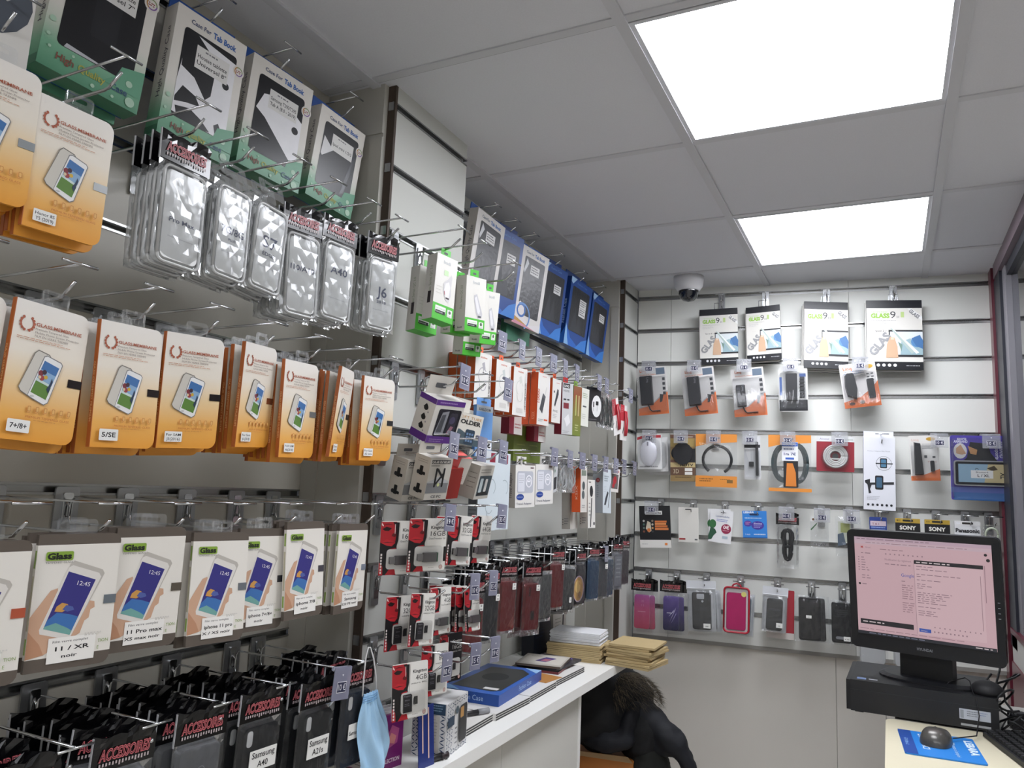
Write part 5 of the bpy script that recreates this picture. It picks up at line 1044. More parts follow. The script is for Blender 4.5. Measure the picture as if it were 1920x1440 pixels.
# tempered glass packs of the top row
def h9(x, z, w, h, yaw, tilt, roll, model, label, n=0, green=True):
    ops = [('r', 0, 0.885, 1, 1.0, P('#15171d', 0.35)), ('r', 0, 0, 1, 0.115, P('#15171d', 0.35)), ('t', 'TEMPERED', 0.08, 0.82, 0.020, '#a9c48a', dict(fit=0.30)), ('t', 'GLASS', 0.08, 0.745, 0.062, '#86b53c' if green else '#5a7a3a', dict(fit=0.34, bold=0.05)), ('t', '9', 0.43, 0.74, 0.10, '#3a3c40', dict(fit=0.10)), ('t', 'H', 0.55, 0.74, 0.035, '#5a5c60'),
           ('r', 0.62, 0.75, 0.68, 0.83, '#a9bf7a'), ('p', [(0.74, 0.88), (0.82, 0.88), (1.0, 0.76), (1.0, 0.70)], '#dcdcda'), ('t', 'GLASS', 0.76, 0.835, 0.05, '#77787c', dict(rot=-42, fit=0.22, bold=0.04)), ('L', 0.08, 0.705, 0.62, 1, 0.02, 0.006, '#9a9a9c'), ('L', 0.08, 0.68, 0.36, 3, 0.018, 0.006, '#b0b0b0'), ('t', model, 0.16, 0.545, 0.024, '#3a3c40', dict(fit=0.34)),
           ('r', 0.40, 0.185, 1.0, 0.57, '#1a1c20'), ('r', 0.42, 0.215, 1.0, 0.545, '#c9d0d2'), ('p', [(0.60, 0.215), (0.62, 0.40), (0.78, 0.45), (1.0, 0.30), (1.0, 0.215)], '#8fa8b0'), ('c', 0.90, 0.40, 0.11, '#4f7fae'), ('p', [(0.80, 0.45), (0.95, 0.50), (1.0, 0.42), (1.0, 0.30), (0.88, 0.34)], '#3f6a9a'),
           ('p', [(0.42, 0.60), (0.48, 0.58), (0.86, 0.26), (0.80, 0.23)], '#a4b4b0'), ('p', [(0.45, 0.60), (0.50, 0.57), (0.93, 0.25), (0.88, 0.23)], '#dfe6e4'), ('p', [(0.56, 0.40), (0.64, 0.36), (0.62, 0.26)], '#6f8a80'),
           ('t', 'GLAS', 0.13, 0.19, 0.105, '#8d8e90', dict(rot=52, fit=0.52, bold=0.05)), ('p', [(0.34, 0.17), (0.56, 0.17), (0.55, 0.33), (0.50, 0.46), (0.42, 0.47), (0.36, 0.36)], '#c2a184'), ('p', [(0.43, 0.43), (0.49, 0.43), (0.485, 0.46), (0.44, 0.465)], '#d9c0a8'), ('L', 0.70, 0.055, 0.95, 1, 0.02, 0.010, '#b9babd')]
    for i in range(4): ops.append(('c', 0.20 + i * 0.10, 0.065, 0.032, '#cfd0d4'))
    o = bcard(x, z, w, h, 0.008, P('#cfcdc7', 0.4), P('#20231f', 0.45), ops, label, 'tablet accessory', 'tablet_glass_pack', yaw, tilt, roll, 0.010, 0.075, (0, 1, 1, 0))
    o['group'] = 'tablet screen glass packs'
    MB().tube([(-0.018, 0.010, h / 2 - 0.004), (-0.018, 0.010, h / 2 + 0.03), (0.018, 0.010, h / 2 + 0.03), (0.018, 0.010, h / 2 - 0.004)], 0.002, CHROME).build('hanger_wire', o)
    for i in range(n):
        xx, yy = bpos(x - 0.006 * (i + 1), 0.075 - 0.014 * (i + 1))
        copy_tree(o, label='tablet glass pack tucked behind the %s, %s from the front' % (label.split(', ')[-1], ORD[i]), skip=('print', 'hanger'), mat=pose('B', xx, yy, z + H - 0.006 * (i + 1), yaw * 0.7, tilt, roll))
    return o
h9(-0.690, 0.743, 0.172, 0.263, -1, 0, 1, 'Ipad Air', 'black and white tablet glass pack, first from the dome camera', 1)
h9(-0.494, 0.752, 0.150, 0.257, -8, -3, 2, '', 'black and white tablet glass pack, turned second one', 1)
h9(-0.232, 0.736, 0.185, 0.308, 10, -5, -2, '', 'large black and white tablet glass pack, third one', 2)
h9(0.039, 0.728, 0.220, 0.310, 5, -3, -1, 'Ipad 2 / 3 / 4', 'largest black and white tablet glass pack, marked Ipad 2 / 3 / 4', 1)
for x, nm in ((-0.69, 'the first tablet glass pack'), (-0.494, 'the second tablet glass pack'), (-0.232, 'the third tablet glass pack'), (0.039, 'the largest tablet glass pack')):
    bhook(x, 0, nm, 0.07)
# notebook adapters
def adapter(x, z, w, h, roll, label, bw, bx, small=False):
    ops = [('p', [(0, 0), (1, 0), (1, 0.46), (0.72, 0.34), (0.45, 0.20), (0, 0.14)], OR2), ('p', [(0, 0.14), (0.45, 0.20), (0.72, 0.34), (1, 0.46), (1, 0.49), (0.72, 0.37), (0.45, 0.225), (0, 0.16)], '#a9acb0'), ('t', 'Linq', 0.12, 0.90, 0.055, '#c9642f', dict(fit=0.2, bold=0.02)), ('t', 'Notebook AC Adapter', 0.12, 0.83, 0.03, '#c9744a', dict(fit=0.55)), ('r', 0.66, 0.83, 0.95, 0.97, '#5a6a7c')] + \
          [('r', 0.85, 0.70 - i * 0.10, 0.94, 0.76 - i * 0.10, '#33363c') for i in range(4)] + [('p', [(0.72, 0.24), (0.80, 0.26), (0.86, 0.40), (0.74, 0.42)], '#1b1c20'), ('t', '18', 0.62, 0.04, 0.05, '#6a2c1c', dict(fit=0.12))]
    o = bcard(x, z, w, h, 0.003, P('#d6d4d2', 0.4), P('#c9c9c9', 0.3), ops, label, 'laptop adapter', 'adapter_blister', 0, 0, roll)
    o['group'] = 'laptop adapters on the back wall'
    hh = 0.62 * h if not small else 0.46 * h
    c = MB().prism(rrect(bx - bw / 2, -0.30 * h, bx + bw / 2, -0.30 * h + hh, 0.004, 3), 0.002, 0.024, P('#22242a', 0.45), P('#191b20', 0.45), inset=0.06)
    c.text('Linq', bx + 0.006, -0.30 * h + hh * 0.92, 0.010, '#8a8c94', 0.0246, rot=-math.pi / 2); c.build('power_brick', o)
    MB().tube([(bx + 0.004, -0.006, -0.30 * h), (bx + 0.012, -0.008, -0.40 * h), (bx + 0.02, -0.006, -0.43 * h), (0.03, -0.005, -0.43 * h)], 0.003, P('#17181b', 0.5)).build('lead', o, True)
    dome(o, 0.02, 0.05, 0.97, 0.80, 0.026, w, h)
    return o
adapter(-0.984, 0.487, 0.140, 0.226, 5, 'laptop adapter blister with orange corner, leftmost on the back wall', 0.058, -0.026)
adapter(-0.771, 0.484, 0.148, 0.220, 6, 'laptop adapter blister with orange corner and brown grey brick', 0.056, -0.022)
adapter(-0.554, 0.479, 0.141, 0.219, 5, 'laptop adapter blister with the smaller black brick', 0.040, -0.034, True)
o = bcard(-0.368, 0.492, 0.122, 0.204, 0.003, P('#d2d2d0', 0.4), P('#c9c9c9', 0.3), [('L', 0.3, 0.92, 0.7, 2, 0.04, 0.015, '#9a9aa0'), ('r', 0.02, 0.02, 0.98, 0.26, '#1c1e24'), ('r', 0.04, 0.36, 0.12, 0.76, '#3a66b0'), ('r', 0.72, 0.76, 0.94, 0.83, '#3a5a9a')] + [('c', 0.80, 0.66 - i * 0.07, 0.09, '#26282e', 0.035) for i in range(6)], 'universal adapter blister with a black tower and spare tips', 'laptop adapter', 'adapter_blister', 0, 0, 1, 0.020)
MB().prism(rrect(-0.030, -0.055, 0.018, 0.068, 0.004, 3), 0.002, 0.026, P('#1b1d23', 0.4), P('#15171c', 0.4), inset=0.05).build('power_brick', o)
m = MB()
for i in range(6): m.prism(rrect(0.028, 0.040 - i * 0.0155, 0.048, 0.052 - i * 0.0155, 0.003, 2), 0.001, 0.010, P('#202228', 0.4))
m.build('spare_tips', o)['kind'] = 'stuff'
dome(o, 0.05, 0.06, 0.95, 0.86, 0.028, 0.122, 0.204)
o = bcard(-0.100, 0.507, 0.144, 0.192, 0.003, P('#d8d4d2', 0.4), P('#c9c9c9', 0.3), [('p', [(0, 0), (1, 0), (1, 0.56), (0.8, 0.40), (0.5, 0.24), (0, 0.14)], OR2), ('t', 'Linq', 0.10, 0.86, 0.07, '#c9642f', dict(fit=0.24, bold=0.02)), ('L', 0.10, 0.81, 0.7, 2, 0.04, 0.016, '#8a9ab8'), ('c', 0.82, 0.90, 0.11, '#c9a030', 0.06)] + [('r', 0.72 + 0.12 * (i % 2), 0.72 - 0.07 * (i // 2), 0.79 + 0.12 * (i % 2), 0.745 - 0.07 * (i // 2), '#3a3c42') for i in range(6)] + [('c', 0.22, 0.09, 0.08, '#3a2420', 0.05), ('c', 0.50, 0.11, 0.07, '#4a3020', 0.06)], 'plug adapter blister with orange corner, hanging apart under a 15 € tag', 'plug adapter', 'adapter_blister', 0, 0, 7)
MB().prism([(-0.055, -0.045), (-0.020, -0.062), (-0.012, -0.02), (-0.018, 0.048), (-0.024, 0.056), (-0.046, 0.056), (-0.056, 0.045), (-0.060, 0.0)], 0.002, 0.026, P('#202226', 0.35), P('#17181c', 0.35), inset=0.08).build('power_brick', o)
MB().tube([(-0.018, -0.014, 0.036), (0.026, -0.014, 0.040)], 0.004, CHROME).build('pin', o)
MB().prism(rrect(0.028, -0.062, 0.055, 0.022, 0.004, 3), 0.001, 0.012, P('#1c1e22', 0.4)).build('tip_strip', o)
dome(o, 0.03, 0.05, 0.97, 0.78, 0.028, 0.144, 0.192)
for x, s, lb in ((-1.01, '35 €', 'above the leftmost laptop adapter'), (-0.802, '35 €', 'above the brown grey laptop adapter'), (-0.585, '35 €', 'above the smaller laptop adapter'), (-0.389, '35 €', 'above the universal adapter with spare tips'), (-0.111, '15 €', 'above the plug adapter on the back wall')):
    bhook(x, 2, lb.replace('above ', ''), 0.12); btag(x, 2, s, lb)
# third row
def bag_on_wall(x, z, w, h, label, cat, name, film=None, d=0.10, roll=0, depth=0.020):
    xx, yy = bpos(x, d)
    o = thing(name, label, cat, mat=pose('B', xx, yy, z + H, 0, 0, roll))
    link('bag', bagmesh(w, h, depth, film or FILM, int(abs(x) * 100) % 3), o)
    return o
def loop(o, cx, cz, rx, rz, r, col, n=1, depth=0.006, a0=0, a1=360, name='cable'):
    m = MB()
    for i in range(n):
        N = 28
        m.tube([(cx + (rx - i * r * 1.7) * math.cos(math.radians(a0 + (a1 - a0) * q / N)), -depth - 0.001 * (i % 2), cz + (rz - i * r * 1.7) * math.sin(math.radians(a0 + (a1 - a0) * q / N))) for q in range(N + 1)], r, P(col, 0.45), 6)
    return m.build(name, o, True)
o = bcard(-0.989, 0.200, 0.112, 0.160, 0.004, P('#dcdcdc', 0.4), P('#c9c9cc', 0.3), [('r', 0, 0.90, 1, 1, '#d6d6d6'), ('p', [(0, 0.84), (0, 0.92), (0.3, 0.98), (0.98, 0.98), (0.98, 0.90), (0.3, 0.90)], '#b0303a'), ('L', 0.08, 0.06, 0.9, 1, 0.03, 0.02, '#7a7a80')], 'white computer mouse in a blister with a red top', 'computer mouse', 'mouse_blister', 0, 1, 2, d=0.115)
m = MB(); vs = []; fs = []
for j in range(9):
    for i in range(16):
        a = 2 * math.pi * i / 16; q = j / 8 * math.pi / 2
        vs.append((-0.004 + 0.039 * math.cos(a) * math.cos(q), -0.003 - 0.026 * math.sin(q), -0.004 + 0.063 * math.sin(a) * math.cos(q)))
for j in range(8):
    for i in range(16): fs.append((j * 16 + i, j * 16 + (i + 1) % 16, (j + 1) * 16 + (i + 1) % 16, (j + 1) * 16 + i))
m.add(vs, fs, P('#e2e2ea', 0.3)); m.build('mouse_shell', o, True)
MB().prism(rrect(-0.0065, 0.026, -0.0005, 0.044, 0.003, 3), 0.020, 0.0275, P('#9a9aa4', 0.4)).build('scroll_wheel', o)
dome(o, 0.04, 0.08, 0.96, 0.88, 0.034, 0.112, 0.160, 0.03)
for i in range(2):
    xx, yy = bpos(-0.970 + 0.014 * i, 0.077 - 0.037 * i); copy_tree(o, label='white mouse blister behind the front one, %s from the front' % ORD[i], group='mouse blisters behind the front one', skip=('print', 'mouse_shell', 'scroll'), mat=pose('B', xx, yy, 0.190 - 0.012 * i + H, 0, 1, 2))
o = bcard(-0.842, 0.176, 0.112, 0.213, 0.026, P('#8a7248', 0.45), P('#6a5638', 0.45), [('r', 0, 0.92, 1, 1, '#6a4a3a'), ('L', 0.4, 0.94, 0.95, 1, 0.02, 0.02, '#c9b8a8'), ('r', 0, 0.74, 1, 0.92, '#a08a52'), ('c', 0.5, 0.60, 0.48, '#17181c', 0.34), ('r', 0.52, 0.40, 1.0, 0.70, '#17181c'), ('r', 0.40, 0.46, 0.48, 0.62, '#8a7248'), ('r', 0, 0.40, 0.60, 0.46, '#6a4a3c'), ('r', 0, 0.30, 1, 0.40, '#b5a274'), ('t', 'HDTV', 0.40, 0.32, 0.055, '#2a241c', dict(fit=0.52, bold=0.03)), ('r', 0, 0.13, 1, 0.30, '#5e4433'), ('t', '3D', 0.12, 0.17, 0.09, '#c2b49a', dict(fit=0.22)), ('r', 0.58, 0.22, 0.88, 0.28, '#d8d6d0'), ('r', 0.58, 0.14, 0.88, 0.20, '#d8d6d0'), ('L', 0.2, 0.08, 0.85, 1, 0.02, 0.02, '#5e4a33')], 'brown and gold HDTV cable box with a round black coil', 'cable box', 'cable_box', 0, 0, 1, 0.003)
MB().prism([(-0.05 + 0.05 + 0.044 * math.cos(a * math.pi / 8), 0.020 + 0.052 * math.sin(a * math.pi / 8)) for a in range(17)], 0.002, 0.010, P('#16171b', 0.5)).build('coil', o)
ORF = P('#d98a35', 0.3, coat=0.6)
def orange_bag(x, z, w, h, label, cable, n, top, bot):
    o = bag_on_wall(x, z, w, h, label, 'cable', 'cable_sachet', FILMW, depth=0.022)
    MB().prism([(-w / 2, h / 2 - top * h), (-w / 6, h / 2 - top * h * 0.75), (w / 2, h / 2 - top * h * 0.62), (w / 2, h / 2), (-w / 2, h / 2)], 0.0108, 0.0116, ORF).build('top_band', o)
    MB().prism(rrect(-w / 2, -h / 2, w / 2, -h / 2 + bot * h, 0.003, 2), 0.0108, 0.0116, ORF).build('bottom_band', o)
    MB().poly(rrect(-0.016, h / 2 - 0.022, 0.016, h / 2 - 0.014, 0.003, 2), 0.0122, P('#2a1c10', 0.6)).build('hang_slot', o)
    return o
o = orange_bag(-0.694, 0.167, 0.180, 0.237, 'orange banded sachet with a thick black cable ring', 0, 1, 0.24, 0.21)
loop(o, 0.004, 0.004, 0.062, 0.062, 0.0068, '#15171a', 1, 0.004, -60, 235)
printed(o, [('t', 'Linq', 0.10, 0.80, 0.045, '#efdcc0', dict(fit=0.16)), ('L', 0.10, 0.14, 0.42, 2, 0.04, 0.022, '#7a5220'), ('r', 0.76, 0.08, 0.90, 0.14, '#7a5a2a'), ('L', 0.60, 0.14, 0.9, 1, 0.02, 0.01, '#7a5220')], 0.180, 0.237, 0.0120)
o = bcard(-0.540, 0.184, 0.070, 0.192, 0.003, P('#cfd0d2', 0.35), P('#c9c9cc', 0.3), [('L', 0.2, 0.85, 0.85, 1, 0.03, 0.02, '#8a8a8e'), ('r', 0.02, 0.73, 0.98, 0.80, '#24262a'), ('p', [(0.05, 0.72), (0.40, 0.72), (0.40, 0.40), (0.30, 0.40)], '#e0e0e0')], 'small antenna and adapter blister, narrow and grey', 'antenna', 'antenna_blister', 0, 0, 1)
MB().prism(rrect(0.014, -0.080, 0.026, 0.070, 0.003, 2), 0.002, 0.014, P('#1b1d21', 0.4)).build('antenna_rod', o)
MB().prism(rrect(-0.014, -0.040, 0.006, -0.018, 0.002, 2), 0.002, 0.012, P('#1b1d21', 0.4)).build('dongle', o)
dome(o, 0.05, 0.05, 0.95, 0.70, 0.016, 0.070, 0.192)
o = orange_bag(-0.385, 0.163, 0.176, 0.246, 'orange banded sachet with a grey cable and a blue price label', 0, 1, 0.22, 0.06)
loop(o, -0.026, 0.0, 0.048, 0.082, 0.0034, '#3c4a4c', 4, 0.004); loop(o, 0.030, 0.0, 0.046, 0.086, 0.0034, '#3c4a4c', 4, 0.0045)
MB().prism(rrect(-0.026, -0.105, 0.034, 0.030, 0.004, 3), 0.0105, 0.0120, P('#1b1c1f', 0.4)).build('plug_card', o)
MB().prism([(-0.018, -0.10), (0.026, -0.10), (0.024, -0.04), (0.012, 0.0), (-0.012, 0.0)], 0.0122, 0.0128, P('#cf7a2c', 0.4)).build('plug_card_print', o)
lb = MB().prism(rrect(-0.032, 0.010, 0.034, 0.092, 0.001, 1), 0.0130, 0.0136, P('#e6e8ee', 0.45)); lb.build('price_label', o)
printed(o, [('r', 0.32, 0.80, 0.69, 0.87, '#3a62b4'), ('t', 'NOUVEAU', 0.505, 0.815, 0.03, '#e8ecf6', dict(align='c', fit=0.30)), ('L', 0.36, 0.74, 0.60, 1, 0.03, 0.022, '#2a3c6a'), ('t', '1m 7€', 0.505, 0.64, 0.045, '#26386c', dict(align='c', fit=0.28, bold=0.02)), ('r', 0.40, 0.565, 0.60, 0.60, '#3a62b4')], 0.176, 0.246, 0.0140, 'print_label')
o = bcard(-0.202, 0.208, 0.150, 0.150, 0.003, P('#8f2632', 0.4), P('#c9c9cc', 0.3), [('r', 0, 0.85, 1, 1, '#d2d4d4'), ('t', 'Alcatel', 0.08, 0.90, 0.05, '#6a5a9a', dict(fit=0.25)), ('c', 0.72, 0.925, 0.02, '#3f8a55'), ('t', 'antenne', 0.76, 0.90, 0.05, '#6a8a72', dict(fit=0.2))], 'red card with a round coil of white cable', 'cable', 'cable_blister', 0, 1, -1)
loop(o, 0.0, -0.010, 0.046, 0.046, 0.0042, '#dcdcda', 4, 0.010)
MB().prism([(0.012 * math.cos(a * math.pi / 8), -0.010 + 0.012 * math.sin(a * math.pi / 8)) for a in range(16)], 0.003, 0.012, P('#3a3c3e', 0.5)).build('plug', o)
MB().box(-0.030, 0.030, -0.014, -0.010, -0.024, -0.018, P('#e0e0de', 0.4)).build('cable_tie', o)
dome(o, 0.12, 0.06, 0.88, 0.80, 0.018, 0.150, 0.150, 0.05)
o = bcard(-0.033, 0.130, 0.121, 0.305, 0.030, P('#d9dbe2', 0.42), P('#c4c6cc', 0.45), [('t', 'Outdoor Adaptive Bike Mount', 0.12, 0.80, 0.016, '#8a8c96', dict(fit=0.72)), ('o', 0.64, 0.64, 0.25, 0.012, '#6a6c74'), ('r', 0.52, 0.575, 0.74, 0.71, '#1b1c20', 0.03), ('r', 0.55, 0.59, 0.71, 0.695, '#4a7a9a', 0.02), ('r', 0.38, 0.63, 0.92, 0.645, '#2a2c30'), ('p', [(0.04, 0.40), (0.20, 0.42), (0.20, 0.37), (0.95, 0.39), (0.95, 0.355), (0.25, 0.34), (0.20, 0.28), (0.24, 0.23), (0.16, 0.22), (0.12, 0.34), (0.04, 0.37)], '#212328'), ('r', 0.36, 0.28, 0.62, 0.47, '#17181c', 0.04), ('r', 0.40, 0.305, 0.58, 0.445, '#3c5f7a', 0.03), ('L', 0.1, 0.18, 0.5, 3, 0.02, 0.006, '#a0a2aa')] + [('c', 0.14 + i * 0.145, 0.07, 0.04, '#26282c') for i in range(6)], 'tall white bike phone mount box, longest on the back wall', 'phone holder box', 'bike_mount_box', 0, 0, -1, 0.001)
MB().prism([(-0.058, 0.150), (0.058, 0.150), (0.058, 0.180), (-0.058, 0.180)], -0.030, -0.029, P('#d4d6dc', 0.45)).build('hang_flap', o)
o = bcard(0.136, 0.199, 0.108, 0.187, 0.003, P('#d2d0cc', 0.4), P('#c9c9cc', 0.3), [('p', [(0, 0), (1, 0), (1, 0.26), (0.5, 0.14), (0, 0.10)], OR2), ('t', 'Linq', 0.10, 0.88, 0.05, '#c9a08a', dict(fit=0.24)), ('c', 0.76, 0.92, 0.16, '#b99030', 0.07), ('L', 0.45, 0.80, 0.95, 4, 0.03, 0.012, '#7a7a7e'), ('t', 'TYPE-C', 0.60, 0.40, 0.03, '#a84a3a', dict(fit=0.32)), ('r', 0.5, 0.5, 0.6, 0.56, '#3a3c40'), ('r', 0.78, 0.5, 0.88, 0.54, '#3a3c40')], 'black USB hub blister with an orange corner', 'usb hub', 'usb_hub_blister', 1, -1, 2)
MB().prism([(-0.040, -0.070), (-0.008, -0.070), (-0.014, 0.062), (-0.036, 0.066)], 0.002, 0.020, P('#1d1f23', 0.4), P('#15171a', 0.4), inset=0.05).build('hub_body', o)
MB().prism(rrect(0.020, -0.056, 0.034, -0.012, 0.003, 2), 0.002, 0.012, P('#1d1f23', 0.4)).build('plug', o)
dome(o, 0.04, 0.05, 0.96, 0.78, 0.024, 0.108, 0.187)
o = bcard(0.335, 0.163, 0.212, 0.262, 0.003, P('#4c3f9c', 0.4), P('#c9c9cc', 0.3), [('t', 'sports', 0.12, 0.93, 0.045, '#d8d6ee', dict(fit=0.16, bold=0.03)), ('t', 'ARMBAND', 0.06, 0.885, 0.04, '#d8d6ee', dict(fit=0.24, bold=0.03)), ('c', 0.17, 0.76, 0.115, '#d2d0d0', 0.15), ('p', [(0.10, 0.80), (0.18, 0.86), (0.27, 0.72), (0.20, 0.70), (0.10, 0.72)], '#c29a7a'), ('t', 'ARMBAND', 0.83, 0.92, 0.06, '#d8d6ee', dict(rot=-90, fit=0.32, bold=0.03)), ('t', 'sports', 0.76, 0.80, 0.05, '#d8d6ee', dict(rot=-90, fit=0.20, bold=0.03)), ('p', [(0.28, 0.66), (0.34, 0.90), (0.64, 0.88), (0.68, 0.74), (0.80, 0.60), (0.2, 0.60)], '#191b20'), ('p', [(0.30, 0.84), (0.46, 0.78), (0.44, 0.70), (0.34, 0.72)], '#b98a5a'), ('r', 0.04, 0.0, 0.96, 0.12, '#3a6aa8'), ('r', 0.0, 0.12, 1, 0.20, '#5a6ab0')], 'purple sports armband blister in the corner by the red frame', 'armband', 'armband_blister', 1, 3, 0, 0.008)
MB().prism(rrect(-0.096, -0.072, 0.096, 0.030, 0.010, 3), 0.003, 0.010, P('#9a9c9e', 0.4)).build('armband_border', o)
MB().prism(rrect(-0.091, -0.067, 0.091, 0.025, 0.006, 3), 0.010, 0.0105, P('#1a1c20', 0.3)).build('armband_window', o)
printed(o, [('r', 0.12, 0.28, 0.92, 0.56, '#8faec2'), ('p', [(0.55, 0.28), (0.62, 0.56), (0.92, 0.56), (0.92, 0.28)], '#c2b48a'), ('p', [(0.60, 0.50), (0.72, 0.54), (0.78, 0.48), (0.68, 0.46)], '#4a4030'), ('t', 'XL', 0.82, 0.44, 0.07, '#2a2a2c', dict(rot=-90, fit=0.12, bold=0.03)), ('t', '00', 0.40, 0.50, 0.05, '#5a6a74', dict(rot=-90, fit=0.12)), ('r', 0.33, 0.345, 0.70, 0.465, '#e2e2e0'), ('t', 'Brassard', 0.515, 0.425, 0.025, '#3a3a3e', dict(align='c', fit=0.20)), ('t', 'L / XL', 0.54, 0.365, 0.04, '#1a1a1c', dict(align='c', fit=0.20, bold=0.02))], 0.212, 0.262, 0.0108, 'print_window')
dome(o, 0.01, 0.02, 0.99, 0.97, 0.022, 0.212, 0.262, 0.012)
for x, s, lb in ((-1.003, '10 €', 'above the white mouse'), (-0.859, '10 €', 'above the HDTV cable box'), (-0.716, '10 €', 'above the thick black cable ring'), (-0.561, '10 €', 'above the antenna blister'), (-0.404, '10 €', 'above the grey cable sachet'), (-0.197, '10 €', 'above the white cable coil'), (0.177, '10 €', 'above the black USB hub'), (0.424, '10 €', 'above the purple armband')):
    x2 = min(x, 0.36); bhook(x2, 4, lb.replace('above ', '')); btag(x2, 4, s, lb)
bhook(-0.033, 4, 'the tall bike mount box')
# fourth row
o = bcard(-0.963, -0.141, 0.141, 0.188, 0.006, P('#15161a', 0.4), P('#1d1e22', 0.4), [('r', 0.0, 0.0, 1, 0.185, '#dcdad6'), ('r', 0.20, 0.79, 0.74, 0.88, '#d9d9d6'), ('t', 'Mobicarte', 0.47, 0.81, 0.052, '#17181a', dict(align='c', fit=0.48, bold=0.03)), ('r', 0.50, 0.60, 0.88, 0.645, '#c9713a'), ('r', 0.50, 0.545, 0.86, 0.59, '#d58a50'), ('r', 0.50, 0.49, 0.90, 0.535, '#c9713a'), ('r', 0.50, 0.42, 0.93, 0.475, '#d07a42')] + [('c', 0.14 + 0.28 * (i % 2), 0.64 - 0.085 * (i // 2), 0.035, c) for i, c in enumerate(('#c9c9c6', '#8a7a6a', '#4a6a62', '#b9b0a2', '#5f6f6a', '#b98a5a', '#7a4a3a', '#3a3c40'))] + [('p', [(0.20, 0.46), (0.26, 0.64), (0.36, 0.60), (0.38, 0.40), (0.30, 0.36)], '#cfc4b0'), ('c', 0.30, 0.42, 0.06, '#c9713a'), ('r', 0.80, 0.06, 0.88, 0.115, '#d8792e'), ('L', 0.06, 0.08, 0.3, 1, 0.02, 0.015, '#b0b0ae')], 'black and white Mobicarte prepaid card pack', 'prepaid card', 'prepaid_card_pack', 0, 0, 3, 0.001)
o = bcard(-0.814, -0.124, 0.089, 0.154, 0.003, P('#d4d2cc', 0.5), P('#c9c7c2', 0.5), [('r', 0.03, 0.06, 0.34, 0.11, '#9a3a3a'), ('r', 0.80, 0.06, 0.94, 0.10, '#5a5a5c'), ('r', 0.34, 0.93, 0.60, 0.96, '#3a3a3c')], 'plain cream card hanging between Mobicarte and the green leaf card', 'card', 'blank_card', 0, 0, 1, 0.001)
o = bcard(-0.674, -0.124, 0.098, 0.144, 0.003, P('#dfe0e2', 0.45), P('#c9cacc', 0.5), [('c', 0.13, 0.55, 0.16, '#2f6a3c', 0.20), ('p', [(0, 0.2), (0.06, 0.46), (0.26, 0.40), (0.34, 0.30), (0.22, 0.20), (0.14, 0.08), (0, 0.06)], '#24513a'), ('t', 'Lycamobile', 0.24, 0.78, 0.06, '#5a6a94', dict(fit=0.60)), ('L', 0.3, 0.70, 0.85, 2, 0.05, 0.018, '#6a7ac2'), ('c', 0.74, 0.44, 0.22, '#8f2446'), ('t', '0€', 0.74, 0.44, 0.10, '#f0e6e8', dict(align='c', fit=0.26, bold=0.03)), ('L', 0.60, 0.38, 0.88, 1, 0.03, 0.016, '#d8a8b8'), ('r', 0.60, 0.14, 0.84, 0.22, '#a9b9c4', 0.01), ('L', 0.45, 0.92, 0.75, 1, 0.02, 0.02, '#3a3a3c')], 'white prepaid card with a green leaf and a 0€ disc', 'prepaid card', 'prepaid_card_pack', 0, 0, -5, 0.001)
xx, yy = bpos(-0.682, 0.09); copy_tree(o, label='white prepaid card hanging behind the 0€ one', mat=pose('B', xx, yy, -0.120 + H, 0, 0, 1))
o = bcard(-0.531, -0.108, 0.102, 0.118, 0.016, P('#2f7fd0', 0.4), P('#2764a8', 0.4), [('t', 'LEBARA', 0.05, 0.91, 0.07, '#dce8f6', dict(fit=0.44, bold=0.04)), ('r', 0.30, 0.83, 0.68, 0.90, '#15315c', 0.03), ('L', 0.10, 0.72, 0.85, 1, 0.03, 0.03, '#bcd6f0'), ('c', 0.22, 0.53, 0.16, '#4a3a9c', 0.13), ('c', 0.62, 0.47, 0.26, '#43349a', 0.18), ('L', 0.12, 0.56, 0.34, 2, 0.06, 0.03, '#d88aa8'), ('t', 'illimites', 0.46, 0.50, 0.07, '#dcd6f2', dict(fit=0.34)), ('L', 0.46, 0.44, 0.8, 2, 0.05, 0.02, '#b8b0e0'), ('t', '1 mois', 0.10, 0.11, 0.06, '#e6f0fa', dict(fit=0.2)), ('L', 0.45, 0.12, 0.95, 1, 0.04, 0.04, '#c2daf2'), ('r', 0, 0, 1, 0.03, '#1b4a86')], 'bright blue prepaid card box lettered LEBARA', 'prepaid card', 'prepaid_card_box', 0, 0, 2, 0.002)
o = bag_on_wall(-0.397, -0.192, 0.088, 0.190, 'black coiled cable in a clear sachet with ACCESSOIRES header', 'cable', 'cable_sachet', depth=0.030)
h_ = link('header_card', hdrmesh(0.094, 0.05), o); h_.location = (0, 0, 0.090)
printed(o, header_ops(), 0.094, 0.05, 0.0026, loc=(0, 0, 0.115))
m = MB()
for i in range(5):
    pts = [((0.010 + 0.0045 * i) * math.sin(q * math.pi / 8) * (1.25 if math.cos(q * math.pi / 8) > 0 else 1.0) * (0.55 + 0.55 * abs(math.cos(q * math.pi / 8))), -0.004 - 0.003 * math.sin(q + i), 0.062 * math.cos(q * math.pi / 8) + 0.010 - 0.010 * (i % 2)) for q in range(17)]
    m.tube(pts, 0.0042, P('#141519', 0.45), 6)
m.box(-0.013, 0.013, -0.012, 0.002, -0.008, 0.004, P('#141519', 0.5)); m.build('cable', o, True)
o = bag_on_wall(-0.269, -0.126, 0.072, 0.130, 'small clear sachet with a thin white cord and dash header', 'cable', 'cable_sachet', FILMW, depth=0.010)
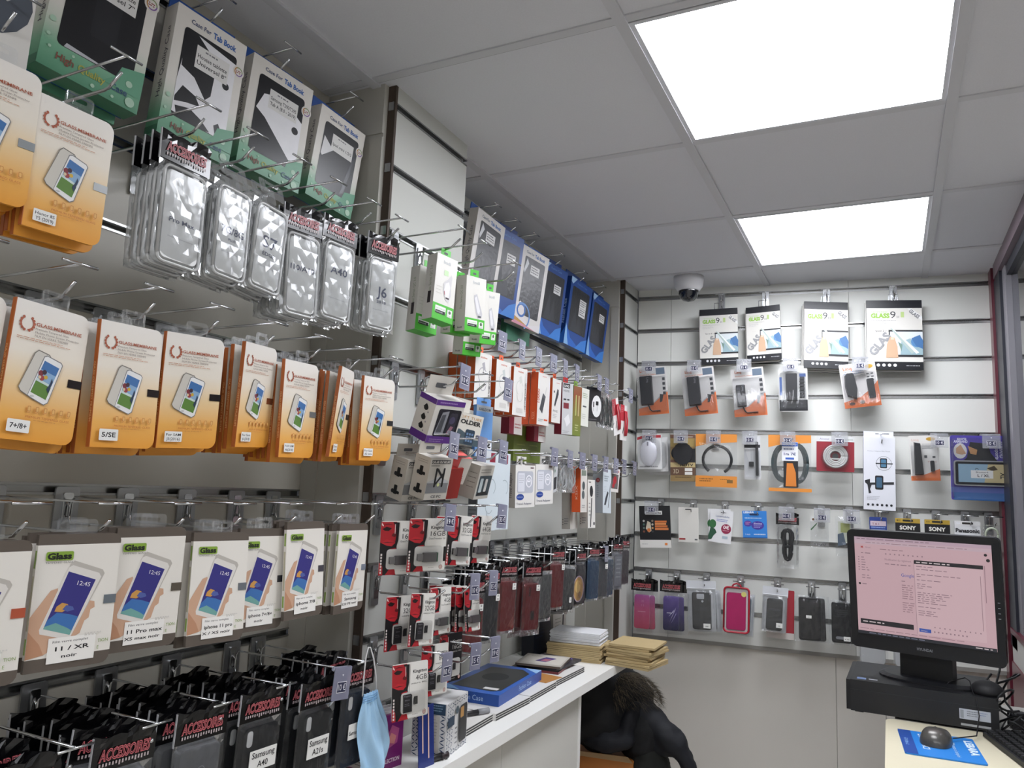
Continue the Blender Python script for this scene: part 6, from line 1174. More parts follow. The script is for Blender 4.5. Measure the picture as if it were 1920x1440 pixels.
printed(o, [('r', 0, 0.84, 1, 1, '#dededc'), ('t', 'dash', 0.30, 0.88, 0.055, '#3a3c44', dict(fit=0.34, bold=0.02)), ('c', 0.16, 0.905, 0.07, '#6a4a2a'), ('p', [(0.0, 0.58), (0.36, 0.80), (0.36, 0.76), (0.05, 0.55)], '#3f6a45')], 0.072, 0.130, 0.0062)
m = MB(); m.tube([(-0.022 + 0.0025 * q, -0.004, -0.052 + 0.006 * math.sin(q * 1.1)) for q in range(20)], 0.0009, P('#55585c', 0.5), 5); m.build('cord', o, True)
o = bag_on_wall(-0.157, -0.139, 0.100, 0.164, 'clear sachet with a pale green card above the monitor', 'phone accessory', 'accessory_sachet', FILM, depth=0.018)
printed(o, [('r', 0.10, 0.35, 0.60, 0.88, '#cfd4c4'), ('r', 0.20, 0.60, 0.55, 0.84, '#a9b070'), ('p', [(0.08, 0.25), (0.40, 0.30), (0.30, 0.60), (0.08, 0.55)], '#5a6a7c'), ('L', 0.5, 0.9, 0.9, 2, 0.05, 0.02, '#b9bac0')], 0.100, 0.164, 0.004)
for x, s, lb in ((-0.987, '10 €', 'above the Mobicarte pack'), (-0.412, '10 €', 'above the black coiled cable'), (-0.271, '10 €', 'above the dash sachet'), (-0.157, '10 €', 'above the sachet left of the monitor top')):
    btag(x, 6, s, lb)
for x, lb in ((-0.963, 'the Mobicarte pack'), (-0.814, 'the plain cream card'), (-0.674, 'the green leaf card'), (-0.531, 'the LEBARA box'), (-0.397, 'the black coiled cable'), (-0.269, 'the dash sachet'), (-0.157, 'the pale green card sachet'), (-0.043, 'the blue battery pack'), (0.067, 'the left SONY batteries'), (0.174, 'the right SONY batteries'), (0.281, 'the Panasonic batteries'), (0.365, 'the white loop accessory')):
    bhook(x, 6, lb)
o = bcard(-0.043, -0.092, 0.066, 0.080, 0.006, P('#2a3f86', 0.4), P('#24356e', 0.4), [('r', 0.05, 0.55, 0.95, 0.80, '#c9b8c4'), ('t', 'T.8.1', 0.15, 0.60, 0.10, '#7a2a3a', dict(fit=0.4)), ('L', 0.1, 0.45, 0.9, 3, 0.12, 0.05, '#8fa6dc')], 'small blue pack hanging above the monitor, left of the batteries', 'battery pack', 'battery_pack')
def battery(x, brand, label, top, body, tcol, tl):
    o = bcard(x, -0.097, 0.092, 0.090, 0.004, body, P('#8a8a8c', 0.4), [('r', 0, 0.80, 1, 1, top), ('r', 0.30, 0.86, 0.72, 0.95, '#26241e', 0.02), ('t', tl, 0.06, 0.87, 0.07, '#3a2c10' if brand == 'SONY' else '#e6ecf6', dict(fit=0.16)), ('t', brand, 0.5, 0.50, 0.17, tcol, dict(align='c', fit=0.66 if brand == 'SONY' else 0.92, bold=0.04)), ('r', 0.05, 0.30, 0.95, 0.33, '#8a7a4a' if brand == 'SONY' else '#9aa0a6')], label, 'battery pack', 'battery_pack')
    m = MB()
    for i in range(2): m.tube([(-0.022 + 0.044 * i, -0.006, -0.042), (-0.022 + 0.044 * i, -0.006, -0.010)], 0.007, P('#b08a3a' if brand == 'SONY' else '#9aa2aa', 0.35, 0.6), 10)
    m.build('batteries', o, True)
    return o
battery(0.067, 'SONY', 'black and yellow SONY battery pack, left one', P('#b99a3c', 0.4), P('#1c1c1e', 0.4), '#e6e4dc', 'E')
battery(0.174, 'SONY', 'black and yellow SONY battery pack, right one', P('#b99a3c', 0.4), P('#1c1c1e', 0.4), '#e6e4dc', 'AA')
battery(0.281, 'Panasonic', 'white and blue Panasonic battery pack above the monitor', P('#dcdcdc', 0.4), P('#d8d9da', 0.4), '#1c1d22', 'AAA')
o = bag_on_wall(0.365, -0.105, 0.060, 0.085, 'white looped gadget hanging right of the Panasonic batteries', 'phone accessory', 'accessory_sachet', FILM)
loop(o, 0, 0.004, 0.022, 0.026, 0.0045, '#cfd6c0', 1, 0.002, name='loop_body')
# bottom row
def wall_sachet(x, z, case, label, st=None, ops=None, cw=0.070, ch=0.150, w=0.100, h=0.234, yaw=0, roll=0, film=None, header=True, cut=False, n=1):
    xx, yy = bpos(x, 0.105)
    t = acc_bag('B', xx, yy, z, yaw, 0, roll, case, label, 'phone case sachets on the back wall', w=w, h=h, hh=0.052 if header else 0.036, sticker=st, cut=cut, cw=cw, ch=ch, film=film, header=header, caseops=ops, var=int(abs(x) * 100))
    for i in range(n):
        x3, y3 = bpos(x + 0.016 * (i + 1), 0.105 - 0.026 * (i + 1))
        copy_tree(t, label='phone case sachet hanging behind the %s' % label.split(' on the')[0].split(',')[0][:50], group='back wall sachets behind the front ones', skip=('print', 'case_print', 'sticker'), mat=pose('B', x3, y3, z + H - 0.004, yaw, 0, roll + 1.5))
    return t
PINKR = RAMP('pink_screen', [(0.0, '#c4566e'), (0.6, '#c45a86'), (1.0, '#a8529a')], 0.3); PURR = RAMP('purple_screen', [(0.0, '#2a2a4a'), (0.5, '#4a3f7c'), (1.0, '#6a55a0')], 0.3)
wall_sachet(-1.015, -0.494, PINKR, 'sachet with a pink phone screen print, leftmost of the bottom row', ops=[('t', '09', 0.55, 0.78, 0.07, '#d28ab8', dict(align='c', fit=0.16)), ('t', '11', 0.55, 0.66, 0.07, '#d28ab8', dict(align='c', fit=0.16)), ('L', 0.25, 0.50, 0.8, 1, 0.03, 0.02, '#e6b0c8')])
wall_sachet(-0.886, -0.490, PURR, 'sachet with a purple streaked phone screen print', ops=[('p', [(0.42, 0.25), (0.80, 0.68), (0.78, 0.60)], '#c9c2e6'), ('p', [(0.50, 0.20), (0.85, 0.55), (0.83, 0.48)], '#b0a8dc'), ('p', [(0.35, 0.40), (0.70, 0.62), (0.68, 0.56)], '#d8d2f0'), ('L', 0.25, 0.50, 0.6, 1, 0.03, 0.03, '#e0dcf0')])
ZW = P('#d4d8dc', 0.3)
def zip_top(t, w, h):
    MB().prism(rrect(-w / 2, h / 2 - 0.040, w / 2, h / 2, 0.003, 2), -0.002, 0.0012, P('#d2d5da', 0.35)).build('zip_strip', t)
    MB().tube([(-w / 2 + .003, -0.003, h / 2 - 0.033), (w / 2 - .003, -0.003, h / 2 - 0.033)], 0.0015, P('#e6e8ec', 0.3)).build('zip', t)
t = wall_sachet(-0.754, -0.475, P('#1b1d22', 0.45), 'white zip bag with a black phone case, third from the left', st=(0.030, 0.020, 0.022, -0.082, ['RN9']), ops=[('r', 0.26, 0.82, 0.66, 0.96, '#c9cdd2', 0.06), ('c', 0.56, 0.76, 0.06, '#c9cdd2'), ('t', 'CASE', 0.5, 0.52, 0.08, '#33363c', dict(align='c', fit=0.6, bold=0.02))], cw=0.082, ch=0.160, w=0.128, h=0.219, header=False, film=FILMW, roll=2); zip_top(t, 0.128, 0.219)
xx, yy = bpos(-0.607, 0.105)
t = thing('phone_case_box', 'red framed clear box with a magenta phone case', 'phone case', mat=pose('B', xx, yy, -0.475 + H, 2, 0, -1))
MB().prism(rrect(-0.054, -0.099, 0.054, 0.094, 0.016, 5), -0.012, 0.0, P('#c9c4c6', 0.4)).build('tray', t)
fr = MB()
ring = rrect(-0.052, -0.097, 0.052, 0.092, 0.015, 5); fr.tube([(u, -0.004, v) for u, v in ring + ring[:1]], 0.0042, P('#b01f33', 0.35), 8); fr.build('frame', t, True)
hk = MB().tube([(-0.020, -0.003, 0.092), (-0.014, -0.003, 0.104), (0.0, -0.003, 0.110), (0.014, -0.003, 0.104), (0.020, -0.003, 0.092)], 0.0035, P('#b01f33', 0.35)); hk.build('hanger', t, True)
MB().prism(rrect(-0.042, -0.088, 0.040, 0.070, 0.010, 4), 0.0002, 0.006, P('#a81c5c', 0.35, noise=0.15, nscale=30), P('#8a1a4c', 0.4), inset=0.03).build('case', t)
MB().prism([(0.030 + 0.011 * math.cos(a * math.pi / 8), 0.066 + 0.011 * math.sin(a * math.pi / 8)) for a in range(16)], 0.0066, 0.0072, P('#d8cf7a', 0.4)).build('sticker', t)
x3, y3 = bpos(-0.590, 0.085); t2 = acc_bag('B', x3, y3, -0.482, 0, 0, -3, P('#2f6a7a', 0.4), 'white and teal sachet hanging behind the magenta case box', 'back wall sachets behind the front ones', w=0.112, h=0.212, hh=0.03, header=False, film=FILMW, cw=0.08, ch=0.15)
t = wall_sachet(-0.451, -0.463, P('#17191d', 0.4), 'white zip bag with a small black phone case, tilted', st=(0.026, 0.020, 0.022, -0.062, ['A5']), ops=[('r', 0.12, 0.62, 0.88, 0.70, '#33373c', 0.05)], cw=0.066, ch=0.132, w=0.104, h=0.190, header=False, film=FILMW, roll=-3, n=0); zip_top(t, 0.104, 0.190)
x3, y3 = bpos(-0.428, 0.070); bcard(-0.432, -0.484, 0.112, 0.205, 0.004, P('#a8303c', 0.45), P('#c9c6c2', 0.4), [('r', 0, 0, 1, 0.13, '#cfc9c4')], 'red and white card hanging behind the tilted zip bag', 'phone case', 'phone_case_card', 0, 0, -1, 0.004, 0.070)
t = wall_sachet(-0.312, -0.469, P('#12151d', 0.25, coat=0.4), 'clear sachet with a large glossy black phone case', st=(0.022, 0.012, -0.004, -0.01, ['XP']), cw=0.088, ch=0.178, w=0.122, h=0.226, header=False)
t = wall_sachet(-0.190, -0.473, P('#191b1f', 0.4), 'sachet with a black ribbed phone case beside the monitor', st=(0.026, 0.018, 0.020, -0.082, ['A 10S']), cw=0.076, ch=0.165, w=0.100, h=0.218, header=False, ops=[('L', 0.15, 0.80, 0.85, 4, 0.05, 0.02, '#33363c'), ('r', 0.2, 0.10, 0.8, 0.17, '#9a9da2', 0.08)])
for i, (x, z, w, h) in enumerate(((-0.075, -0.600, 0.115, 0.10), (0.03, -0.600, 0.06, 0.10))):
    o = bag_on_wall(x, z, w, h, 'white plastic holder %s hanging low behind the monitor' % ('tray' if i == 0 else 'clip'), 'phone accessory', 'accessory_tray', FILM)
    MB().prism(rrect(-w * 0.42, -h * 0.45, w * 0.42, h * 0.40, 0.012, 4), -0.006, 0.006, P('#cfd2d4', 0.3), inset=0.08).build('tray', o)
for i in range(1):
    o = bag_on_wall(0.372, -0.330, 0.055, 0.32, 'long white ribbed blister strip behind the right edge of the monitor', 'phone accessory', 'accessory_tray', FILM)
    m = MB()
    for j in range(5): m.prism(rrect(-0.022, -0.15 + j * 0.06, 0.022, -0.10 + j * 0.06, 0.012, 4), -0.006, 0.010, P('#d6d9da', 0.3), inset=0.1)
    m.build('tray', o)
for x, lb in ((-1.015, 'the pink screen sachet'), (-0.886, 'the purple screen sachet'), (-0.754, 'the black case zip bag'), (-0.607, 'the magenta case box'), (-0.451, 'the tilted zip bag'), (-0.312, 'the glossy black case'), (-0.190, 'the ribbed black case'), (-0.06, 'the low white tray')):
    bhook(x, 8, lb, 0.12, 'hooks of the bottom back wall row')

# ------------------------------------------------------------------ goods on the white counter
ZD = 0.886
def stack(name, label, cat, cx, cy, z0, w, d, n, th, mat, rz, jit=0.004, bow=0.0, edge=None, jr=3):
    """pile of flat sheets, each one a part"""
    t = thing(name, label, cat, (cx, cy, z0), math.radians(rz))
    rnd = random.Random(n * 7 + int(cx * 100))
    me = MB().box(-w / 2, w / 2, -d / 2, d / 2, 0, th * 0.86, mat).mesh('sheet')
    for i in range(n):
        o = link('envelope', me, t); o.location = (rnd.uniform(-jit, jit), rnd.uniform(-jit, jit), i * th); o.rotation_euler = (bow * i / n, 0, math.radians(rnd.uniform(-jr, jr)))
    return t
KRAFT = P('#b7a277', 0.65, noise=0.06, nscale=30); PAPR = P('#dfe0e3', 0.6, noise=0.02, nscale=20)
stack('envelope_stack', 'thick stack of brown kraft envelopes under the white ones', 'envelopes', -1.064, 2.795, ZD, 0.205, 0.160, 10, 0.006, KRAFT, 6, 0.003, jr=1.0)
stack('envelope_stack', 'stack of white envelopes on top of brown envelopes', 'envelopes', -1.062, 2.790, ZD + 0.061, 0.190, 0.130, 11, 0.0037, PAPR, 6, 0.003, jr=0.8)
t = stack('envelope_stack', 'loose stack of brown kraft envelopes hanging over the counter end', 'envelopes', -0.853, 2.825, ZD + 0.001, 0.170, 0.175, 9, 0.0085, KRAFT, -4, 0.010, jr=5)
# black and white edged folders
FW = P('#dcdad6', 0.5); FB = P('#17181a', 0.5)
def folder(x0, x1, y0, y1, z, label, n=2, rz=0):
    t = thing('paper_folder', label, 'folder', ((x0 + x1) / 2, (y0 + y1) / 2, z), math.radians(rz))
    a, b = (x1 - x0) / 2, (y1 - y0) / 2
    MB().box(-a, a, -b, b, 0, 0.0062 * n, FW).build('pages', t)
    m = MB()
    for i in range(n): m.box(a - 0.0005, a + 0.0008, -b, b * 0.96, 0.0062 * i + 0.0014, 0.0062 * i + 0.0048, FB)
    m.build('black_edge', t)
    return t
folder(-1.10, -0.962, 1.735, 1.905, ZD + 0.0, 'white folder with black edge nearest the patterned box', 3, 2)
folder(-1.12, -0.955, 1.910, 2.120, ZD + 0.0, 'white folder with black edge under the blue tablet box, near end', 3, -1)
folder(-1.13, -0.958, 2.125, 2.330, ZD + 0.0, 'white folder with black edge under the blue tablet box, far end', 3, 1)
folder(-1.17, -0.962, 2.335, 2.585, ZD + 0.0, 'white folder with black edge under the flat phone box', 3, -1)
m = thing('kraft_sheet', 'orange brown sheet of card lying beside the blue flat box', 'card', (-1.02, 2.345, ZD + 0.0190), math.radians(-8))
MB().box(-0.05, 0.05, -0.05, 0.05, 0, 0.001, P('#b07a3e', 0.6)).build('sheet', m)
# flat blue tablet case box
def flat_box(name, label, cat, cx, cy, z, w, d, h, rz, top, side, ops, sops=None, group=None):
    t = thing(name, label, cat, (cx, cy, z), math.radians(rz), group)
    m = MB().box(-w / 2, w / 2, -d / 2, d / 2, 0, h, side); m.add([(-w / 2, -d / 2, h + .0002), (w / 2, -d / 2, h + .0002), (w / 2, d / 2, h + .0002), (-w / 2, d / 2, h + .0002)], [(0, 1, 2, 3)], top); m.build('carton', t)
    if ops:
        o = art(MB(), ops, w, d, 0.0005).build('print', t); o.rotation_euler = (-math.pi / 2, 0, 0); o.location = (0, 0, h)
    return t
b = flat_box('tablet_case_box', 'blue Fashion Case tablet box lying flat on the white counter', 'tablet case', -1.085, 2.135, ZD + 0.0192, 0.185, 0.345, 0.030, 4, P('#1e5cb8', 0.3), P('#174a9c', 0.35),
    [('p', [(0.70, 1.0), (1.0, 1.0), (1.0, 0.86)], '#9cc2ea'), ('p', [(0, 0), (0.35, 0), (0.12, 0.10), (0, 0.14)], '#7fb0e4'), ('p', [(0.10, 0.12), (0.16, 0.88), (0.72, 0.92), (0.92, 0.80), (0.92, 0.14), (0.80, 0.08)], P('#17191d', 0.3)), ('c', 0.5, 0.55, 0.22, '#1d1f24', 0.26), ('r', 0.62, 0.13, 0.86, 0.19, '#d6d6d6')])
mm_ = MB(); mm_.text('Fashion Case', 0, 0.009, 0.014, P('#a9c8ee', 0.4), 0, 'c', fit=0.10); o = mm_.build('side_print', b); o.rotation_euler = (0, 0, math.pi / 2); o.location = (0.0930, 0.03, 0)
mm_ = MB(); mm_.text('Fashion Case', 0, 0.009, 0.014, P('#a9c8ee', 0.4), 0, 'c', fit=0.09); o = mm_.build('end_print', b); o.location = (0.0, -0.1732, 0)
# flat boxes behind it
t = flat_box('phone_glass_pack', 'white and grey glass pack lying flat on dark packs', 'phone accessory', -1.075, 2.49, ZD + 0.0348, 0.155, 0.165, 0.007, 10, P('#b9b4aa', 0.35), P('#5e554e', 0.45), [('r', 0.08, 0.12, 0.96, 0.90, '#cfcac0'), ('p', [(0.35, 0.35), (0.60, 0.30), (0.75, 0.70), (0.5, 0.76)], '#4a3a7c'), ('p', [(0.45, 0.40), (0.60, 0.36), (0.68, 0.56), (0.52, 0.60)], '#b06a7a'), ('L', 0.15, 0.8, 0.4, 2, 0.05, 0.02, '#8a8a7c')])
flat_box('phone_glass_pack', 'dark grey pack lying flat beneath the white glass pack', 'phone accessory', -1.080, 2.50, ZD + 0.0190, 0.165, 0.19, 0.0075, 6, P('#3a3436', 0.4), P('#6a2c30', 0.45), None)
flat_box('phone_glass_pack', 'black pack with purple print lying flat beside the envelopes', 'phone accessory', -1.065, 2.52, ZD + 0.0270, 0.150, 0.20, 0.0072, -3, P('#231f2c', 0.3), P('#2a2a2e', 0.45), [('c', 0.35, 0.82, 0.14, '#5a3f9c', 0.10), ('c', 0.72, 0.88, 0.12, '#6a4aa8', 0.08)])
# patterned phone box standing at the near end
PB = P('#dcdcdc', 0.4); PN = P('#26405f', 0.4)
def pattern_ops(x0, x1, y0, y1, nx, ny):
    ops = []
    for i in range(nx):
        for j in range(ny):
            u = x0 + (x1 - x0) * (i + 0.5) / nx; v = y0 + (y1 - y0) * (j + 0.5) / ny; a, b = (x1 - x0) / nx * 0.48, (y1 - y0) / ny * 0.48
            s = 1 if (i + j) % 2 else -1
            ops.append(('p', [(u - a, v - b * s), (u + a * 0.15, v - b * 0.30 * s), (u + a, v + b * s), (u - a * 0.15, v + b * 0.30 * s)], PN))
    return ops
front = pattern_ops(0.0, 1.0, 0.0, 0.10, 9, 2) + pattern_ops(0, 0.26, 0.10, 1.0, 3, 15) + pattern_ops(0.26, 1.0, 0.90, 1.0, 7, 2) + [('r', 0.0, 0.56, 0.30, 0.74, '#20384e'), ('c', 0.42, 0.80, 0.07, '#4a5a64'), ('r', 0.55, 0.14, 0.90, 0.84, '#1d1d20', 0.06), ('r', 0.58, 0.60, 0.74, 0.80, '#b98a4a', 0.02)] + [('L', 0.34, 0.46 - i * 0.09, 0.46, 1, 0.02, 0.03, '#5a5c60') for i in range(4)]
side = pattern_ops(0.0, 1.0, 0.0, 0.12, 5, 2) + pattern_ops(0, 0.22, 0.12, 1.0, 2, 13) + pattern_ops(0.82, 1.0, 0.12, 0.8, 1, 11) + [('r', 0.20, 0.80, 0.98, 1.0, '#24405a'), ('L', 0.28, 0.95, 0.9, 3, 0.045, 0.02, '#7f9ab0'), ('r', 0.22, 0.12, 0.82, 0.78, '#c9c6c0'), ('L', 0.30, 0.70, 0.75, 9, 0.058, 0.012, '#8a8884')]
t = thing('phone_box', 'white phone box with navy leaf pattern standing on the counter', 'phone box', mat=pose('L', -0.930, 1.650, -0.555 + H, 8, 0, 0))
MB().box(-0.066, 0.066, 0, 0.085, -0.059, 0.061, PB).build('carton', t)
printed(t, front, 0.132, 0.120, 0.0005, loc=(0, 0, 0.001)); printed(t, side, 0.085, 0.120, 0.0005, 'side_print', loc=(-0.066, 0.0425, 0.001), rot=(0, 0, -math.pi / 2))
# purple box and blue lanyard cards in the corner
t = thing('sim_box', 'purple SELECTION box full of white cards under the face mask', 'box', mat=pose('L', -0.995, 1.465, -0.560 + H, -10, 0, 0))
MB().box(-0.045, 0.045, 0, 0.085, -0.054, 0.060, P('#7a1f6e', 0.4)).build('carton', t)
printed(t, [('t', '5G', 0.72, 0.86, 0.05, '#e0a8cc', dict(fit=0.16)), ('p', [(0.40, 0.55), (0.60, 0.80), (0.85, 0.70), (0.80, 0.45), (0.50, 0.38)], '#b5568a'), ('p', [(0.45, 0.50), (0.58, 0.66), (0.76, 0.58), (0.70, 0.44)], '#d88a8a'), ('t', 'SELECTION', 0.30, 0.12, 0.07, '#e8d0e4', dict(rot=0, fit=0.6, bold=0.03)), ('t', '21', 0.30, 0.02, 0.06, '#e8d0e4')], 0.09, 0.114, 0.0005, loc=(0, 0, 0.003))
printed(t, [('t', 'PACK', 0.55, 0.84, 0.07, '#e0b8d8', dict(fit=0.35, bold=0.03)), ('L', 0.25, 0.66, 0.9, 2, 0.06, 0.012, '#c07ab4'), ('r', 0.05, 0.02, 0.75, 0.22, '#b9b4b6'), ('L', 0.12, 0.19, 0.65, 3, 0.05, 0.02, '#6a666a')], 0.085, 0.114, 0.0005, 'side_print', loc=(-0.045, 0.0425, 0.003), rot=(0, 0, -math.pi / 2))
for i in range(6): MB().box(-0.042 + i * 0.0003, 0.042, 0.008 + i * 0.012, 0.010 + i * 0.012, -0.05, 0.066 + 0.002 * (i % 3), P('#d8d8d8', 0.5)).build('white_card', t)
t = thing('lanyard_card', 'dark blue card with two pale stripes lettered GERMAIN', 'card', mat=pose('L', -0.932, 1.525, -0.600 + H, -8, -3, 2))
MB().box(-0.026, 0.026, 0, 0.002, -0.10, 0.115, P('#1c2f74', 0.4)).build('card', t)
printed(t, [('r', 0.22, 0.55, 0.30, 0.98, '#d8b8b0'), ('r', 0.60, 0.48, 0.68, 0.98, '#d8b8b0'), ('t', 'GERMAIN', 0.48, 0.06, 0.07, '#aab4d8', dict(rot=90, fit=1.2, bold=0.02)), ('t', 'GERMAIN', 0.86, 0.04, 0.06, '#8a96c4', dict(rot=90, fit=1.1, bold=0.02))], 0.052, 0.215, 0.0005, loc=(0, 0, 0.0075))
t = thing('marker_pen', 'black marker pen lying on papers beside the blue flat box', 'pen', (-1.005, 1.85, ZD + 0.0265), math.radians(62))
MB().tube([(-0.05, 0, 0), (0.025, 0, 0)], 0.007, P('#1b1b1e', 0.4), 10).build('barrel', t, True); MB().tube([(0.025, 0, 0), (0.06, 0, 0)], 0.0078, P('#8a8c90', 0.4), 10).build('cap', t, True)
t = thing('marker_pen', 'short black marker pen lying by the foot of the patterned box', 'pen', (-0.935, 1.560, ZD + 0.0085), math.radians(70))
MB().tube([(-0.03, 0, 0), (0.02, 0, 0)], 0.0075, P('#151518', 0.4), 10).build('barrel', t, True); MB().tube([(0.02, 0, 0), (0.04, 0, 0)], 0.008, P('#2a2022', 0.4), 10).build('cap', t, True)
# dark boxes leaning under the sachets at the end of the counter
box3('L', -1.20, 2.76, -0.548, 0, -2, 0, 0.16, 0.125, 0.05, P('#141a2a', 0.4), P('#101420', 0.4), [('L', 0.1, 0.7, 0.6, 3, 0.1, 0.03, '#2f3c58')], 'dark navy box standing behind the envelopes', 'box')
box3('L', -1.20, 2.93, -0.545, 0, -2, 0, 0.13, 0.13, 0.05, P('#cfccc4', 0.45), P('#b9b5ac', 0.45), [('L', 0.15, 0.8, 0.6, 4, 0.1, 0.03, '#9a9890'), ('p', [(0.65, 0.1), (0.75, 0.1), (0.85, 0.9), (0.75, 0.9)], '#2a2a2c')], 'cream box with a black headset drawing behind the envelopes', 'box')

# ------------------------------------------------------------------ coat on a box at the counter end
t = thing('cardboard_box', 'orange brown cardboard box with open flaps under the dark coat', 'box', (-1.02, 3.03, 0), math.radians(8))
CB = P('#a9692c', 0.6, noise=0.08, nscale=15)
MB().box(-0.16, 0.125, -0.16, 0.17, 0, 0.515, CB).build('carton', t)
MB().add([(-0.16, -0.16, 0.515), (0.125, -0.16, 0.515), (0.11, -0.19, 0.545), (-0.14, -0.19, 0.540)], [(0, 1, 2, 3)], P('#a38a66', 0.7)).build('flap', t)
MB().box(0.1252, 0.126, -0.16, 0.17, 0.30, 0.335, P('#b8863e', 0.3)).build('tape', t)
def blob(name, balls, mat, parent, vox=0.016, disp=0.02, dscale=0.10):
    """several ellipsoids and sleeves fused into one cloth surface"""
    m = MB()
    for (c, r, e) in balls:
        vs = []; fs = []; N, K = 14, 9
        for j in range(K + 1):
            th = math.pi * j / K
            for i in range(N):
                ph = 2 * math.pi * i / N
                p = Vector((r[0] * math.sin(th) * math.cos(ph), r[1] * math.sin(th) * math.sin(ph), r[2] * math.cos(th)))
                p.rotate(Matrix.Rotation(math.radians(e[0]), 3, 'X') @ Matrix.Rotation(math.radians(e[1]), 3, 'Y') @ Matrix.Rotation(math.radians(e[2]), 3, 'Z'))
                vs.append((p.x + c[0], p.y + c[1], p.z + c[2]))
        for j in range(K):
            for i in range(N): fs.append((j * N + i, (j + 1) * N + i, (j + 1) * N + (i + 1) % N, j * N + (i + 1) % N))
        m.add(vs, fs, mat)
    o = m.build(name, parent, True)
    rm = o.modifiers.new('fuse', 'REMESH'); rm.mode = 'VOXEL'; rm.voxel_size = vox; rm.use_smooth_shade = True
    sm = o.modifiers.new('soften', 'SMOOTH'); sm.factor = 0.6; sm.iterations = 6
    tx = bpy.data.textures.new('folds', 'CLOUDS'); tx.noise_scale = dscale
    dm = o.modifiers.new('folds', 'DISPLACE'); dm.texture = tx; dm.strength = disp; dm.mid_level = 0.5
    return o
t = thing('winter_coat', 'dark winter coat with fur hood heaped at the end of the counter', 'coat', (-0.93, 2.98, 0.55))
COATM = P('#0d0e11', 0.85, noise=0.25, nscale=20, bump=0.3, bscale=300); NAVYM = P('#0b0e17', 0.75, noise=0.2, nscale=14, bump=0.2, bscale=300); OLIVE = P('#121410', 0.85, noise=0.25, nscale=18, bump=0.3, bscale=260)
blob('coat_body', [((-0.10, -0.04, 0.11), (0.13, 0.13, 0.14), (0, 0, 0)), ((-0.02, 0.03, 0.17), (0.12, 0.12, 0.10), (0, 15, 0)), ((-0.11, -0.07, 0.20), (0.07, 0.08, 0.10), (0, 0, 0)), ((0.06, 0.0, 0.06), (0.10, 0.09, 0.12), (0, 0, 0))], COATM, t, 0.012, 0.028, 0.06)
blob('hood_lining', [((-0.04, -0.09, 0.035), (0.11, 0.07, 0.045), (0, -8, 0)), ((0.035, -0.07, 0.10), (0.035, 0.06, 0.09), (0, 20, 0)), ((-0.13, -0.08, 0.09), (0.035, 0.06, 0.10), (0, -12, 0))], NAVYM, t, 0.011, 0.018, 0.05)
blob('sleeve', [((0.08, -0.01, 0.115), (0.10, 0.07, 0.055), (0, 22, 0)), ((0.17, -0.02, 0.06), (0.09, 0.055, 0.05), (0, 40, 0)), ((0.232, -0.02, -0.005), (0.07, 0.04, 0.032), (0, 52, 0)), ((0.14, -0.01, 0.035), (0.06, 0.05, 0.05), (0, 30, 0))], P('#0c0f17', 0.75, noise=0.2, nscale=14), t, 0.010, 0.016, 0.05)
blob('coat_skirt', [((0.105, 0.0, -0.13), (0.085, 0.09, 0.22), (0, -8, 0)), ((0.11, 0.03, -0.30), (0.075, 0.10, 0.26), (0, -5, 0)), ((0.15, 0.0, -0.34), (0.075, 0.08, 0.23), (0, -14, 0))], OLIVE, t, 0.013, 0.03, 0.06)
fur = MB(); rnd = random.Random(3)
for i in range(4200):
    a = rnd.uniform(0, 2 * math.pi); q = rnd.uniform(0.05, 1.45)
    nrm = Vector((math.cos(a) * math.sin(q), math.sin(a) * math.sin(q), math.cos(q)))
    p = Vector((0.005, 0.0, 0.15)) + Vector((nrm.x * 0.125, nrm.y * 0.12, nrm.z * 0.115))
    if nrm.x < -0.25 or nrm.z < 0.12: continue
    d = (nrm * 0.45 + Vector((0.55 + rnd.uniform(-.3, .3), rnd.uniform(-.35, .35), -0.75 + rnd.uniform(-.25, .35)))).normalized() * rnd.uniform(0.020, 0.038)
    s = nrm.cross(Vector((rnd.random(), rnd.random(), rnd.random()))).normalized() * 0.0011
    fur.add([tuple(p - s), tuple(p + s), tuple(p + d)], [(0, 1, 2)], P('#3a3329' if i % 2 else '#6a5f4e', 0.8))
fur.build('fur_trim', t)['kind'] = 'stuff'

# ------------------------------------------------------------------ till counter with computer
ZC = 0.87
CRM = P('#d9d2b8', 0.5, noise=0.03, nscale=6)
t = thing('till_counter', 'cream topped till counter with burgundy leg at the lower right', 'counter', (0.25, 2.45, 0))
MB().prism([(u, v) for u, v in rrect(-0.275, -0.62, 0.22, 0.20, 0.03, 5)], 0, 0.03, CRM, CRM).build('worktop', t)
t.children[0].rotation_euler = (-math.pi / 2, 0, 0); t.children[0].location = (0, 0, ZC - 0.03)
part(t, 'rear_top', 0.0, 0.40, 2.60, 3.05, ZC - 0.03, ZC - 0.0005, P('#a5a39e', 0.5))
part(t, 'leg', 0.005, 0.04, 2.60, 2.66, 0, ZC - 0.03, RED)
part(t, 'side_panel', 0.02, 0.04, 1.85, 2.60, 0, ZC - 0.03, P('#8f8b84', 0.5))
part(t, 'rear_leg', -0.02, 0.005, 2.66, 2.72, 0, ZC - 0.03, P('#4a4846', 0.5))
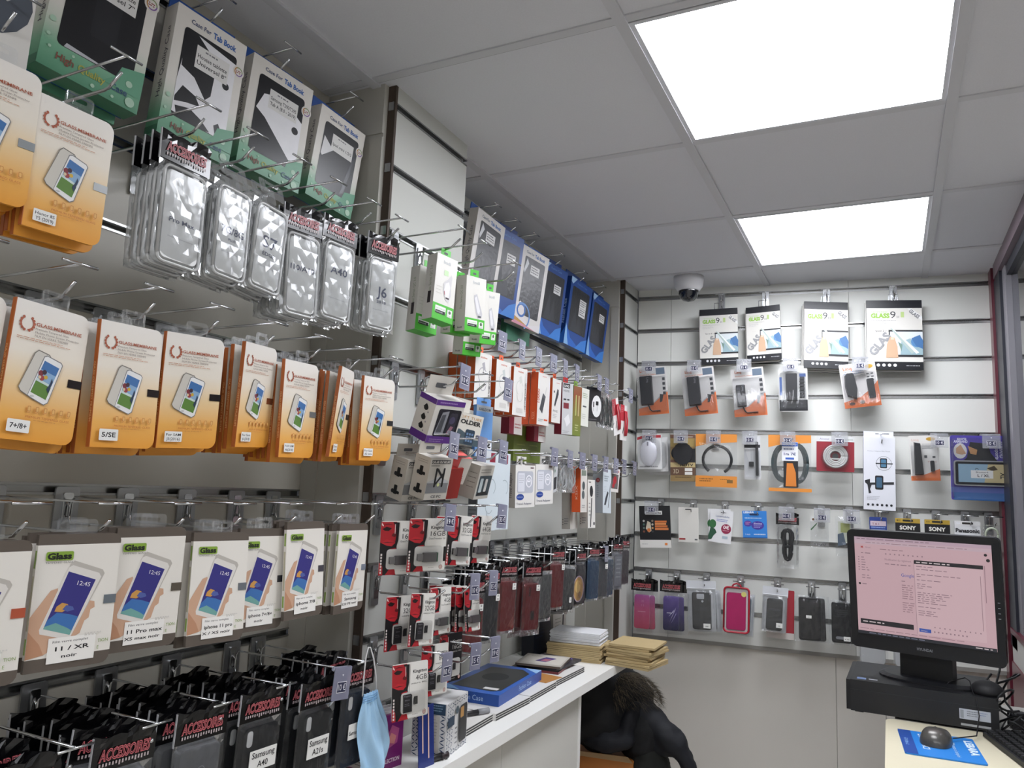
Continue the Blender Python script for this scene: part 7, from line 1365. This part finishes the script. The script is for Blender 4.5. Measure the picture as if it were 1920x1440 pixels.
# computer case lying flat
PC = P('#1c1d20', 0.45, bump=0.15, bscale=600); PCD = P('#101114', 0.4)
pcm = Matrix.Translation((0.072, 2.650, ZC)) @ Matrix.Rotation(BW_A + math.radians(-8), 4, 'Z')
t = thing('desktop_computer', 'black desktop computer case lying flat under the monitor', 'computer', mat=pcm)
w2 = 0.1925
MB().box(-w2, w2, 0, 0.31, 0.006, 0.097, PC).build('case', t)
MB().box(-w2 - 0.012, -w2, 0.002, 0.308, 0.008, 0.095, PCD).build('front_bezel', t)
m = MB()
for x_ in (-0.17, 0.17):
    for y_ in (0.03, 0.28): m.box(x_ - 0.012, x_ + 0.012, y_ - 0.012, y_ + 0.012, 0.0, 0.006, PCD)
m.build('feet', t)
MB().box(-w2, w2, -0.0006, 0, 0.068, 0.0692, P('#2e3034', 0.4)).build('seam', t)
MB().box(0.095, 0.172, -0.0008, 0, 0.030, 0.058, P('#c2c8d2', 0.4)).build('label', t)
printed(t, [('L', 0.25, 0.75, 0.6, 3, 0.2, 0.07, '#5a6068'), ('L', 0.66, 0.75, 0.9, 2, 0.2, 0.06, '#6a80b0'), ('r', 0.03, 0.1, 0.14, 0.9, '#9aa0a8')], 0.077, 0.028, 0.0012, loc=(0.1335, 0, 0.044))
MB().box(0.098, 0.172, -0.0008, 0, 0.012, 0.018, P('#a9acb0', 0.4)).build('barcode_strip', t)
MB().box(-0.175, -0.150, 0.02, 0.045, 0.097, 0.0974, P('#6a86b8', 0.3)).build('badge', t)
MB().box(-0.142, -0.118, 0.028, 0.040, 0.097, 0.0974, P('#b9bcc4', 0.3)).build('badge', t)
m = MB()
for i, zz_ in enumerate((0.088, 0.072, 0.062)): m.tube([(w2, 0.02 + 0.006 * i, zz_), (w2 + 0.008, 0.02 + 0.006 * i, zz_)], 0.004, CHROME, 8)
m.build('screw', t)
# monitor
MONR = BW_A + math.radians(-21)
scm = Matrix.Translation((0.083, 2.678, -0.253 + H)) @ Matrix.Rotation(MONR, 4, 'Z') @ Matrix.Rotation(math.radians(5), 4, 'X')
t = thing('computer_monitor', 'black flat monitor showing a pink tinted mail page', 'monitor', mat=scm)
BZ = P('#15161a', 0.4)
ow, ol, ot, ob = 0.205, -0.210, 0.173, -0.194
m = MB(); outer = rrect(-0.209, ob, 0.209, ot, 0.016, 5); inner = rrect(-0.188, -0.1505, 0.188, 0.1505, 0.0001, 5)
k = len(outer)
m.add([(u, -0.006, v) for u, v in outer] + [(u, -0.0035, v) for u, v in inner], [(i, (i + 1) % k, k + (i + 1) % k, k + i) for i in range(k)], BZ)
m.add([(u, -0.006, v) for u, v in outer] + [(u, 0.022, v) for u, v in outer] + [(u * 0.8, 0.055, v * 0.8) for u, v in outer], [(k + i, k + (i + 1) % k, (i + 1) % k, i) for i in range(k)] + [(2 * k + i, 2 * k + (i + 1) % k, k + (i + 1) % k, k + i) for i in range(k)] + [tuple(2 * k + i for i in range(k))], BZ)
m.build('housing', t)
S = 1.0
MB().poly(rrect(-0.188, -0.1505, 0.188, 0.1505, 0, 1), 0.003, GLOW('#e2bcc4', 0.62 * S)).build('screen', t)
GD = GLOW('#2a2630', 0.35); GT = GLOW('#a98a96', 0.55); GL = GLOW('#b5929c', 0.55); GB = GLOW('#3f63c4', 0.55); GW = GLOW('#f0dfe2', 0.6); GP = GLOW('#d3b6c6', 0.62)
ui = [('r', 0, 0.965, 1, 1, GP), ('L', 0.02, 0.978, 0.75, 1, 0.02, 0.008, GT), ('r', 0, 0.93, 1, 0.962, GLOW('#dcc0cc', 0.62)), ('L', 0.09, 0.943, 0.84, 1, 0.02, 0.006, GL),
      ('t', 'M', 0.05, 0.885, 0.022, GLOW('#c24a48', 0.6), dict(bold=0.04)), ('t', 'Gmail', 0.085, 0.888, 0.016, GT), ('L', 0.20, 0.88, 0.40, 1, 0.02, 0.008, GL), ('L', 0.05, 0.83, 0.13, 1, 0.02, 0.009, GT)] + \
     [('L', 0.05, 0.785 - 0.026 * i, 0.10 + 0.01 * (i % 3), 1, 0.02, 0.008, GT) for i in range(6)] + [('r', 0.025, 0.785 - 0.026 * i, 0.035, 0.795 - 0.026 * i, GT) for i in range(6)] + \
     [('L', 0.05, 0.60 - 0.026 * i, 0.14, 1, 0.02, 0.008, GT) for i in range(2)] + [('c', 0.03, 0.515, 0.009, GD), ('L', 0.05, 0.510, 0.10, 1, 0.02, 0.008, GT)] + \
     [('r', 0.24 + 0.034 * i, 0.835, 0.250 + 0.034 * i, 0.847, GT) for i in range(9)] + [('t', 'Modification du reglement', 0.235, 0.775, 0.020, GT, dict(fit=0.20)), ('L', 0.235, 0.735, 0.44, 1, 0.02, 0.009, GT),
      ('t', 'Google', 0.355, 0.625, 0.032, GB, dict(fit=0.095)), ('L', 0.355, 0.575, 0.39, 1, 0.02, 0.008, GT)] + [('L', 0.355, 0.535 - 0.022 * i, 0.445, 1, 0.02, 0.008, GL) for i in range(7)] + [('L', 0.355, 0.36 - 0.022 * i, 0.445, 1, 0.02, 0.008, GL) for i in range(5)] + \
     [('r', 0.455, 0.07, 0.935, 0.79, GLOW('#e6c3ca', 0.64)), ('r', 0.452, 0.07, 0.455, 0.79, GL), ('r', 0.455, 0.765, 0.938, 0.802, GD), ('L', 0.47, 0.778, 0.72, 1, 0.02, 0.010, GW)] + \
     [('L', 0.47, y_, x_, 1, 0.02, 0.007, GT) for y_, x_ in ((0.738, 0.62), (0.71, 0.70), (0.66, 0.88), (0.64, 0.52), (0.605, 0.66), (0.565, 0.55), (0.545, 0.59), (0.525, 0.53), (0.48, 0.78), (0.46, 0.74), (0.44, 0.70), (0.42, 0.74), (0.40, 0.64), (0.38, 0.70), (0.34, 0.68), (0.30, 0.62), (0.28, 0.60), (0.26, 0.62))] + \
     [('r', 0.915, 0.18, 0.919, 0.70, GL), ('r', 0.945, 0.45, 0.950, 0.80, GL), ('r', 0.47, 0.095, 0.555, 0.130, GB), ('t', 'Envoyer', 0.485, 0.105, 0.012, GW)] + [('r', 0.575 + 0.028 * i, 0.105, 0.585 + 0.028 * i, 0.118, GT) for i in range(9)] + [('r', 0.58 + 0.035 * i, 0.150, 0.588 + 0.035 * i, 0.162, GT) for i in range(10)] + \
     [('r', 0.025, 0.105, 0.43, 0.155, GD), ('L', 0.045, 0.125, 0.27, 1, 0.02, 0.010, GW), ('r', 0, 0, 1, 0.032, GLOW('#272a38', 0.4)), ('L', 0.09, 0.012, 0.62, 1, 0.02, 0.009, GLOW('#8a8ea4', 0.5)), ('L', 0.86, 0.012, 0.99, 1, 0.02, 0.009, GW), ('L', 0.02, 0.055, 0.95, 1, 0.02, 0.006, GL), ('c', 0.96, 0.905, 0.011, GD), ('c', 0.975, 0.855, 0.013, GD)]
printed(t, ui, 0.376, 0.301, 0.0031, 'page')
m = MB(); m.text('HYUNDAI', 0.0, -0.178, 0.008, P('#8a8c92', 0.3), 0.0064, 'c', fit=0.042, bold=0.02); m.build('maker_name', t)
m = MB()
for i in range(4): m.box(0.196, 0.202, -0.0066, -0.006, -0.012 - 0.015 * i, -0.010 - 0.015 * i, P('#8a8c92', 0.3))
m.build('buttons', t)
# its stand
PT = 0.097 + ZC
t = thing('monitor_stand', 'black monitor foot standing on the computer case', 'monitor stand', mat=Matrix.Translation((0.105, 2.80, PT)) @ Matrix.Rotation(MONR, 4, 'Z'))
m = MB(); k = 28; pts = []
for i in range(k):
    a = 2 * math.pi * i / k; e = 0.72
    pts.append((0.145 * math.copysign(abs(math.cos(a)) ** e, math.cos(a)), 0.105 * math.copysign(abs(math.sin(a)) ** e, math.sin(a))))
m.add([(u, v, 0.0003) for u, v in pts] + [(u, v, 0.006) for u, v in pts] + [(u * 0.9, v * 0.88, 0.013) for u, v in pts], [(i, (i + 1) % k, k + (i + 1) % k, k + i) for i in range(k)] + [(k + i, k + (i + 1) % k, 2 * k + (i + 1) % k, 2 * k + i) for i in range(k)] + [tuple(2 * k + i for i in range(k)), tuple(reversed(range(k)))], BZ); m.build('base', t)
MB().box(-0.075, 0.070, -0.055, 0.0, 0.012, 0.155, P('#121317', 0.5)).build('neck', t)
# black puck, mouse, pad, keyboard, cables
t = thing('black_puck', 'round black webcam puck on the computer case beside the stand', 'device', (0.243, 2.700, PT))
MB().lathe([(0, 0), (0.040, 0), (0.043, 0.010), (0.040, 0.020), (0.030, 0.030), (0.015, 0.036), (0, 0.037)], P('#1d1d20', 0.6), 24).build('body', t, True)
for i, (nm, lab) in enumerate((('cable', 'thin black cable of the puck trailing on the computer case'),)):
    t = thing('cable', lab, 'cable'); MB().tube([(0.13, 2.70, PT + 0.003), (0.15, 2.72, PT + 0.018), (0.19, 2.72, PT + 0.034), (0.20, 2.70, PT + 0.03), (0.205, 2.672, PT + 0.004), (0.21, 2.645, PT - 0.006), (0.215, 2.634, PT - 0.05), (0.20, 2.55, ZC + 0.012), (0.14, 2.485, ZC + 0.012)], 0.0017, P('#131316', 0.5), 6).build('cord', t, True)
padm = Matrix.Translation((0.105, 2.425, ZC + 0.0005)) @ Matrix.Rotation(math.radians(4), 4, 'Z')
t = thing('mouse_pad', 'blue LEBARA mouse pad on the cream counter', 'mouse pad', mat=padm)
m = MB().prism(rrect(-0.092, -0.112, 0.092, 0.112, 0.006, 3), 0, 0.003, P('#1d7fd4', 0.5)); o = m.build('mat', t); o.rotation_euler = (-math.pi / 2, 0, 0)
o = art(MB(), [('r', 0.0, 0.005, 0.17, 0.995, '#1e4a9c'), ('t', 'En vente ICI', 0.26, 0.88, 0.075, '#cfe4f6', dict(rot=-90, fit=0.75, bold=0.02)), ('L', 0.05, 0.6, 0.10, 6, 0.05, 0.02, '#8ab4e0'), ('t', 'LEBARA', 0.86, 0.86, 0.085, '#d8ecfa', dict(rot=-90, fit=0.72, bold=0.05)), ('t', 'Carte SIM prete a l emploi', 0.66, 0.90, 0.045, '#bcdcf4', dict(rot=-90, fit=0.95))], 0.184, 0.224, 0.0034).build('print', t); o.rotation_euler = (-math.pi / 2, 0, 0)
t = thing('computer_mouse', 'grey and black DELL mouse on the blue mouse pad', 'computer mouse', mat=Matrix.Translation((0.098, 2.455, ZC + 0.004)) @ Matrix.Rotation(math.radians(82), 4, 'Z'))
m = MB(); vs = []; fs = []
for j in range(9):
    for i in range(20):
        a = 2 * math.pi * i / 20; q = j / 8 * math.pi / 2
        sx = math.copysign(abs(math.cos(a)) ** 0.7, math.cos(a)); sy = math.copysign(abs(math.sin(a)) ** 0.7, math.sin(a))
        vs.append((0.064 * sx * math.cos(q) ** 0.6, 0.038 * sy * math.cos(q) ** 0.6, 0.036 * math.sin(q) * (1 - 0.12 * sx)))
for j in range(8):
    for i in range(20): fs.append((j * 20 + i, j * 20 + (i + 1) % 20, (j + 1) * 20 + (i + 1) % 20, (j + 1) * 20 + i))
m.add(vs, fs, P('#5a5854', 0.3, 0.4)); m.build('shell', t, True)
MB().lathe([(0.032, 0.0), (0.033, 0.012), (0.031, 0.0125)], P('#101013', 0.4), 20).build('base_ring', t, True)
m = MB(); m.text('DELL', 0, 0, 0.0075, P('#1b1b1c', 0.3), 0, 'c', fit=0.020, bold=0.03); o = m.build('maker_name', t); o.rotation_euler = (-math.pi / 2, 0, -math.pi / 2 * 1.0); o.location = (-0.036, 0, 0.0352)
kbm = Matrix.Translation((0.345, 2.405, ZC + 0.002)) @ Matrix.Rotation(math.radians(-76), 4, 'Z')
t = thing('keyboard', 'black computer keyboard at the lower right corner', 'keyboard', mat=kbm)
MB().add([(-0.22, -0.075, 0), (0.22, -0.075, 0), (0.22, 0.075, 0), (-0.22, 0.075, 0), (-0.22, -0.075, 0.012), (0.22, -0.075, 0.012), (0.22, 0.075, 0.024), (-0.22, 0.075, 0.024)], [(3, 2, 1, 0), (4, 5, 6, 7), (0, 1, 5, 4), (1, 2, 6, 5), (2, 3, 7, 6), (3, 0, 4, 7)], P('#17181a', 0.5)).build('base', t)
key = MB().prism(rrect(-0.0085, -0.0085, 0.0085, 0.0085, 0.002, 2), 0, 0.008, P('#1d1e21', 0.5), P('#101113', 0.5), inset=0.2).mesh('key')
for r_ in range(6):
    for c_ in range(22):
        o = link('key', key, t); yy = -0.060 + r_ * 0.0215; o.location = (-0.205 + c_ * 0.0195, yy, 0.0124 + (yy + 0.075) * 0.08); o.rotation_euler = (-math.pi / 2 + 0.08, 0, 0)
rnd = random.Random(21)
for i, (p0, p1, lab) in enumerate((((0.27, 2.70, ZC + 0.06), (0.30, 2.66, ZC + 0.11), 'thick black cable looping at the back of the computer case'), ((0.25, 2.78, ZC + 0.16), (0.36, 2.72, ZC + 0.02), 'black cable running from the monitor to the counter'), ((0.28, 2.72, ZC + 0.03), (0.37, 2.62, ZC + 0.10), 'tangled black cable above the keyboard'), ((0.26, 2.76, ZC + 0.17), (0.34, 2.66, ZC + 0.06), 'black video cable hanging behind the monitor'), ((0.28, 2.70, ZC + 0.02), (0.31, 2.60, ZC + 0.012), 'black cable coil lying beside the keyboard'))):
    t = thing('cable', lab, 'cable'); pts = []
    for q in range(15):
        f = q / 14; a = f * math.pi * (2.2 + 0.5 * i)
        pts.append((p0[0] + (p1[0] - p0[0]) * f + 0.030 * math.sin(a + i), p0[1] + (p1[1] - p0[1]) * f + 0.03 * math.cos(a * 0.8), max(ZC + 0.006, p0[2] + (p1[2] - p0[2]) * f + 0.045 * math.sin(a * 0.7 + i * 1.3))))
    MB().tube(pts, 0.0032 if i != 2 else 0.0022, P('#131417', 0.45), 7).build('cord', t, True)
t = thing('power_plug', 'black power adapter block among the cables', 'power plug', (0.33, 2.74, ZC + 0.001), 0.4)
MB().prism(rrect(-0.025, 0.0, 0.025, 0.045, 0.008, 3), -0.03, 0.0, P('#15161a', 0.45)).build('body', t)
t = thing('clear_wrapper', 'crumpled clear plastic wrapper at the right edge', 'wrapper', mat=Matrix.Translation((0.385, 2.80, ZC + 0.075)) @ Matrix.Rotation(0.3, 4, 'Z'))
link('film', bagmesh(0.08, 0.14, 0.05, FILMW, 1), t)
